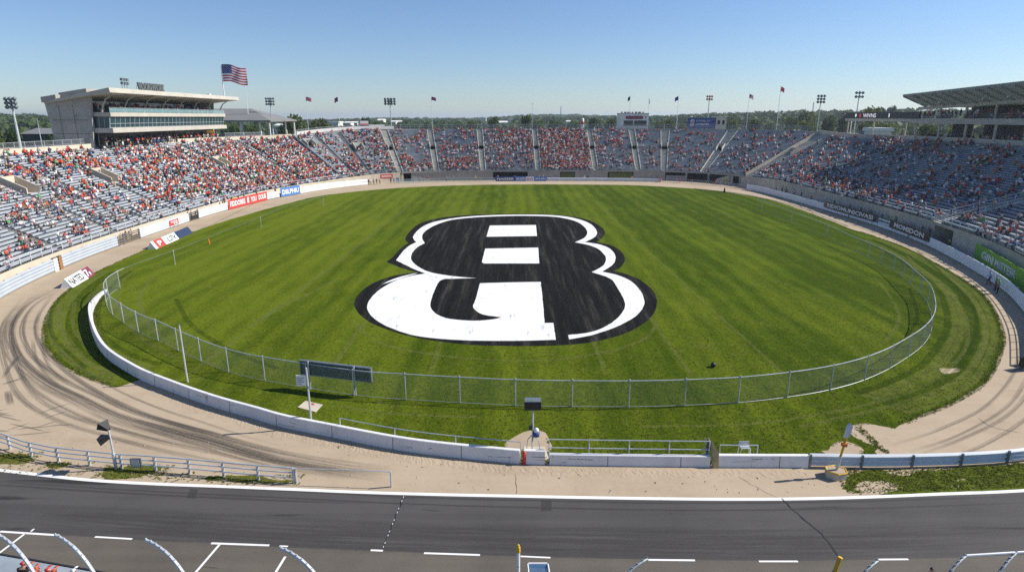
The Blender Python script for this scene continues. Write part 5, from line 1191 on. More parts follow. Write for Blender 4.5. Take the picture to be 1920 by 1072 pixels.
board(967, 1025, .05, 1.5, 'light blue banner with dark and red words in front of far stand', 'blue', [(.03, .30, .2, .8, 'PA ILITI', 'white_paint'), (.33, .58, .06, .94, None, 'light'), (.36, .56, .25, .7, 'ISLOD', 'red'), (.62, .97, .25, .75, 'JALAN', 'white_paint')] if False else [(.03, .30, .2, .8, 'PA ILITI', 'white_paint'), (.33, .60, .06, .94, None, 'white_paint'), (.36, .57, .25, .7, 'ISLOD', 'red'), (.64, .97, .25, .75, 'JALAN', 'white_paint')])
board(1546, 1641, .72, 1.4, 'long black banner with pale lettering below the shaded stand', 'black_matte', [(.0, .025, 0, 1, None, 'red'), (.05, .95, .2, .8, 'RIDIOMUNICIVASI', 'white_paint')], -.12)
board(1668, 1741, .72, 1.45, 'shorter black banner with bold white lettering beside the stair', 'black_matte', [(.12, .88, .22, .80, 'MOMIDON', 'white_paint')], -.12)
gb = board(1791, 1912, .25, 2.5, 'bright green banner with pale lettering by the corner stand', 'green_banner', [(.12, .30, .36, .80, 'GIN', 'white_paint'), (.33, .62, .34, .78, 'MISTEIR', 'letter_pale')], 2.2)
# red banner fixed on the tan wall at the far corner
s = FRONT.s_px(725, 2.0); a, b = FRONT.s_px(713, 2), FRONT.s_px(737, 2); p, q = FRONT.at(a) - FRONT.nrm(a) * .1, FRONT.at(b) - FRONT.nrm(b) * .1; d = (q - p).normalized(); n = Vector((d.y, -d.x))
r = empty('banner', (*p, 1.4), 'red banner hung on the tan wall beside the dark tunnel doorway', 'banner', 'advertising banners round the track')
MB().obox(V3(p, 1.35), V3(q - p, 0), V3(-n * .05, 0), (0, 0, 1.15)).build('panel', M['red'], r)
lettering('KANAVA', (q - p).length * .8, .6, V3((p + q) / 2, 1.92) + V3(n * .02, 0), V3(d, 0), V3(n, 0), M['white_paint'], r, .014, .03)
# glazed low fence before the far stand
def low_fence(px0, px1, h, label, mat, glass_, every=2.4):
    a, b = osx(px0), osx(px1); p, n, t = OUT.cut(a, b, 2.4); r = empty('railing', (*p[0], 0), label, 'railing', 'low fences before the far stand'); mb = MB()
    rail_along(mb, p, [0] * len(p), h, every, .035, (1.0, .08)); mb.build('rail_frame', M[mat], r); uv_panel([tuple(q) for q in p], .1, h, 'infill_panel', M[glass_], r)
low_fence(742, 928, 1.15, 'low grey fence with clear panels before the far stand', 'galv', 'rail_glass')
low_fence(1242, 1398, 1.35, 'grey pipe fence before the dark gallery openings', 'galv', 'chainlink_far')
# sloping pale ramp wall in the far right gallery
A, B = G(1347, 344), G(1377, 347); r = empty('ramp_wall', (*A, 0), 'pale sloping ramp wall before the dark gallery opening', 'wall')
d = B - A; n = Vector((-d.y, d.x)).normalized() * .4
mb = MB(); A = A + Vector((0, 2)); B = B + Vector((0, 2)); vs = [V3(A, 0), V3(B, 0), V3(B, 3.0), V3(A, 1.3)]; vs += [v + V3(n, 0) for v in vs]
mb.add(vs, [(0, 1, 2, 3), (7, 6, 5, 4), (0, 4, 5, 1), (1, 5, 6, 2), (2, 6, 7, 3), (3, 7, 4, 0)]); mb.build('wall_slab', M['concrete_tan'], r)
mb = MB(); f = Vector((d.y, -d.x)).normalized() * .02
for t in (.45, .62, .8): mb.obox(V3(A.lerp(B, t), .3) + V3(f, 0), V3(d * .09, 0), V3(f, 0), (0, 0, .7 + t * .9))
mb.build('opening', M['yellow'], r)
# grass banks showing through the far wall's openings
for x0, x1, nm in ((1052, 1078, 'a'), (1142, 1186, 'b')):
    A, B = FRONT.at(FRONT.s_px(x0, 1.5)), FRONT.at(FRONT.s_px(x1, 1.5)); mb = MB()
    mb.add([(A.x, A.y - .2, 0), (B.x, B.y - .2, 0), (B.x, B.y + .6, 2.3), (A.x, A.y + .6, 2.3), (A.x, A.y + 2, 2.3), (B.x, B.y + 2, 2.3)], [(0, 1, 2, 3), (3, 2, 5, 4)])
    tag(mb.build('grass_bank', M['meadow']), kind='structure')
# ------------------------------------------------------------------ wedge shaped advertising signs on the inner kerb
def wedge(bl, br, h, label, words):
    p, q = G(*bl), G(*br); d = (q - p); w = d.length; d.normalize(); n = Vector((d.y, -d.x)); r = empty('wedge_sign', (*p, 0), label, 'sign', 'wedge signs on the kerb')
    dep = 1.35; D, Nn = V3(d, 0), V3(n, 0); a = V3(p, 0); top = a - Nn * dep * .55 + Vector((0, 0, h)); bk = a - Nn * dep
    mb = MB(); vs = [a, a + D * w, top + D * w, top, bk, bk + D * w]; mb.add(vs, [(0, 1, 2, 3), (3, 2, 5, 4), (0, 3, 4), (1, 5, 2), (0, 4, 5, 1)]); mb.build('body', M['white_paint'], r)
    up = (top - a).normalized(); fn = D.cross(up); fn = fn if fn.dot(Nn) > 0 else -fn; L_ = (top - a).length
    for x0, x1, y0, y1, t, m in words:
        if t is None: MB().obox(a + D * x0 * w + up * y0 * L_ + fn * .004, D * (x1 - x0) * w, up * (y1 - y0) * L_, fn * .008).build('colour_panel', M[m], r)
        else: lettering(t, (x1 - x0) * w, (y1 - y0) * L_, a + D * (x0 + x1) / 2 * w + up * (y0 + y1) / 2 * L_ + fn * .016, D, fn, M[m], r, .012, .02)
    return r
wedge((136.6, 539.5), (178.5, 514.5), 1.15, 'white wedge sign with black lettering and burgundy end on the kerb', [(.06, .60, .18, .82, 'NATED', 'black_matte'), (.70, 1.0, 0, 1, None, 'burgundy'), (.72, .86, .15, .85, '7', 'white_paint'), (.86, .93, .15, .5, 'F', 'white_paint')])
wedge((293, 467), (361.5, 436.5), 1.15, 'longer wedge sign with red square and navy end on the kerb', [(.06, .26, .0, 1, None, 'red'), (.12, .21, .2, .8, 'P', 'white_paint'), (.36, .58, .18, .82, 'LSV', 'black_matte'), (.60, 1.0, 0, 1, None, 'navy_dark')])
# ------------------------------------------------------------------ concrete wall, gate rails and guardrail along the near inner edge
def sW(px): return WALL.s_px(px, .86)
WH = .9
def conc_wall(a, b, h, label, off=0.0, mat='white_wall', taper=False):
    p, n, t = WALL.cut(a, b, .9); r = empty('concrete_wall', (*p[len(p) // 2], 0), label, 'wall', 'white concrete walls round the infield')
    wm = MB(); wm.sweep(p, n, [(off - .20, -.1), (off - .13, h - .03), (off - .10, h), (off + .10, h), (off + .13, h - .03), (off + .20, -.1)])
    if taper: wm.v = [(x, y, z * min(1, .25 + .075 * (i // 6)) if z > 0 else z) for i, (x, y, z) in enumerate(wm.v)]
    wm.build('wall_body', M[mat], r)
    jm = MB()
    for i in range(14, len(p) - 2, 5) if taper else range(4, len(p) - 2, 5):
        q, m = p[i], n[i]; dd = Vector((m.y, -m.x)) * .02
        jm.obox(V3(q - m * .206 + m * off, 0), V3(dd, 0), V3(m * .05, 0) + Vector((0, 0, 0)), (0, 0, .01)) if False else jm.add([V3(q + m * (off - .203) - dd, 0.02), V3(q + m * (off - .203) + dd, 0.02), V3(q + m * (off - .134) + dd, h - .04), V3(q + m * (off - .134) - dd, h - .04)], [(0, 1, 2, 3)])
    jm.build('panel_joint', M['wood_dark'], r, fix=False)
    sc = MB(); rr_ = random.Random(int(a * 10) + 5)
    for i in range(max(2, int((b - a) / 3.2))):     # tyre rubber and scrapes on the track side
        t0 = rr_.uniform(a + .3, b - .8); l = rr_.uniform(.3, 1.6); z0 = rr_.uniform(.22, .7) * h; dz = rr_.uniform(-.10, .10); hh = rr_.uniform(.012, .04)
        for k in range(3):
            q0, q1 = t0 + l * k / 3, min(b, t0 + l * (k + 1) / 3); f = lambda z: off - .203 + .07 * z / h
            za, zb = z0 + dz * k / 3, z0 + dz * (k + 1) / 3; A_, B_, na, nb_ = WALL.at(q0), WALL.at(q1), WALL.nrm(q0), WALL.nrm(q1)
            if taper and t0 < 8: continue
            sc.add([V3(A_ + na * f(za), za), V3(B_ + nb_ * f(zb), zb), V3(B_ + nb_ * f(zb + hh), zb + hh), V3(A_ + na * f(za + hh), za + hh)], [(0, 1, 2, 3)])
    if sc.f: sc.build('scuff_pattern', M['scuff'], r, fix=False)
    return r
M['scuff'] = worn_paint('scuff', (.10, .095, .09), .0, .46, 3.0, (1, 1, 1))
conc_wall(0, sW(978), WH, 'long white concrete wall curving round the infield corner', taper=True)
conc_wall(sW(979) + .02, sW(1025), WH + .02, 'short white concrete block at the camera stand gap')
conc_wall(sW(1026) + .03, sW(1332), .72, 'lower white concrete wall under the gate rails')
conc_wall(sW(1350), WALL.len + .1, WH - .1, 'white concrete wall between the pale gate end and the guardrail')
def pipe_rail(pts, z0, z1s, label, every, name='pipe_rail', r0=.03, mat='galv', cat='railing', post_r=.035):
    c = Curve([tuple(p) for p in pts], .6); r = empty(name, (*c.p[0], z0), label, cat, 'pipe railings beside the near walls')
    mb = MB()
    for z in z1s: mb.tube([(x, y, z) for x, y in c.p[::2]] + [(c.p[-1][0], c.p[-1][1], z)], r0, 6)
    mb.build('rail', M[mat], r); n = max(1, int(round(c.len / every)))
    for i in range(n + 1): q = c.at(c.len * i / n); MB().tube([(q.x, q.y, z0), (q.x, q.y, max(z1s) + .01)], post_r, 6).build('post', M[mat], r)
    return r
def inw(s, o=.45): return WALL.at(s) + WALL.nrm(s) * o
pipe_rail([inw(s) for s in np.linspace(sW(628), sW(976), 10)], 0, [1.15], 'low single pipe rail behind the curved white wall', 3.6)
pipe_rail([inw(s, .18) for s in np.linspace(sW(1027), sW(1335), 6)], 0, [1.55, 1.0], 'double pipe gate rail standing above the lower white wall', 2.5)
pipe_rail([inw(s, .55) for s in np.linspace(sW(1352), sW(1425), 5)], 0, [1.1], 'short pipe rail beside the small white stand', 1.6)
# yellow gate end
g = WALL.at(sW(1342)); r = empty('gate_end', (g.x, g.y, 0), 'pale wooden gate end panel between the white walls', 'gate end')
MB().obox((g.x - .18, g.y + .35, 0), (.0, .55, .0), (.07, 0, 0), (0, 0, 1.4)).build('panel', M['wood_dark'], r)
MB().add([(g.x - .1, g.y - .32, 0), (g.x + .22, g.y - .32, 0), (g.x + .22, g.y - .18, .95), (g.x - .1, g.y + .3, 1.55), (g.x - .1, g.y + .45, 1.55), (g.x + .22, g.y - .05, .95), (g.x + .22, g.y - .1, 0), (g.x - .1, g.y - .1, 0)], [(0, 1, 2, 3), (4, 5, 6, 7), (0, 3, 4, 7), (1, 6, 5, 2), (2, 5, 4, 3), (0, 7, 6, 1)]).build('edge_guard', M['pale_wood'], r)
for z in (.3, .6, .9, 1.2): MB().tube([(g.x - .22, g.y + .35, z), (g.x - .22, g.y + 1.25, z)], .025, 5).build('hinge_bar', M['galv_dark'], r)
# corrugated guardrail on the near right
GR = Curve([(17.6, 32.3), (22.1, 32.2), (27.2, 32.45), (30.9, 32.95), (36, 34.1), (42, 36.5)], .5)
r = empty('guardrail', (17.6, 32.3, 0), 'near steel guardrail with grooved rails beside the grass strip', 'guardrail')
prof = []
for k in range(3):
    z = .10 + .255 * k; prof += [(-.03, z), (-.11, z + .07), (-.11, z + .15), (-.03, z + .21)]
prof += [(.03, .86), (.06, .86), (.06, .10)]
MB().sweep(GR.p, GR.n, prof).build('rail_panel', M['white_rail'], r)
for i in range(0, len(GR.p), 6): q, m = GR.p[i], GR.n[i]; MB().box((q[0] - m[0] * .13, q[1] - m[1] * .13, .44), (.10, .12, .9), math.atan2(m[1], m[0])).build('post', M['galv_dark'], r)
# red bollard before the wall
q = G(983, 870); r = empty('bollard', (q.x, q.y, 0), 'red bollard standing against the white concrete wall', 'bollard')
MB().lathe((q.x, q.y, 0), [(.19, 0), (.19, .06), (.12, .08), (.12, .80), (.10, .86), (.0, .88)], 12).build('post', M['red'], r, True)
MB().lathe((q.x, q.y, .72), [(.126, 0), (.126, .05)], 12).build('band', M['orange'], r, True)
# loudspeaker tripod in the gap
q = Vector((G(998, 839)[0], 33.9)); r = empty('speaker_stand', (q.x, q.y, 0), 'black loudspeaker box on a grey tripod in the gap of the wall', 'speaker')
MB().tube([(q.x, q.y, .5), (q.x, q.y, 3.0)], [.07, .055], 8).build('pole', M['galv'], r)
for a in (.4, 2.3, 4.6): MB().tube([(q.x, q.y, 1.25), (q.x + .42 * math.cos(a), q.y + .42 * math.sin(a), .75), (q.x + .52 * math.cos(a), q.y + .52 * math.sin(a), .02)], .035, 6).build('leg', M['galv'], r)
hd = MB(); hd.box((q.x - .02, q.y, 3.28), (1.0, .62, .52)); h_ = hd.build('speaker_box', M['black_matte'], r); MB().box((q.x - .02, q.y + .02, 3.555), (1.0, .6, .02)).build('top_plate', M['galv_dark'], h_)
MB().box((q.x - .15, q.y - .08, 1.75), (.2, .16, .24)).build('junction_box', M['black_matte'], r)
MB().lathe((q.x + .2, q.y - .12, 1.18), [(.0, 0), (.2, .02), (.22, .25), (.17, .3)], 10).build('blue_drum', M['navy'], r, True); MB().lathe((q.x + .22, q.y - .12, 1.5), [(.16, 0), (.15, .16), (.06, .24), (0, .25)], 10).build('white_dome', M['white_paint'], r, True)
tag(MB().poly([(q.x - .7, q.y - .9), (q.x + 1.0, q.y - .9), (q.x + .8, q.y + .7), (q.x - .5, q.y + .7)], .016).build('concrete_pad', M['concrete']), kind='structure')
# small white stand by the rail
q = G(1405, 849); r = empty('marshal_stool', (q.x, q.y, 0), 'small white tubular stool behind the wall right of the pale gate end', 'stool')
q = WALL.at(sW(1405)) + Vector((0, .6))
MB().box((q.x, q.y, .95), (.55, .4, .05)).build('seat', M['galv'], r); MB().box((q.x, q.y + .2, 1.1), (.62, .03, .26)).build('backrest', M['galv'], r)
for x, y in ((-.28, -.2), (.28, -.2), (-.28, .2), (.34, .2)): MB().tube([(q.x + x * .95, q.y + y, .93), (q.x + x * 1.25, q.y + y, 0)], .022, 5).build('leg', M['white_paint'], r)
# lamp post in a concrete tub
q = G(1566, 893); r = empty('marker_post', (q.x, q.y, 0), 'yellow post with pale hooded head in a concrete tub', 'marker post')
rr = random.Random(3); pl = [(q.x + math.cos(a) * .62, q.y + math.sin(a) * .5) for a in np.linspace(.3, 2 * PI + .3, 7)[:-1]]
MB().prism(pl, 0, .42).build('tub', M['concrete'], r); mb = MB()
MB().prism([(q.x + (x - q.x) * .78, q.y + (y - q.y) * .78) for x, y in pl], .4, .44).build('soil', M['dirt'], r)
for i in range(6): a, b = pl[i], pl[(i + 1) % 6]; mb.tube([(*a, .43), (*b, .43)], .045, 5)
mb.build('tub_rim', M['yellow'], r); t0 = Vector((q.x, q.y, .3)); t1 = Vector((q.x + .35, q.y + .1, 2.5))
MB().tube([t0, t0.lerp(t1, .45)], .085, 8).build('sleeve', M['galv'], r); MB().tube([t0.lerp(t1, .45), t1], .065, 8).build('post', M['yellow'], r)
MB().box(tuple(t0.lerp(t1, .78)), (.26, .22, .2)).build('orange_box', M['orange'], r)
mb = MB(); mb.add([t1 + Vector(v) for v in ((-.14, -.07, -.05), (.12, -.07, .02), (.24, -.07, .66), (.12, -.07, .84), (-.05, -.07, .70), (-.14, .08, -.05), (.12, .08, .02), (.24, .08, .66), (.12, .08, .84), (-.05, .08, .70))], [(0, 1, 2, 3, 4), (9, 8, 7, 6, 5), (0, 5, 6, 1), (1, 6, 7, 2), (2, 7, 8, 3), (3, 8, 9, 4), (4, 9, 5, 0)]); mb.build('hood', M['letter_pale'], r)
# ------------------------------------------------------------------ chain link fence round the infield
fp = [Vector(p) for p in [(55.9, 140), (55.8, 128), (54.9, 108), (53.4, 95), (52.4, 84.8), (51.3, 79.0), (49.0, 72.3), (46.7, 66.2), (43.4, 60.3), (40.2, 55.6), (36.8, 51.8), (32.9, 48.4), (29.8, 46), (26.4, 43.9), (22.4, 42.2), (17.5, 40.9), (14, 40.4), (9, 40.05), (3.2, 40.1), (-.4, 40.3), (-3.8, 40.7), (-7.6, 41.2), (-11.9, 42.0), (-19.5, 44.6), (-23.2, 46.4), (-26.3, 48.5), (-29.6, 51.0), (-32.2, 53.1), (-35.4, 55.4), (-39.4, 58.9), (-43.6, 63.2), (-46.7, 68.2), (-47.9, 73.5), (-47.6, 80), (-47.2, 88), (-47.0, 108), (-47.2, 126), (-46.2, 136), (-43.5, 146)]]
FN = Curve(fp, .8); FH = 2.05
r = empty('chain_link_fence', (3.2, 40.1, 0), 'grey chain link fence curving round the near end of the grass', 'fence')
M['chainlink_thin'] = chainlink('chainlink_thin', .10, .035)
ia, ib = int(np.argmin(np.abs(FN.p[:, 0] - 52.3) + np.abs(FN.p[:, 1] - 85))), int(np.argmin(np.abs(FN.p[:, 0] + 46.9) + np.abs(FN.p[:, 1] - 72)))
for a_, b_, mt_ in ((max(0, ia - 10), ia, 'chainlink_thin'), (ia, ib, 'chainlink')): uv_panel([tuple(p) for p in FN.p[a_:b_ + 1]], .04, FH, 'wire_mesh', M[mt_], r)
MB().tube([(*p, FH) for p in FN.p[:ib + 3]], .034, 6).build('top_rail', M['galv'], r); MB().tube([(*p, FH) for p in FN.p[ib + 2:]], .02, 6).build('top_rail', M['galv_dark'], r); MB().tube([(*p, .06) for p in FN.p[:ib]], .016, 4).build('bottom_wire', M['galv'], r)
i = 0; d = 0
for px in list(np.arange(3, FN.s[ia] - 6, 16)) + list(np.arange(FN.s[ia] - 4, FN.s[ib], 4.05)) + list(np.arange(FN.s[ib] + 12, FN.len, 30)):
    q = FN.at(px); MB().tube([(q.x, q.y, 0), (q.x, q.y, FH + .12)], .045, 7).build('post', M['galv'], r)
# dark rail drawn for the shadow line at the far right grass edge
def shadow_line(pts, h, label, mat='galv_dark', every=6.0):
    c = Curve(pts, 1.2); r = empty('shadow_line_rail', (*c.p[0], 0), label, 'rail', 'rails drawn as shadow lines'); MB().tube([(*p, h) for p in c.p], .06, 5).build('rail', M[mat], r)
    for t in np.arange(1, c.len, every): q = c.at(t); MB().tube([(q.x, q.y, 0), (q.x, q.y, h)], .05, 5).build('post', M[mat], r)
shadow_line([tuple(G(1300, 355)), tuple(G(1380, 363.5)), tuple(G(1440, 375)), tuple(G(1500, 391)), tuple(G(1541, 407)), tuple(G(1590, 426))], .22, 'dark rail drawn as the shadow line along the far right grass edge')
# ------------------------------------------------------------------ infield board and poles
r = empty('sign_board', (-13.2, 42.2, 0), 'dark backed long sign board mounted on the chain link fence', 'sign board')
b0, b1 = Vector((-16.1, 43.3)), Vector((-10.4, 41.75)); d = b1 - b0; n = Vector((-d.y, d.x)).normalized(); dn = V3(n, 0)
MB().obox(V3(b0, 1.15) + dn * .05, V3(d, 0), dn * .12, (0, 0, 1.12)).build('board', M['teal'], r)
mb = MB(); D = V3(d, 0); u = D.normalized()
for z in (1.12, 2.2): mb.obox(V3(b0, z) - u * .05, D + u * .1, dn * .2, (0, 0, .09))
for t in (0, 1): mb.obox(V3(b0, 1.12) + D * t - u * .05, u * .1, dn * .2, (0, 0, 1.1))
mb.build('frame', M['galv_dark'], r)
for t in (.13, .78): e = V3(b0, 0) + D * t - dn * .06; MB().tube([e, e + Vector((0, 0, 2.3))], .06, 7).build('post', M['galv'], r)
q = Vector((-13.35, 36.95)); r = empty('sign_pole', (q.x, q.y, 0), 'tall grey pole behind the curved wall with a small white notice', 'sign pole')
MB().tube([(q.x, q.y, 0), (q.x, q.y, 4.35)], [.075, .06], 8).build('pole', M['galv'], r); MB().tube([(q.x, q.y, 2.9), (q.x, q.y, 3.1)], .09, 8).build('collar', M['galv_dark'], r)
nb = MB(); nb.obox((q.x - .72, q.y - .04, 3.12), (.64, 0, 0), (0, .05, 0), (0, 0, .72)); o = nb.build('notice', M['white_paint'], r)
mb = MB()
for z, w in ((3.64, .5), (3.5, .42), (3.36, .5), (3.22, .3)): mb.obox((q.x - .68, q.y - .047, z), (w, 0, 0), (0, .005, 0), (0, 0, .05))
mb.build('text_line', M['galv_dark'], o)
q = G(352, 716); r = empty('pole', (q.x, q.y, 0), 'tall thin grey pole between the curved wall and the fence', 'pole')
MB().tube([(q.x, q.y, 0), (q.x, q.y, 4.7)], [.07, .055], 8).build('shaft', M['galv'], r); MB().lathe((q.x, q.y, 4.7), [(.08, 0), (.08, .05), (0, .09)], 8).build('cap', M['galv_dark'], r)
q = G(582, 764); r = empty('ground_cover', (q.x, q.y, 0), 'worn square concrete cover lying in the grass behind the curved wall', 'cover')
MB().prism([tuple(G(*p)) for p in [(558, 764), (573, 752), (605, 759), (592, 773)]], 0, .05).build('slab', M['concrete'], r); MB().prism([tuple(G(*p)) for p in [(584, 757), (588, 757), (590, 760), (585, 760)]], .05, .07).build('marker', M['red'], r)
# ball and cones on the grass
q = G(1337, 688); o = MB().lathe((q.x, q.y, .0), [(.0, 0), (.12, .03), (.2, .12), (.22, .22), (.2, .32), (.12, .41), (0, .44)], 14).build('ball', M['black_matte'], smooth=True); tag(o, 'black ball lying on the grass by the chain link fence', 'ball')
q = G(393, 458); r = empty('marker_flag', (q.x, q.y, 0), 'small orange marker leaning on the bright grass', 'marker'); MB().tube([(q.x, q.y, 0), (q.x - .12, q.y, .95)], [.13, .09], 6).build('stake', M['orange'], r)
q = G(1358, 361); o = MB().lathe((q.x, q.y, 0), [(.3, 0), (.25, .5), (.2, 1.0), (.1, 1.25), (0, 1.3)], 8).build('bin', M['black_matte'], smooth=True); tag(o, 'dark bin standing alone on the far grass', 'bin')
# ------------------------------------------------------------------ gate rail with speaker pole on the near left
gp = [G(*p) for p in [(-60, 818), (8, 838), (42, 851), (68, 857), (99, 864), (153, 870), (218, 877), (290, 882), (373, 889), (467, 898), (552, 905)]]
pipe_rail(gp, 0, [.95, .66, .34], 'grey three bar railing beside the asphalt with the speaker pole', 2.15, 'steel_railing', .042, 'galv', 'railing', .075)
pipe_rail([G(556, 905), G(640, 908), G(734, 912)], 0, [.95], 'thin single bar railing at the open end of the three bar one', 5.6, 'steel_railing', .025, 'galv', 'railing', .055)
q = G(218, 878); r = empty('speaker_pole', (q.x, q.y, 0), 'pole with two black horn speakers rising from the three bar railing', 'speaker')
MB().tube([(q.x, q.y, 0), (q.x, q.y, 1.0)], .10, 8).build('sleeve', M['galv'], r); MB().tube([(q.x, q.y, .9), (q.x - .02, q.y, 2.5)], .055, 8).build('pole', M['galv'], r)
for dz, yaw, tl in ((2.55, 2.5, .45), (2.1, 3.5, -.35)):
    c = Vector((q.x, q.y, dz)); f = Vector((math.cos(yaw) * math.cos(tl), math.sin(yaw) * math.cos(tl) * .5, math.sin(tl) * .9)).normalized(); s_ = f.cross(Vector((0, 0, 1))).normalized(); u = s_.cross(f)
    mb = MB(); vs = [c + s_ * a * .1 + u * b * .08 for a, b in ((-1, -1), (1, -1), (1, 1), (-1, 1))] + [c + f * .55 + s_ * a * .3 + u * b * .24 for a, b in ((-1, -1), (1, -1), (1, 1), (-1, 1))]
    mb.add(vs, [(3, 2, 1, 0), (4, 5, 6, 7), (0, 1, 5, 4), (1, 2, 6, 5), (2, 3, 7, 6), (3, 0, 4, 7)]); mb.build('horn', M['black_matte'], r)
q = G(259, 880); r = empty('control_box', (q.x, q.y, 0), 'grey metal box plate hung on the three bar railing', 'box'); MB().box((q.x, q.y - .08, .50), (.62, .1, .56)).build('box_body', M['galv_dark'], r); MB().box((q.x, q.y - .14, .50), (.5, .02, .44)).build('lid', M['galv'], r)
# ------------------------------------------------------------------ things at the bottom edge
def bent_post(top, H, a, label, rail=None):
    """catch fence post: upright foot, long bent head"""
    p = G(*top, H); r = empty('fence_post', (p.x, p.y, 0), label, 'fence post', 'bent catch fence posts along the bottom edge'); d = Vector((math.cos(a), math.sin(a), 0)); pts = []
    for k in range(13):
        t = k / 12; ang = t * 1.32; pts.append(V3(p, H) - d * (2.1 * math.cos(ang) ** 1.0 - 0) * 0 - d * 2.2 * math.sin(ang) + Vector((0, 0, -2.4 * (1 - math.cos(ang)))))
    e = pts[-1]; pts += [e + Vector((0, 0, -1.2)) - d * .15, Vector((e.x - d.x * .2, e.y - d.y * .2, 0))]
    cl = MB().tube(pts, [.055] * 4 + [.065] * 11, 7)
    for i in range(0, 9): cl.box(tuple(pts[i] + Vector((0, 0, .05))), (.05, .05, .07))
    cl.build('tube', M['galv_dark'] if a < 1.2 else M['galv'], r); return r
for top, lab in (((-8, 1000), 'bent steel catch fence post at the corner with red capped spectators'), ((104, 1003), 'bent steel catch fence post rising beside the blue grey walkway'), ((274, 1012), 'bent steel catch fence post below a short white dash'), ((526, 1027), 'bent steel catch fence post below the T shaped white line')):
    bent_post(top, 5.0, 2.75, lab)
for top, lab in (((1214, 1047), 'bent steel catch fence post beneath a white dash past the white pole'), ((1645, 1051), 'bent steel catch fence post right of the leaning yellow post'), ((1810, 1042), 'bent steel catch fence post carrying the near end of a top pipe'), ((1905, 1036), 'bent steel catch fence post carrying the far end of a top pipe')):
    bent_post(top, 5.0, .55, lab)
a, b = G(1810, 1042, 5.0), G(1990, 1031, 5.0); o = MB().tube([V3(a, 5.02), V3(b, 5.02)], .05, 7).build('top_pipe', M['galv']); tag(o, 'straight top pipe joining two bent fence posts', 'pipe')
q = G(972, 1023, 4.0); r = empty('marker_pole', (q.x, q.y, 0), 'white pole with a yellow cap at the bottom edge', 'pole'); MB().tube([(q.x, q.y, 0), (q.x, q.y, 3.75)], .07, 10).build('shaft', M['white_paint'], r); MB().lathe((q.x, q.y, 3.72), [(.08, 0), (.085, .05), (.075, .24), (.05, .28), (.05, .33), (0, .36)], 10).build('cap', M['yellow'], r)
MB().box((q.x, q.y - .07, 3.1), (.08, .01, .02)).build('mark', M['black_matte'], r)
q = G(1576, 1044, 2.2); r = empty('marker_pole', (q.x, q.y, 0), 'leaning yellow post at the end of the dark road crack', 'pole'); MB().tube([(q.x - .6, q.y - .25, 0), (q.x, q.y, 2.2)], .10, 10).build('shaft', M['yellow'], r); MB().tube([(q.x - .2, q.y - .083, 1.5), (q.x - .18, q.y - .075, 1.56)], .105, 10).build('band', M['galv_dark'], r)
# blue and white utility cart
q = Vector((1.15, 22.35)); r = empty('utility_cart', (q.x, q.y, 0), 'small blue and white utility cart beside the white pole', 'cart')
mb = MB(); mb.obox((q.x - .42, q.y - 1.1, .32), (.84, 0, 0), (0, 1.9, 0), (0, 0, .5)); mb.build('body', M['navy'], r)
MB().add([(q.x - .36, q.y - .35, 1.28), (q.x + .36, q.y - .35, 1.28), (q.x + .40, q.y + .42, .90), (q.x - .40, q.y + .42, .90)], [(0, 1, 2, 3)]).build('windscreen', M['steel_blue'], r)
MB().obox((q.x - .40, q.y + .44, .82), (.80, 0, 0), (0, .2, 0), (0, 0, .07)).build('bonnet', M['steel_blue'], r)
mb = MB()
for sg in (-1, 1): mb.tube([(q.x + sg * .44, q.y - .6, 1.36), (q.x + sg * .44, q.y - .3, 1.32), (q.x + sg * .45, q.y + .66, .88)], .03, 6)
mb.tube([(q.x - .42, q.y + .70, .88), (q.x + .42, q.y + .70, .88)], .04, 6); mb.build('roll_frame', M['white_paint'], r)
MB().obox((q.x - .40, q.y - 1.1, .84), (.8, 0, 0), (0, .6, 0), (0, 0, .12)).build('seat', M['black_matte'], r)
for sx in (-.46, .46):
    for sy in (-.75, .5):
        w = MB(); w.tube([(q.x + sx - .07, q.y + sy, .24), (q.x + sx + .07, q.y + sy, .24)], .24, 14); ty = w.build('wheel', M['black_matte'], r); MB().tube([(q.x + sx - .08, q.y + sy, .24), (q.x + sx + .08, q.y + sy, .24)], .11, 8).build('rim', M['galv'], ty)
for sx in (-.28, .28): MB().box((q.x + sx, q.y + .81, .6), (.16, .03, .1)).build('headlight', M['white_paint'], r)
# walkway of the near stand at the bottom left with its spectators
r = empty('stand_walkway', (-20, 20, 0), 'blue grey walkway edge of the near stand at the corner', 'walkway')
w0, w1 = G(-60, 1030, 2.6), G(240, 1083, 2.6); d = w1 - w0; n = Vector((-d.y, d.x)).normalized() 
MB().obox(V3(w0, 2.35), V3(d, 0), V3(-n * .85, 0), (0, 0, .25)).build('deck', M['alu_shaded_blue'], r)
MB().obox(V3(w0, 0), V3(d, 0), V3(-n * .2, 0), (0, 0, 2.35)).build('front_wall', M['concrete_grey'], r)
MB().obox(V3(w0 + n * .10, 2.42), V3(d, 0), V3(-n * .08, 0), (0, 0, .2)).build('kick_plate', M['black_matte'], r)
MB().obox(V3(w0 - n * .86, 2.1), V3(d, 0), V3(-n * .2, 0), (0, 0, .3)).build('step_nosing', M['black_matte'], r)
MB().obox(V3(w0 - n * 1.08, 1.6), V3(d, 0), V3(-n * 3.6, 0), (0, 0, .25)).build('seat_tread', M['alu'], r)

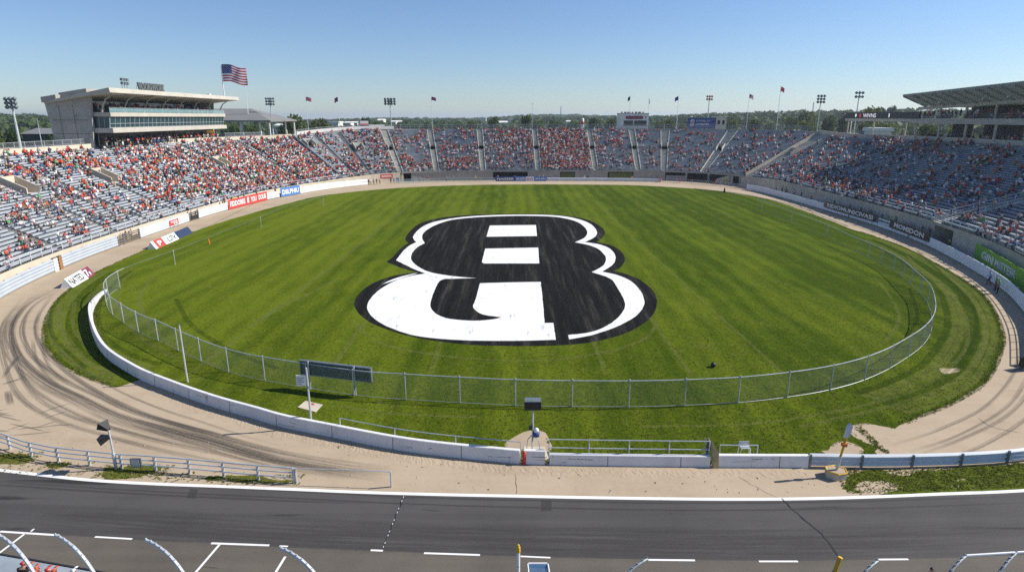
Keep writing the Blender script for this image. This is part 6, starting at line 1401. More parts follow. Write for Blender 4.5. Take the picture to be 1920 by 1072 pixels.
# ------------------------------------------------------------------ churned dirt at the wall foot, stones, ragged grass
def berm():
    r = np.random.default_rng(4); mb = MB(); a, b = sW(300), sW(1508); ts = np.arange(a, b, .11); nx_ = 9
    w = np.convolve(r.normal(0, 1, len(ts)), np.ones(9) / 9, 'same')
    for i, t in enumerate(ts):
        p, n = WALL.at(t), WALL.nrm(t)
        for j in range(nx_):
            q = j / (nx_ - 1); o = -.17 - q * (1.15 + .25 * w[i]); h = .045 * (1 - q) ** 1.4 + .018 * math.sin(q * PI) * r.uniform(.0, 1.5); h = h if j < nx_ - 1 else -.01
            mb.v.append((p.x + n.x * o + r.normal(0, .02), p.y + n.y * o + r.normal(0, .02), h + .002))
    for i in range(len(ts) - 1):
        for j in range(nx_ - 1): k = i * nx_ + j; mb.f.append((k, k + 1, k + nx_ + 1, k + nx_)); mb.m.append(0)
    tag(mb.build('dirt_bank', M['dirt'], fix=False), kind='structure')
berm()
def clods():
    r = np.random.default_rng(14); mb = MB()
    for i in range(420):
        x, y = r.uniform(-32, 27), r.uniform(29.6, 36)
        if y > np.interp(x, WALL.p[:, 0], WALL.p[:, 1]) - .4 or y < np.interp(x, wl.p[:, 0], wl.p[:, 1]) + .3: continue
        s = abs(r.normal(.03, .022)) + .012; vs = [(x + s * dx * r.uniform(.6, 1.2), y + s * dy * r.uniform(.6, 1.2), s * dz * .8) for dx, dy, dz in ((1, 0, .2), (0, 1, .2), (-1, 0, .2), (0, -1, .2), (0, 0, 1))]
        mb.add(vs, [(0, 1, 4), (1, 2, 4), (2, 3, 4), (3, 0, 4)], int(r.uniform() < .4))
    tag(mb.build('gravel', [M['dirt'], M['wood_dark']], fix=False), 'scattered clods and stones lying on the dirt beside the asphalt', 'stones', kind='stuff')
clods()
M['tuft'] = leaf_simple = None
def tuft_mat(name, lo, hi):
    m, nt, b = nodes_of(name); P = worldpos(nt); b.inputs['Roughness'].default_value = .9; b.inputs['Specular IOR Level'].default_value = .1
    k = mathn(nt, 'ADD', mathn(nt, 'MULTIPLY', noise(nt, P, 1.3, 5, .7), .6), mathn(nt, 'MULTIPLY', noise(nt, P, 9, 3, .6), .4)); c = ramp(nt, k, [(.34, lo), (.66, hi)]); L(nt, c[0], c[1], b, 'Base Color')
    tr = N(nt, 'ShaderNodeBsdfTranslucent'); L(nt, c[0], c[1], tr, 'Color'); mx = N(nt, 'ShaderNodeMixShader', Fac=.3); L(nt, b, 'BSDF', mx, 1); L(nt, tr, 'BSDF', mx, 2); L(nt, mx, 'Shader', nt.nodes['Material Output'], 'Surface'); return m
M['tuft'] = tuft_mat('grass_blade', (.066, .092, .006), (.175, .195, .028)); M['tuft_dry'] = tuft_mat('dry_blade', (.14, .14, .04), (.26, .24, .10))
def tufts():
    r = np.random.default_rng(8); gx, gy = np.array([p[0] for p in grass_pts]), np.array([p[1] for p in grass_pts]); n = len(gx)
    def inside(x, y):
        c = np.zeros(len(x), bool); j = n - 1
        for i in range(n):
            m = ((gy[i] > y) != (gy[j] > y)) & (x < (gx[j] - gx[i]) * (y - gy[i]) / (gy[j] - gy[i] + 1e-12) + gx[i]); c ^= m; j = i
        return c
    ep = [E_(p) for p in black]; ex, ey = np.array([p[0] for p in ep]), np.array([p[1] for p in ep])
    def out_of(x, y, ax, ay):
        c = np.zeros(len(x), bool); j = len(ax) - 1
        for i in range(len(ax)):
            c ^= ((ay[i] > y) != (ay[j] > y)) & (x < (ax[j] - ax[i]) * (y - ay[i]) / (ay[j] - ay[i] + 1e-12) + ax[i]); j = i
        return ~c
    X = r.uniform(-60, 66, 260000); Y = 32 + 60 * r.uniform(size=260000) ** 1.7; m = inside(X, Y) & out_of(X, Y, ex, ey)
    for bp in ([(955, 850), (950, 826), (978, 810), (1000, 804), (1022, 810), (1030, 850)], [(1590, 800), (1640, 795), (1680, 805), (1668, 822), (1610, 822)], [(1540, 845), (1580, 830), (1615, 838), (1610, 852), (1560, 858)], [(1762, 690), (1790, 688), (1798, 695), (1770, 700)]):
        q = [G(*p) for p in bp]; m &= out_of(X, Y, np.array([p.x for p in q]), np.array([p.y for p in q]))
    X, Y = X[m], Y[m]
    keep = r.uniform(size=len(X)) < np.clip(1.25 - (Y - 32) / 42, .0, 1) * .55; X, Y = X[keep], Y[keep]
    pts = [(x, y, 1.0) for x, y in zip(X, Y)]
    for c, a0, b0, o0, o1, num in ((WALL, 0, WALL.len, .18, .5, 2600), (inn, 0, inn.len, -.25, .15, 5000)):   # ragged fringes
        for t in r.uniform(a0, b0, num):
            p, q = c.at(t), c.nrm(t)
            if p.y > 110: continue
            o = r.uniform(o0, o1); pts.append((p.x + q.x * o, p.y + q.y * o, 1.5))
    def patch(px, num, sc=1.2):
        c = [G(*p) for p in px]; x0, x1, y0, y1 = min(p.x for p in c), max(p.x for p in c), min(p.y for p in c), max(p.y for p in c)
        for _ in range(num): x, y = r.uniform(x0, x1), r.uniform(y0, y1); pts.append((x, y, sc * r.uniform(.7, 1.4)))
    soil = [(np.array([G(*p).x for p in q]), np.array([G(*p).y for p in q])) for q in SOIL]
    for i in range(2400):
        x = r.uniform(18.6, 32); yl, yh = np.interp(x, wl.p[:, 0], wl.p[:, 1]) + .35, np.interp(x, GR.p[:, 0], GR.p[:, 1]) - .12; y = r.uniform(yl, yh)
        if r.uniform() < .45 or not any(not out_of(np.array([x]), np.array([y]), a_, b_)[0] for a_, b_ in soil): pts.append((x, y, 1.25))
    for px, num in (([(196, 872), (300, 897)], 180), ([(395, 890), (560, 908)], 120), ([(0, 848), (60, 866)], 100), ([(88, 866), (125, 876)], 40), ([(300, 885), (400, 902)], 50), ([(0, 866), (200, 890)], 50), ([(1600, 800), (1670, 850)], 160), ([(640, 826), (940, 842)], 200)): patch(px, num)
    V, F, Mi = [], [], []
    for x, y, sc in pts:
        nb = 3
        for k in range(nb):
            a = r.uniform(0, 6.28); h = r.uniform(.025, .065) * sc; w = r.uniform(.02, .045) * sc; l = r.uniform(.03, .10) * sc; bx, by = x + r.normal(0, .05), y + r.normal(0, .05); ca, sa = math.cos(a), math.sin(a); i = len(V)
            V += [(bx - sa * w, by + ca * w, .004), (bx + sa * w, by - ca * w, .004), (bx + ca * l, by + sa * l, h)]; F.append((i, i + 1, i + 2)); Mi.append(int(r.uniform() < .10))
    me = bpy.data.meshes.new('grass_tuft'); nf = len(F); me.vertices.add(len(V)); me.vertices.foreach_set('co', np.array(V, np.float32).ravel()); me.loops.add(nf * 3); me.loops.foreach_set('vertex_index', np.array(F, np.int32).ravel()); me.polygons.add(nf); me.polygons.foreach_set('loop_start', np.arange(0, nf * 3, 3, dtype=np.int32)); me.polygons.foreach_set('loop_total', np.full(nf, 3, np.int32)); me.materials.append(M['tuft']); me.materials.append(M['tuft_dry']); me.polygons.foreach_set('material_index', np.array(Mi, np.int32)); me.update(calc_edges=True)
    o = bpy.data.objects.new('grass_tuft', me); COL.objects.link(o); tag(o, 'rough green and straw coloured grass blades on the near infield and verges', 'grass', kind='stuff'); print('TUFTS', len(pts))
tufts()
# ------------------------------------------------------------------ people beside the track
def trackside(px, off, pose, shirt, head, legs, label, turn=0.0, py=None):
    s = osx(px); p = OUT.at(s) + OUT.nrm(s) * off; n = OUT.nrm(s)
    zz = .72 if off > .5 and (1442 < px < 1725 or 425 < px < 560) else 0.0
    person((p.x, p.y, zz), math.atan2(n.y, n.x) - PI / 2 + turn, pose, shirt, head, legs, label, 'people behind the track barrier', 1.08, 'black')
for a_, b_ in ((1436, 1732), (420, 566)):
    p_, n_, t_ = OUT.cut(osx(a_), osx(b_), 2.0); tag(MB().sweep(p_, n_, [(.45, -.05), (.45, .72), (2.1, .72), (2.1, -.05)]).build('raised_path', M['concrete_grey']), kind='structure')
for px, off, po, sh, hd, lg, lab in [
    (238, .9, 'rail', 'tan', 'grey hair', 'khaki', 'grey haired official in tan shirt at the slatted gate'), (245, .8, 'rail', 'black', 'black cap', 'black', 'official in black shirt and black cap leaning on the slatted gate'),
    (250, 1.1, 'stand', 'navy', 'dark hair', 'black', 'dark haired official in navy shirt behind the slatted gate'), (256, .8, 'rail', 'white', 'white cap', 'navy', 'official in white shirt and white cap at the slatted gate'), (261, 1.2, 'stand', 'black', 'brown hair', 'denim', 'brown haired official in black shirt and jeans by the slatted gate'),
    (362, .9, 'stand', 'black', 'dark hair', 'black', 'person in black behind the small dark slatted gate'), (369, 1.0, 'stand', 'grey', 'black cap', 'black', 'person in grey shirt and black cap behind the small dark slatted gate'),
    (383, 1.2, 'stand', 'black', 'dark hair', 'black', 'person in black peering over the short white barrier'), (432, 1.2, 'stand', 'burg' if False else 'black', 'red cap', 'black', 'person in black shirt and red cap at the near end of the red banner'), (437, 1.5, 'stand', 'pink', 'brown hair', 'white', 'person in pink shirt behind the red banner'),
    (445, 1.2, 'stand', 'black', 'yellow cap', 'navy', 'person with yellow cap behind the red banner'), (450, 1.3, 'stand', 'yellow', 'dark hair', 'black', 'person in yellow shirt behind the red banner'), (458, 1.2, 'stand', 'black', 'black cap', 'black', 'person in black cap and black shirt behind the middle of the red banner'),
    (468, 1.2, 'stand', 'navy', 'dark hair', 'denim', 'person in navy shirt behind the red banner'), (492, 1.4, 'stand', 'black', 'brown hair', 'black', 'person in black at the far end of the red banner'), (523, .9, 'stand', 'black', 'grey hair', 'black', 'grey haired person in black at the corner of the blue banner'),
    (546, 1.4, 'stand', 'black', 'dark hair', 'navy', 'dark haired person behind the blue banner'),
    (692, .3, 'stand', 'black', 'dark hair', 'black', 'person in black in the gap after the long white barrier'), (697, .6, 'walk', 'white', 'dark hair', 'black', 'person in white shirt in the gap after the long white barrier'), (702, .4, 'stand', 'grey', 'black cap', 'black', 'person in grey with black cap in the gap after the white barrier'), (708, .5, 'stand', 'black', 'blond hair', 'denim', 'blond person in black in the gap after the white barrier'), (714, .4, 'stand', 'tan', 'dark hair', 'black', 'person in tan shirt in the gap after the white barrier'),
    (735, .9, 'stand', 'navy', 'dark hair', 'navy', 'person in dark navy under the red wall banner'), (741, .9, 'rail', 'blue', 'white cap', 'denim', 'person in blue shirt and white cap by the tunnel doorway'), (746, 1.0, 'stand', 'denim', 'dark hair', 'denim', 'person in denim shirt by the tunnel doorway'), (750, .9, 'stand', 'blue', 'brown hair', 'navy', 'brown haired person in blue by the tunnel doorway'), (776, .8, 'stand', 'blue', 'dark hair', 'blue', 'person all in blue right of the tunnel doorway'), (787, .9, 'stand', 'grey', 'white cap', 'denim', 'person in grey with white cap right of the tunnel doorway'),
    (803, .9, 'stand', 'red', 'white cap', 'white', 'person in red with white cap at the low grey fence'), (838, .8, 'stand', 'grey', 'dark hair', 'black', 'person in grey at the low grey fence'), (850, .9, 'stand', 'green', 'yellow cap', 'green', 'person in green at the low grey fence'), (891, .9, 'stand', 'yellow', 'white cap', 'khaki', 'person in yellow at the low grey fence'),
    (934, 1.2, 'stand', 'white', 'brown hair', 'navy', 'person in white behind the navy banner'), (965, 1.3, 'stand', 'light blue', 'red cap', 'white', 'person in light blue behind the navy banner'), (1010, 1.3, 'stand', 'yellow', 'dark hair', 'black', 'person in yellow jacket behind the light blue banner'), (1018, 1.4, 'stand', 'yellow', 'white cap', 'yellow', 'person all in yellow with white cap behind the light blue banner'),
    (1096, 1.1, 'stand', 'white', 'brown hair', 'black', 'person in white behind the thin pale rail'), (1103, 1.2, 'stand', 'black', 'dark hair', 'black', 'person in black behind the thin pale rail'), (1184, 1.1, 'stand', 'yellow', 'dark hair', 'black', 'person in yellow before the grass bank'), (1238, -.8, 'stand', 'orange red', 'brown hair', 'orange red', 'person all in orange-red standing on the track side of the rail'), (1272, 1.2, 'stand', 'red', 'red cap', 'red', 'person all in red before the gallery wall'), (1338, 1.0, 'walk', 'red', 'blond hair', 'red', 'blond person all in red by the pale ramp wall'),
    (1446, 1.2, 'stand', 'tan', 'dark hair', 'black', 'person in tan behind the white barrier by the far corner'), (1457, 1.2, 'stand', 'navy', 'black cap', 'black', 'person in navy with black cap behind the right white barrier'), (1461, 1.6, 'stand', 'black', 'dark hair', 'black', 'dark haired person in black behind the right white barrier'), (1466, 1.3, 'stand', 'burg' if False else 'grey', 'dark hair', 'navy', 'person in grey behind the right white barrier'), (1479, 1.2, 'stand', 'pink', 'black cap', 'black', 'person in pink with black cap behind the right white barrier'), (1492, 1.2, 'stand', 'black', 'black cap', 'navy', 'person in black with black cap behind the right white barrier'), (1511, 1.2, 'stand', 'red', 'dark hair', 'black', 'person in red low behind the right white barrier'), (1536, 1.2, 'rail', 'light blue', 'white cap', 'navy', 'person in light blue leaning at the end of the white barrier'),
    (1552, 1.3, 'stand', 'black', 'dark hair', 'black', 'dark haired person in black at the red end of the long black banner'), (1579, 1.3, 'stand', 'black', 'black cap', 'black', 'person in black cap behind the long black banner'), (1600, 1.3, 'stand', 'navy', 'grey hair', 'black', 'grey haired person in navy behind the long black banner'), (1613, 1.4, 'stand', 'grey', 'brown hair', 'black', 'brown haired person in grey behind the long black banner'), (1619, 1.2, 'stand', 'denim', 'dark hair', 'denim', 'person in denim behind the long black banner'), (1643, .9, 'stand', 'navy', 'white cap', 'black', 'person with white cap between the two black banners'),
    (1650, 1.2, 'stand', 'green', 'green cap', 'green', 'person in bright green costume behind the white tubular gate'), (1660, 1.5, 'stand', 'green', 'dark hair', 'black', 'person in green shirt behind the white tubular gate'), (1691, 1.2, 'stand', 'pink', 'brown hair', 'navy', 'person in pink behind the shorter black banner'), (1709, 1.4, 'stand', 'black', 'dark hair', 'black', 'person in black behind the shorter black banner'), (1719, 1.6, 'rail', 'navy', 'black cap', 'navy', 'person in navy leaning behind the shorter black banner'),
    (1748, 2.2, 'stand', 'yellow', 'black cap', 'black', 'steward in yellow vest at the tunnel beside the stair'),
    (1866, -.7, 'walk', 'light blue', 'brown hair', 'black', 'person in light blue shirt walking in front of the green banner'), (1880, -.8, 'stand', 'green', 'black cap', 'black', 'person in green shirt and black cap in front of the green banner'), (1889, -1.0, 'stand', 'green', 'green cap', 'black', 'person in bright green with green cap standing before the white barrier'),
    (1870, 3.2, 'stand', 'red', 'dark hair', 'black', 'person in red behind the green banner'), (1888, 3.3, 'stand', 'black', 'black cap', 'black', 'person in black behind the green banner')]:
    trackside(px, off, po, sh, hd, lg, lab)
def bottom_head(px, py, hh, pose, sh, hd, lg, lab, rz=PI):
    z = hh - (.84 if pose in ('sit', 'lean', 'cheer') else 1.73) * 1.06; p = G(px, py, hh); person((p.x, p.y + .03, z), rz, pose, sh, hd, lg, lab, 'spectators at the bottom edge')
bottom_head(40, 1053, 3.45, 'sit', 'black', 'red cap', 'black', 'spectator in round red cap by the first bent fence post')
bottom_head(52, 1059, 3.30, 'sit', 'orange red', 'orange red cap', 'denim', 'spectator in orange cap beside the round red cap')
bottom_head(59, 1068, 3.20, 'lean', 'orange red', 'orange red cap', 'denim', 'spectator in orange shirt bending forward on the corner seats', PI + .3)
bottom_head(86, 1065, 3.20, 'sit', 'red', 'red cap', 'khaki', 'spectator in red cap cut by the bottom edge')
bottom_head(98, 1067, 3.20, 'sit', 'white', 'orange red cap', 'black', 'spectator in orange cap and white shirt cut by the bottom edge')
bottom_head(135, 1067, 3.20, 'sit', 'pink', 'white cap', 'denim', 'spectator in white cap and pink shirt cut by the bottom edge')
bottom_head(1748, 1062, 1.75, 'stand', 'black', 'dark hair', 'black', 'dark haired person cut by the bottom edge past the yellow post', .6)
# black loudspeaker trolley by the right edge of the track
q = G(1921, 693); r = empty('speaker_trolley', (q.x, q.y, 0), 'black box trolley standing on the dirt at the right edge', 'trolley'); MB().box((q.x, q.y, .65), (.75, .6, .85), .3).build('box_body', M['black_matte'], r); MB().box((q.x, q.y, 1.13), (.45, .4, .12), .3).build('lid', M['galv_dark'], r)
for sx in (-.3, .3):
    for sy in (-.24, .24): MB().tube([(q.x + sx - .05, q.y + sy, .12), (q.x + sx + .05, q.y + sy, .12)], .12, 8).build('wheel', M['galv_dark'], r)

# ------------------------------------------------------------------ crowd mass
allv = np.concatenate(CV); cme = bpy.data.meshes.new('crowd')
nf = len(CF); cme.vertices.add(len(allv)); cme.vertices.foreach_set('co', allv.astype(np.float32).ravel())
cme.loops.add(nf * 4); cme.loops.foreach_set('vertex_index', np.array(CF, dtype=np.int32).ravel())
cme.polygons.add(nf); cme.polygons.foreach_set('loop_start', np.arange(0, nf * 4, 4, dtype=np.int32)); cme.polygons.foreach_set('loop_total', np.full(nf, 4, dtype=np.int32))
at = cme.attributes.new('cloth', 'FLOAT_COLOR', 'FACE'); at.data.foreach_set('color', np.concatenate([np.array(CC, dtype=np.float32), np.ones((nf, 1), np.float32)], 1).ravel())
cme.update(calc_edges=True); cme.validate()
m, nt, b = nodes_of('crowd_cloth'); b.inputs['Roughness'].default_value = .85; a = N(nt, 'ShaderNodeAttribute', attribute_name='cloth'); L(nt, a, 'Color', b, 'Base Color'); cme.materials.append(m)
co = bpy.data.objects.new('crowd', cme); COL.objects.link(co); tag(co, 'far off crowd in red, orange, white and dark clothes filling the stands', 'crowd', kind='stuff')
# ------------------------------------------------------------------ floodlights and flags
def lampmast(px, ytop, ybase, Y, rows, cols, label, lampmat='galv_dark', w=None, hh=None):
    t, bs = RAY(px[0], ytop, Y), RAY(px[1], ybase, Y); X = (t.x + bs.x) / 2; z0 = max(0, terr(X, Y)) if Y > 232 or abs(X) > 106 else bs.z - .3
    r = empty('floodlight_mast', (X, Y, z0), label, 'floodlight', 'floodlight masts round the stadium'); k = Y / 1200.0
    top = t.z; hh = (hh or 14) * k; w = (w or 18) * k
    MB().tube([(X, Y, z0), (X, Y, top - hh * .3)], [.26, .15], 8).build('pole', M['galv'], r)
    fr = MB()
    for i in range(rows): z = top - hh * (i + .5) / rows; fr.tube([(X - w / 2, Y + .05, z), (X + w / 2, Y + .05, z)], .06, 5)
    fr.tube([(X, Y, top - hh), (X, Y, top)], .09, 6); fr.build('crossarm', M['galv'], r)
    for i in range(rows):
        for j in range(cols):
            z = top - hh * (i + .5) / rows; x = X - w / 2 + w * (j + .5) / cols; s_ = .33 * w / cols + .12
            c = Vector((x, Y - .1, z)); ax = Vector((-.12 * X / 60, -.85, -.42)).normalized(); pr = [c - ax * .3, c - ax * .25, c + ax * .1, c + ax * .38]
            MB().tube(pr, [s_ * .35, s_ * .6, s_ * .9, s_ * 1.0], 9).build('lamp_head', M[lampmat], r, True)
lampmast((23, 35), 181, 277, 131, 3, 3, 'nine lamp floodlight mast beside the press box end wall', w=24, hh=22)
lampmast((507, 511), 182, 252, 222, 3, 4, 'floodlight mast at the corner next to the hip roofed pavilion', w=18, hh=15)
lampmast((732, 733), 183, 250, 236, 3, 4, 'tall floodlight mast left of the far stairs, dark against the sky', w=23, hh=13)
M['lamp_red'] = pm('lamp_red', (.42, .16, .11), .6, .3, 2)
lampmast((1328.5, 1328), 178, 240, 240, 2, 3, 'rust red floodlight mast behind the navy board', 'lamp_red', 13, 10)
lampmast((1535, 1537), 177, 248, 235, 3, 3, 'floodlight mast behind the far corner parapet', w=17, hh=16)
lampmast((1609, 1604), 170, 250, 214, 2, 3, 'floodlight mast rising above the long black LED board', w=18, hh=14)
FLM = {}
def flag_cloth(name, stripes=None, cols=None, canton=None):
    return None
def flagpole(px0, ytop, px1, ybase, Y, label, kind, side, fw, fh, thick=.07, droop=.5, base_z=None):
    t, bs = RAY(px0, ytop, Y), RAY(px1, ybase, Y); X = t.x; z0 = base_z if base_z is not None else bs.z - .4
    r = empty('flagpole', (X, Y, z0), label, 'flagpole', 'flagpoles round the stadium')
    MB().tube([(X, Y, z0), (X, Y, t.z)], [thick * 1.3, thick * .7], 7).build('pole', M['white_paint'], r); MB().lathe((X, Y, t.z), [(0, -.02), (thick * 1.6, .1), (thick * 1.6, .18), (0, .3)], 8).build('finial', M['galv'], r, True)
    if not kind: return r
    NXf, NYf = (26, 13) if kind == 'stars' else (12, 7); k = Y / 1200; W, Hh = fw * k, fh * k; mb = MB(); P = []
    for j in range(NYf + 1):
        for i in range(NXf + 1):
            a, c = i / NXf, j / NYf
            x = X + side * (thick + a * W * (1 - .12 * droop)); y = Y + .22 * W * math.sin(a * 7 + c * 1.2) * a * .5; z = t.z - .15 * Hh - c * Hh - droop * a * a * W * .35 + .06 * W * math.sin(a * 6.5) * a
            P.append((x, y, z))
    for j in range(NYf):
        for i in range(NXf):
            q = j * (NXf + 1) + i
            if kind == 'stars': mi = 2 if (i < NXf * .42 and j < 7) else (0 if j % 2 == 0 else 1)
            elif kind == 'usa': mi = 2 if (i < 5 and j < 4) else (0 if j % 2 == 0 else 1)
            else: mi = 0
            mb.f.append((q, q + 1, q + NXf + 2, q + NXf + 1)); mb.m.append(mi)
    mb.v = P; cols = {'stars': ('red_flag', 'white_flag', 'blue_flag'), 'usa': ('red_flag', 'white_flag', 'blue_flag'), 'red': ('red_flag',) * 3, 'pink': ('pink_flag',) * 3, 'purple': ('purple_flag',) * 3, 'blue': ('blue_flag',) * 3, 'dark': ('dark_flag',) * 3, 'pale': ('white_flag',) * 3}[kind]
    cl = mb.build('flag', [M[c] for c in cols], r, True, fix=False)
    if kind == 'stars':
        sb = MB()
        for row in range(9):
            for cc in range(6 if row % 2 == 0 else 5):
                a = (cc * 2 + 1 + (row % 2)) / 12 * .42; c = (row + 1) / 10 * 7 / 13; x = X + side * (thick + a * W * (1 - .12 * droop)); y = Y + .22 * W * math.sin(a * 7 + c * 1.2) * a * .5 - .03; z = t.z - .15 * Hh - c * Hh - droop * a * a * W * .35 + .06 * W * math.sin(a * 6.5) * a
                R_ = .017 * W; sb.add([(x + R_ * (1 if q % 2 == 0 else .42) * math.sin(q * PI / 5), y, z + R_ * (1 if q % 2 == 0 else .42) * math.cos(q * PI / 5)) for q in range(10)], [tuple(range(10))])
        sb.build('star_pattern', M['white_flag'], cl)
    return r
def cloth(name, c):
    m = pm(name, c, .8, .1, 1.0); nt = m.node_tree; b = nt.nodes['Principled BSDF']; tr = N(nt, 'ShaderNodeBsdfTranslucent'); tr.inputs['Color'].default_value = c4(c); mx = N(nt, 'ShaderNodeMixShader', Fac=.3); L(nt, b, 'BSDF', mx, 1); L(nt, tr, 'BSDF', mx, 2); L(nt, mx, 'Shader', nt.nodes['Material Output'], 'Surface'); M[name] = m
for n_, c_ in (('red_flag', (.50, .03, .05)), ('white_flag', (.78, .78, .80)), ('blue_flag', (.02, .05, .20)), ('pink_flag', (.55, .16, .20)), ('purple_flag', (.22, .05, .14)), ('dark_flag', (.05, .035, .03))): cloth(n_, c_)
flagpole(413, 116, 420, 182, 191.5, 'tall pole on the press box roof flying a large stars and stripes flag', 'stars', 1, 46, 30, .13, .45, 24.9)
flagpole(459, 157, 466, 206, 219, 'bare white pole above the hip roofed pavilion', None, 1, 0, 0, .09, .5, 20.0)
flagpole(573, 181, 577, 246, 226, 'pole with a pink flag above the big round tree', 'pink', 1, 10, 7)
flagpole(633.5, 181, 639, 246, 228, 'pole with a purple folded flag left of the red booth', 'purple', -1, 8, 8, droop=1.2)
flagpole(808.5, 181, 810, 244, 233, 'pole with a dark purple flag beside the far stairs', 'purple', 1, 9, 6)
flagpole(1182, 180, 1182, 214, 233, 'short pole with a black flag on the scoreboard roof', 'dark', -1, 5, 7, droop=1.4)
flagpole(1217, 185, 1217, 214, 234, 'short pole with a furled white flag on the scoreboard roof', 'pale', 1, 2.5, 8, droop=1.5)
flagpole(1272.5, 180, 1269, 242, 233, 'pole with a blue flag between scoreboard and navy board', 'blue', -1, 7, 7, droop=1.0)
flagpole(1405.5, 176, 1400.5, 243, 233, 'pole with a small stars and stripes flag right of the navy board', 'usa', 1, 9, 7, droop=1.0)
flagpole(1464.5, 162, 1459, 243, 232, 'tallest pole with a red flag above the far corner', 'red', 1, 8, 8, .09, droop=1.1)
for (x, yt, yb, Y, lab, th) in ((998.5, 192, 238, 236, 'thin bare mast behind the far stand', .06), (903, 217, 240, 236, 'short bare mast behind the far stand', .08), (69, 222, 272, 128, 'thin bare pole by the press box end wall', .07), (1597, 226, 250, 205, 'white post under the end of the LED board', .16)):
    t, bs = RAY(x, yt, Y), RAY(x + 1, yb, Y); r = empty('mast', (t.x, Y, bs.z), lab, 'mast'); MB().tube([(t.x, Y, bs.z - 1), (t.x, Y, t.z)], [th, th * .7], 6).build('pole', M['galv'] if th < .1 else M['white_paint'], r); MB().tube([(t.x - .5, Y, t.z - .6), (t.x + .5, Y, t.z - .6)], .04, 5).build('crossbar', M['galv'], r)
# ------------------------------------------------------------------ buildings along the top of the far stand
t, bs = RAY(1163, 213.5, 232), RAY(1215, 243, 232); W_ = bs.x - t.x; z0, z1 = bs.z - .5, t.z
r = empty('scoreboard', (t.x, 232, z0), 'pale scoreboard box with red sign and two dark windows', 'scoreboard')
MB().obox((t.x, 232, z0), (W_, 0, 0), (0, 7, 0), (0, 0, z1 - z0)).build('body', M['house'], r)
MB().obox((t.x - .1, 231.9, z1), (W_ + .2, 0, 0), (0, 7.2, 0), (0, 0, .2)).build('roof', M['concrete_grey'], r)
rs = MB().obox((t.x + W_ * .2, 231.9, z1 - 1.9), (W_ * .6, 0, 0), (0, .1, 0), (0, 0, 1.1)).build('sign_panel', M['burgundy'], r); lettering('LO BLITER', W_ * .42, .5, (t.x + W_ * .52, 231.86, z1 - 1.35), (1, 0, 0), (0, -1, 0), M['lamp_red'], rs, .02, .02)
for a, b in ((.14, .46), (.5, .93)):
    w = MB().obox((t.x + W_ * a, 231.92, z1 - 4.1), (W_ * (b - a), 0, 0), (0, .08, 0), (0, 0, 1.7)).build('window', M['glass_dark'], r); MB().obox((t.x + W_ * a - .1, 231.9, z1 - 4.25), (W_ * (b - a) + .2, 0, 0), (0, .1, 0), (0, 0, .15)).build('sill', M['concrete_grey'], w)
MB().obox((t.x + W_ * .88, 231.92, z1 - 1.7), (.35, 0, 0), (0, .08, 0), (0, 0, .9)).build('gauge', M['galv_dark'], r)
for i in range(7): MB().box((t.x + .8 + i * 1.3, 233.5, z1 + .45), (.5 + .3 * (i % 3), .5, .5)).build('roof_unit', M['galv_dark'], r)
t, bs = RAY(1290, 221, 232), RAY(1341, 240, 232); W_ = bs.x - t.x; z0, z1 = bs.z - .3, t.z
r = empty('billboard', (t.x, 232, z0), 'navy billboard with white letters and a red white emblem', 'billboard')
MB().prism([(t.x, 231.8), (bs.x, 231.8), (bs.x, 232.1), (t.x, 232.1)], z0, z1).build('panel', M['navy'], r)
lettering('S', 1.5, 2.3, (t.x + W_ * .16, 231.75, (z0 + z1) / 2 + .2), (1, 0, 0), (0, -1, 0), M['white_paint'], r, .04, .05, 'emblem'); lettering('S', .9, 1.7, (t.x + W_ * .16 + .05, 231.7, (z0 + z1) / 2 + .2), (1, 0, 0), (0, -1, 0), M['red'], r, .04, .0, 'emblem')
lettering('CTIVIAL OF', W_ * .5, .6, (t.x + W_ * .55, 231.75, z1 - 1.1), (1, 0, 0), (0, -1, 0), M['white_paint'], r, .03, .0); lettering('HOMEDOMER', W_ * .46, .75, (t.x + W_ * .53, 231.75, z1 - 2.3), (1, 0, 0), (0, -1, 0), M['white_paint'], r, .03, .01)
for f in (.1, .5, .9): MB().tube([(t.x + W_ * f, 232.3, z0 - 2), (t.x + W_ * f, 232.3, z1)], .12, 6).build('post', M['galv_dark'], r)
t2, b2 = RAY(1342.5, 219.5, 232), RAY(1361, 241, 232); r = empty('kiosk', (t2.x, 232, b2.z), 'cream kiosk with dark openings beside the navy billboard', 'kiosk'); w2 = b2.x - t2.x
MB().obox((t2.x, 232, b2.z - .5), (w2, 0, 0), (0, 5, 0), (0, 0, t2.z - b2.z + .5)).build('body', M['concrete_tan'], r)
for a, wd, zz in ((.18, .9, 1.4), (.62, .8, 1.5)): MB().obox((t2.x + w2 * a, 231.93, t2.z - 1.2 - zz), (wd, 0, 0), (0, .08, 0), (0, 0, zz)).build('window', M['glass_dark'], r)
MB().obox((t2.x - .15, 231.85, t2.z), (w2 + .3, 0, 0), (0, 5.3, 0), (0, 0, .18)).build('roof', M['house'], r)
t, bs = RAY(675, 227, 229), RAY(691.5, 243, 229); W_ = bs.x - t.x; r = empty('booth', (t.x, 229, bs.z), 'white and red two level booth on top of the far stand', 'booth')
MB().obox((t.x, 229, bs.z - .5), (W_, 0, 0), (0, 3, 0), (0, 0, t.z - bs.z + .5)).build('body', M['house'], r)
for f in (.18, .5): MB().obox((t.x - .05, 228.93, bs.z + (t.z - bs.z) * f), (W_ + .1, 0, 0), (0, .08, 0), (0, 0, .55)).build('red_band', M['red'], r)
for a in (.08, .55): MB().obox((t.x + W_ * a, 228.94, bs.z + (t.z - bs.z) * .36), (W_ * .36, 0, 0), (0, .07, 0), (0, 0, .5)).build('window', M['glass_dark'], r)
r.rotation_euler = (0, 0, R(26))
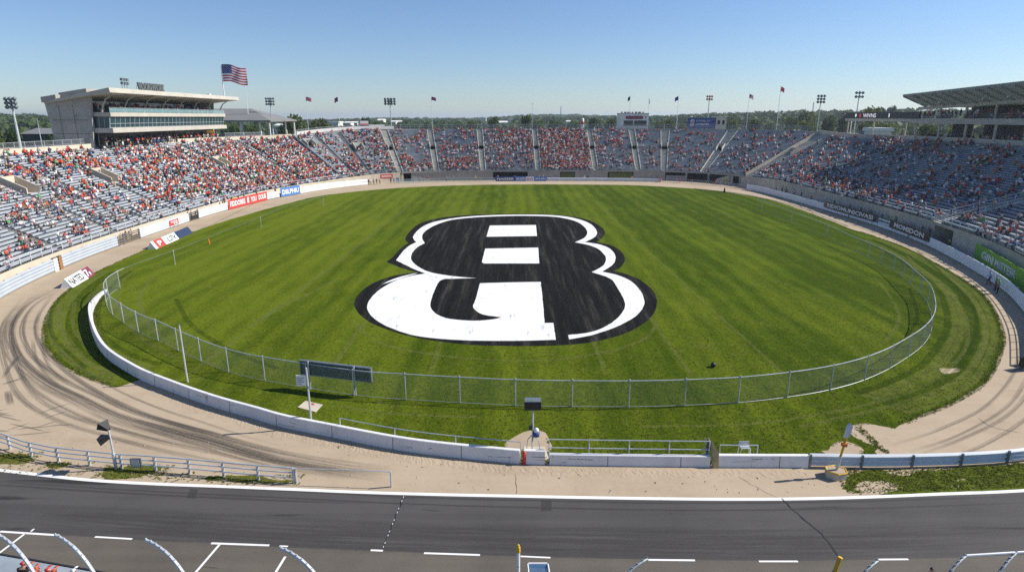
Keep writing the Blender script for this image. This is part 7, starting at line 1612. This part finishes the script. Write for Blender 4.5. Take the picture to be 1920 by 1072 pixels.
t, bs = RAY(692, 234, 230), RAY(722, 246, 230); W_ = bs.x - t.x; r = empty('billboard', (t.x, 230, bs.z), 'white billboard with yellow letters beside the red and white booth', 'billboard')
MB().obox((t.x, 230, bs.z - .3), (W_, 0, 0), (0, .25, 0), (0, 0, t.z - bs.z + .3)).build('panel', M['white_paint'], r); M['sign_yellow'] = pm('sign_yellow', (.62, .62, .04), .5, .1, 1)
MB().obox((t.x + W_ * .12, 229.97, bs.z + .8), (W_ * .8, 0, 0), (0, .03, 0), (0, 0, 1.0)).build('colour_panel', M['sign_yellow'], r); lettering('TRINAVLS', W_ * .7, .6, (t.x + W_ * .52, 229.95, bs.z + 1.3), (1, 0, 0), (0, -1, 0), M['galv'], r, .02, .02); lettering('ANVATO', W_ * .42, .4, (t.x + W_ * .7, 229.95, bs.z + .3), (1, 0, 0), (0, -1, 0), M['red'], r, .02, .02)
r.rotation_euler = (0, 0, R(26))
t, bs = RAY(1089.5, 222, 236), RAY(1095, 240, 236); r = empty('tank', ((t.x + bs.x) / 2, 236, bs.z), 'red and white upright tank behind the far stand', 'tank'); MB().lathe(((t.x + bs.x) / 2, 236, bs.z - 2), [(.55, 0), (.55, t.z - bs.z + 1.6), (.3, t.z - bs.z + 2), (0, t.z - bs.z + 2.05)], 12).build('cylinder', M['white_paint'], r, True)
MB().lathe(((t.x + bs.x) / 2, 236, t.z - 2.2), [(.57, 0), (.57, 1.1)], 12).build('red_band', M['red'], r, True)
# buildings in the landscape
def house(px, ytop, wpx, Y, dep, label, flat=False, roofm='brown_roof', hpx=5, wall='house'):
    t = RAY(px, ytop, Y); k = Y / 1195; w = wpx * k; g = terr(t.x, Y); g = min(g, t.z - 4) ; hr = hpx * k * .45; r = empty('house', (t.x, Y, g), label, 'house', 'pale houses among the trees')
    MB().obox((t.x - w / 2, Y, g - 1), (w, 0, 0), (0, dep, 0), (0, 0, t.z - hr - g + 1)).build('wall', M[wall], r); mb = MB(); e = .6; ze, zt = t.z - hr, t.z
    if flat: mb.obox((t.x - w / 2 - e, Y - e, ze), (w + 2 * e, 0, 0), (0, dep + 2 * e, 0), (0, 0, hr))
    else: mb.add([(t.x - w / 2 - e, Y - e, ze), (t.x + w / 2 + e, Y - e, ze), (t.x + w / 2 + e, Y + dep + e, ze), (t.x - w / 2 - e, Y + dep + e, ze), (t.x - w / 2 - e, Y + dep / 2, zt), (t.x + w / 2 + e, Y + dep / 2, zt)], [(0, 1, 5, 4), (2, 3, 4, 5), (1, 2, 5), (3, 0, 4), (3, 2, 1, 0)])
    mb.build('roof', M[roofm], r)
    for i in range(max(2, int(w / 6))): MB().obox((t.x - w / 2 + w * (i + .3) / max(2, int(w / 6)), Y - .06, ze - 2.6), (w / max(2, int(w / 6)) * .4, 0, 0), (0, .08, 0), (0, 0, 1.4)).build('window', M['glass_dark'], r)
for a in [(521, 232, 13, 420, 14, 'white tent roofed house left of the big round tree', False, 'house', 7), (624, 228, 20, 520, 14, 'long low white house behind the far corner', True, 'house', 6), (651, 228, 12, 560, 12, 'small white house left of the booth', False, 'house', 5), (662, 228, 16, 600, 12, 'pale house with low roof beside the booth', False, 'house', 5), (713, 223, 11, 700, 14, 'white gabled house between booth and tall floodlight', False, 'house', 6),
          (737, 226, 10, 640, 12, 'white house behind the tall floodlight mast', False, 'house', 5), (748, 226, 8, 660, 10, 'second smaller white house behind the tall floodlight mast', False, 'house', 5), (906, 220.5, 10, 900, 16, 'white house on the ridge by the short mast', True, 'house', 4), (942, 227, 17, 620, 14, 'white barn with slanted roof left of the round tree', False, 'house', 6), (957, 222, 9, 800, 14, 'pale flat house beside the round tree', True, 'house', 4), (1066, 226, 7, 700, 10, 'tiny white house behind the middle of the far stand', False, 'house', 4), (1294, 217, 16, 900, 14, 'pale roofs on the hill behind the navy billboard', False, 'house', 5)]:
    house(*a)
house(72, 241, 66, 190, 14, 'low grey roofed hall behind the sunlit stand', False, 'roof_grey', 22, 'concrete_dark_shade')
house(1658, 240, 30, 250, 8, 'long white shed seen under the LED board', True, 'house', 14)
# lattice tower far off
for px, yt, Y, lab in ((1052, 199, 1500, 'faint lattice tower on the horizon above the far stand'), (1526, 192, 900, 'grey lattice tower on the wooded hill')):
    t = RAY(px, yt, Y); g = terr(t.x, Y); r = empty('tower', (t.x, Y, g), lab, 'tower'); mb = MB(); k = Y / 1200
    for sx, sy in ((-1, -1), (1, -1), (1, 1), (-1, 1)): mb.tube([(t.x + sx * 1.3 * k, Y + sy * 1.3 * k, g), (t.x + sx * .5 * k, Y + sy * .5 * k, t.z)], .25 * k, 4)
    for i in range(8):
        z = g + (t.z - g) * i / 8; z2 = g + (t.z - g) * (i + 1) / 8; q = k * (1.3 - .1 * i); q2 = k * (1.2 - .1 * i); mb.tube([(t.x - q, Y - q, z), (t.x + q2, Y - q2, z2)], .12 * k, 4); mb.tube([(t.x + q, Y - q, z), (t.x - q2, Y - q2, z2)], .12 * k, 4)
    mb.build('lattice', M['galv'], r)
# ------------------------------------------------------------------ trees
def leaf_mat(name, lo, hi):
    m, nt, b = nodes_of(name); b.inputs['Roughness'].default_value = .7; b.inputs['Specular IOR Level'].default_value = .2
    P = worldpos(nt); n1 = noise(nt, P, .35, 4, .7); n2 = noise(nt, P, 2.0, 3, .7); oi = N(nt, 'ShaderNodeObjectInfo')
    k = mathn(nt, 'ADD', mathn(nt, 'ADD', mathn(nt, 'MULTIPLY', n1, .55), mathn(nt, 'MULTIPLY', n2, .35)), mathn(nt, 'MULTIPLY', (oi, 'Random'), .12)); c = ramp(nt, k, [(.35, lo), (.68, hi)]); L(nt, c[0], c[1], b, 'Base Color')
    tr = N(nt, 'ShaderNodeBsdfTranslucent'); L(nt, c[0], c[1], tr, 'Color'); mx = N(nt, 'ShaderNodeMixShader', Fac=.28); L(nt, b, 'BSDF', mx, 1); L(nt, tr, 'BSDF', mx, 2); L(nt, mx, 'Shader', nt.nodes['Material Output'], 'Surface'); return m
M['leaf_dark'] = leaf_mat('leaf_dark', (.022, .050, .012), (.075, .115, .026)); M['leaf_mid'] = leaf_mat('leaf_mid', (.038, .075, .014), (.115, .155, .032)); M['leaf_light'] = leaf_mat('leaf_light', (.075, .110, .016), (.18, .20, .035)); M['leaf_olive'] = leaf_mat('leaf_olive', (.065, .082, .018), (.15, .155, .040))
M['leaf_far'] = leaf_mat('leaf_far', (.028, .058, .018), (.085, .125, .034)); M['bark'] = pm('bark', (.10, .075, .05), .9, .3, 3)
def crown_mesh(seed, n=1300, squash=.85, leaf=.085):
    r = np.random.default_rng(seed); lobes = [(np.array([0, 0, .1]), .62)] + [(np.array([math.cos(a) * d, math.sin(a) * d, z]), s_) for a, d, z, s_ in zip(r.uniform(0, 6.28, 9), r.uniform(.3, .62, 9), r.uniform(-.35, .55, 9), r.uniform(.26, .46, 9))]
    vs, fs = [], []
    for i in range(n):
        c, s_ = lobes[r.integers(0, len(lobes))]; d = r.normal(size=3); d /= np.linalg.norm(d); p = c + d * s_ * r.uniform(.62, 1.05); p[2] *= squash
        a = r.normal(size=3); a /= np.linalg.norm(a); b_ = np.cross(a, d * .6 + r.normal(size=3) * .6); b_ /= np.linalg.norm(b_) + 1e-6; l = leaf * r.uniform(.6, 1.35); k = len(vs)
        vs += [tuple(p - a * l - b_ * l * .2), tuple(p + b_ * l * .6), tuple(p + a * l), tuple(p - b_ * l * .7 + a * .1 * l)]; fs.append((k, k + 1, k + 2, k + 3))
    lo = min(v[2] for v in vs); hi = max(v[2] for v in vs); wx = max(abs(v[0]) for v in vs)
    me = bpy.data.meshes.new('crown'); me.from_pydata([(v[0] / wx, v[1] / wx, (v[2] - lo) / (hi - lo)) for v in vs], [], fs); return me
CR = {}
for mt in ('leaf_dark', 'leaf_mid', 'leaf_light', 'leaf_olive'):
    for v in range(3): me = crown_mesh(hash(mt) % 97 + v * 13 if False else {'leaf_dark': 1, 'leaf_mid': 2, 'leaf_light': 3, 'leaf_olive': 4}[mt] * 31 + v * 7); me.materials.append(M[mt]); CR[mt, v] = me
tk = MB(); tk.tube([(0, 0, 0), (.02, .01, .35), (0, .03, .7), (.02, 0, 1.0)], [.05, .038, .024, .008], 7)
for a, z in ((.3, .4), (2.2, .48), (4.1, .44), (5.4, .58), (1.3, .62)): tk.tube([(0, 0, z), (math.cos(a) * .16, math.sin(a) * .16, z + .14), (math.cos(a) * .3, math.sin(a) * .3, z + .3)], [.024, .015, .005], 5)
_t = tk.build('trunk', M['bark']); TRUNK = _t.data; bpy.data.objects.remove(_t)
def tree(px, ytop, wpx, Y, mt, label, v=0, group=None):
    t = RAY(px, ytop, Y); g = terr(t.x, Y) - .2; H_ = max(5.0, t.z - g); r = empty('tree', (t.x, Y, g), label, 'tree', group); w = wpx * Y / 1195 / 2
    o = bpy.data.objects.new('trunk', TRUNK); COL.objects.link(o); o.parent = r; o.scale = (H_ * .75, H_ * .75, H_ * .85)
    c = bpy.data.objects.new('crown', CR[mt, v % 3]); COL.objects.link(c); c.parent = r; cz = min(H_ * .82, 2.3 * w); c.location = (0, 0, H_ - cz); c.scale = (w, w, cz); c.rotation_euler = (0, 0, px * .37)
for i, a in enumerate([
    (555, 212.5, 46, 300, 'leaf_mid', 'big round tree rising behind the far corner next to the pavilion'), (596, 221, 42, 305, 'leaf_olive', 'yellow green tree leaning out from behind the big round tree'), (530, 231, 22, 310, 'leaf_dark', 'low dark bush at the foot of the big round tree'), (622, 232, 30, 330, 'leaf_olive', 'low olive tree in front of the long white house'), (655, 233, 30, 330, 'leaf_olive', 'low olive tree left of the booth'), (683, 218, 26, 380, 'leaf_dark', 'dark tree standing up right behind the booth'), (702, 226, 24, 350, 'leaf_mid', 'green tree behind the yellow lettered billboard'),
    (752, 228, 24, 380, 'leaf_dark', 'dark tree right of the tall floodlight mast'), (776, 229, 26, 390, 'leaf_mid', 'tree behind the first far stairs'), (800, 228, 26, 400, 'leaf_dark', 'dark tree left of the dark purple flag'), (826, 226, 28, 420, 'leaf_mid', 'tree right of the dark purple flag'), (858, 227, 30, 420, 'leaf_dark', 'dark tree above the second far section'), (884, 225, 26, 430, 'leaf_mid', 'tree left of the short mast'), (924, 216.5, 24, 360, 'leaf_mid', 'roundish tree left of the white barn'), (986, 213.5, 26, 330, 'leaf_mid', 'round tree beside the thin bare mast'), (1012, 226, 26, 360, 'leaf_mid', 'green tree right of the thin bare mast'),
    (1040, 223, 28, 400, 'leaf_dark', 'dark tree below the faint lattice tower'), (1074, 226, 26, 380, 'leaf_mid', 'tree left of the red and white tank'), (1114, 219, 34, 380, 'leaf_dark', 'broad dark tree right of the red and white tank'), (1144, 220, 28, 390, 'leaf_mid', 'tree just left of the scoreboard'), (1238, 227, 24, 330, 'leaf_light', 'bright low tree right of the scoreboard'), (1256, 223, 30, 360, 'leaf_mid', 'tree left of the blue flag'), (1280, 229, 24, 320, 'leaf_light', 'bright low tree left of the navy billboard'), (1376, 224, 30, 320, 'leaf_light', 'bright tree right of the cream kiosk'), (1412, 221, 30, 350, 'leaf_mid', 'tree by the small stars and stripes pole'), (1444, 228, 28, 310, 'leaf_light', 'bright low tree left of the tallest red flag'),
    (1486, 216, 30, 360, 'leaf_mid', 'round tree between tallest flag and corner floodlight'), (1519, 224, 38, 290, 'leaf_light', 'low wide bright tree behind the corner parapet'), (1520, 207, 44, 400, 'leaf_olive', 'tall olive tree behind the low wide bright one'), (1560, 216, 34, 330, 'leaf_dark', 'dark tree right of the corner floodlight'), (1588, 212, 36, 340, 'leaf_dark', 'dark tree over the end of the LED board'), (1640, 197.5, 36, 300, 'leaf_light', 'tall bright tree poking above the LED board'), (1625, 228, 30, 280, 'leaf_mid', 'tree under the LED board'), (1672, 229, 34, 270, 'leaf_light', 'bright tree beyond the white shed'), (1674, 197, 20, 500, 'leaf_dark', 'dark conical tree on the hill beside the roof tip'),
    (1652, 200, 20, 520, 'leaf_dark', 'dark tree on the hill left of the roof tip'), (20, 237, 60, 200, 'leaf_dark', 'dark bushy tree left of the grey roofed hall'), (-20, 233, 60, 190, 'leaf_mid', 'bushy tree cut by the edge beside the sunlit stand'), (92, 252, 40, 165, 'leaf_dark', 'dark hedge like tree before the grey roofed hall'), (430, 232, 30, 290, 'leaf_mid', 'tree seen under the hip roof beside the press box'), (470, 232, 34, 300, 'leaf_mid', 'tree seen through the pavilion columns'), (1745, 228, 40, 230, 'leaf_mid', 'tree seen below the pavilion deck near its end'), (1800, 230, 40, 220, 'leaf_light', 'bright tree seen below the pavilion deck')]):
    tree(*a[:5], a[5], i, 'trees beyond the stands')
# far woodland: one mass of leaf clumps over the hills
def woodland():
    r = np.random.default_rng(9); vs, fs = [], []; k = 0
    tmpl = []
    for s_ in range(8):
        rr = np.random.default_rng(100 + s_); n = 34; d = rr.normal(size=(n, 3)); d /= np.linalg.norm(d, axis=1)[:, None]; d[:, 2] = np.abs(d[:, 2]) * .9 - .15; c = d * rr.uniform(.75, 1.08, (n, 1))
        a = rr.normal(size=(n, 3)); a -= (a * d).sum(1)[:, None] * d * .7; a /= np.linalg.norm(a, axis=1)[:, None]; b_ = np.cross(d, a) + rr.normal(size=(n, 3)) * .25; l = rr.uniform(.22, .42, (n, 1))
        tmpl.append(np.stack([c - a * l, c - b_ * l * .8, c + a * l, c + b_ * l * .9], 1).reshape(-1, 3))
    out = []; cnt = 0
    def put(x, y, h, w):
        nonlocal cnt
        g = terr(x, y); t = tmpl[r.integers(0, 8)] * np.array([w, w, h * .55]); q = r.uniform(0, 6.28); ca, sa = math.cos(q), math.sin(q)
        out.append(np.stack([t[:, 0] * ca - t[:, 1] * sa + x, t[:, 0] * sa + t[:, 1] * ca + y, t[:, 2] + g + h * .48], 1)); cnt += 1
    for i in range(5200):
        az = r.uniform(-.82, .82); d = 430 * (2600 / 430) ** (r.uniform() ** .9); x, y = d * math.sin(az), d * math.cos(az)
        if math.hypot(x, y - 110) < 300: continue
        f = math.sin(x * .011 + 2) * math.cos(y * .009 + 1) + .4 * math.sin(x * .03) ; 
        if f < -.75: continue
        if -.80 < az < -.66 and d < 620: continue
        sc = 1 + d / 2200; put(x, y, r.uniform(9, 15.5) * (1 + .05 * sc), r.uniform(4.2, 7.5) * sc)
    allp = np.concatenate(out); me = bpy.data.meshes.new('woodland'); n = len(allp) // 4
    me.vertices.add(len(allp)); me.vertices.foreach_set('co', allp.astype(np.float32).ravel()); me.loops.add(n * 4); me.loops.foreach_set('vertex_index', np.arange(n * 4, dtype=np.int32)); me.polygons.add(n); me.polygons.foreach_set('loop_start', np.arange(0, n * 4, 4, dtype=np.int32)); me.polygons.foreach_set('loop_total', np.full(n, 4, dtype=np.int32)); me.update(calc_edges=True)
    me.materials.append(M['leaf_far']); o = bpy.data.objects.new('woodland', me); COL.objects.link(o); tag(o, 'far off woodland covering the low hills to the horizon', 'woodland', kind='stuff')
woodland()
# ------------------------------------------------------------------ air, sky, sun, camera
HAZE = 0.00016
if HAZE:
    hb = MB().box((0, 1500, 24.5), (15400, 15400, 69)); o = hb.build('haze', bpy.data.materials.new('haze_air')); tag(o, kind='stuff'); m = o.data.materials[0]; m.use_nodes = True; nt = m.node_tree; nt.nodes.remove(nt.nodes['Principled BSDF'])
    pv_ = N(nt, 'ShaderNodeVolumePrincipled', Density=HAZE, Anisotropy=.3); pv_.inputs['Color'].default_value = (.80, .90, 1.0, 1); L(nt, pv_, 'Volume', nt.nodes['Material Output'], 'Volume')
SUN_EL, SUN_AZ = R(38), R(9)      # azimuth from +X towards +Y
w = bpy.data.worlds.new('World'); scene.world = w; w.use_nodes = True; nt = w.node_tree; bg = nt.nodes['Background']
sky = N(nt, 'ShaderNodeTexSky', sky_type='NISHITA'); sky.sun_disc = False; sky.sun_elevation = SUN_EL; sky.sun_rotation = PI / 2 - SUN_AZ; sky.altitude = 100; sky.air_density = 1.0; sky.dust_density = .15; sky.ozone_density = 2.5
tint = N(nt, 'ShaderNodeMixRGB', blend_type='MULTIPLY', Fac=1.0); L(nt, sky, 'Color', tint, 'Color1'); tint.inputs['Color2'].default_value = (.74, .855, 1.06, 1); L(nt, tint, 'Color', bg, 'Color'); bg.inputs['Strength'].default_value = .08
ld = bpy.data.lights.new('sun', 'SUN'); ld.energy = 4.6; ld.angle = R(.5); ld.color = (1.0, .95, .87); lo = bpy.data.objects.new('sun', ld); COL.objects.link(lo)
dv = Vector((-math.cos(SUN_EL) * math.cos(SUN_AZ), -math.cos(SUN_EL) * math.sin(SUN_AZ), -math.sin(SUN_EL))); lo.rotation_euler = dv.to_track_quat('-Z', 'Y').to_euler(); lo.location = (150, 60, 120)
cd = bpy.data.cameras.new('camera'); cd.sensor_width = 36; cd.lens = FOC / 1920 * 36; cd.clip_start = .5; cd.clip_end = 20000
cam = bpy.data.objects.new('camera', cd); COL.objects.link(cam); cam.location = (0, 0, EYE); cam.rotation_euler = (PI / 2 - PITCH, 0, 0); scene.camera = cam
vs_ = scene.view_settings; vs_.view_transform = 'Standard'; vs_.look = 'None'; vs_.exposure = 0.55; vs_.gamma = 1.0
scene.cycles.max_bounces = 6; scene.cycles.transparent_max_bounces = 24; scene.cycles.volume_bounces = 0; scene.cycles.use_denoising = False
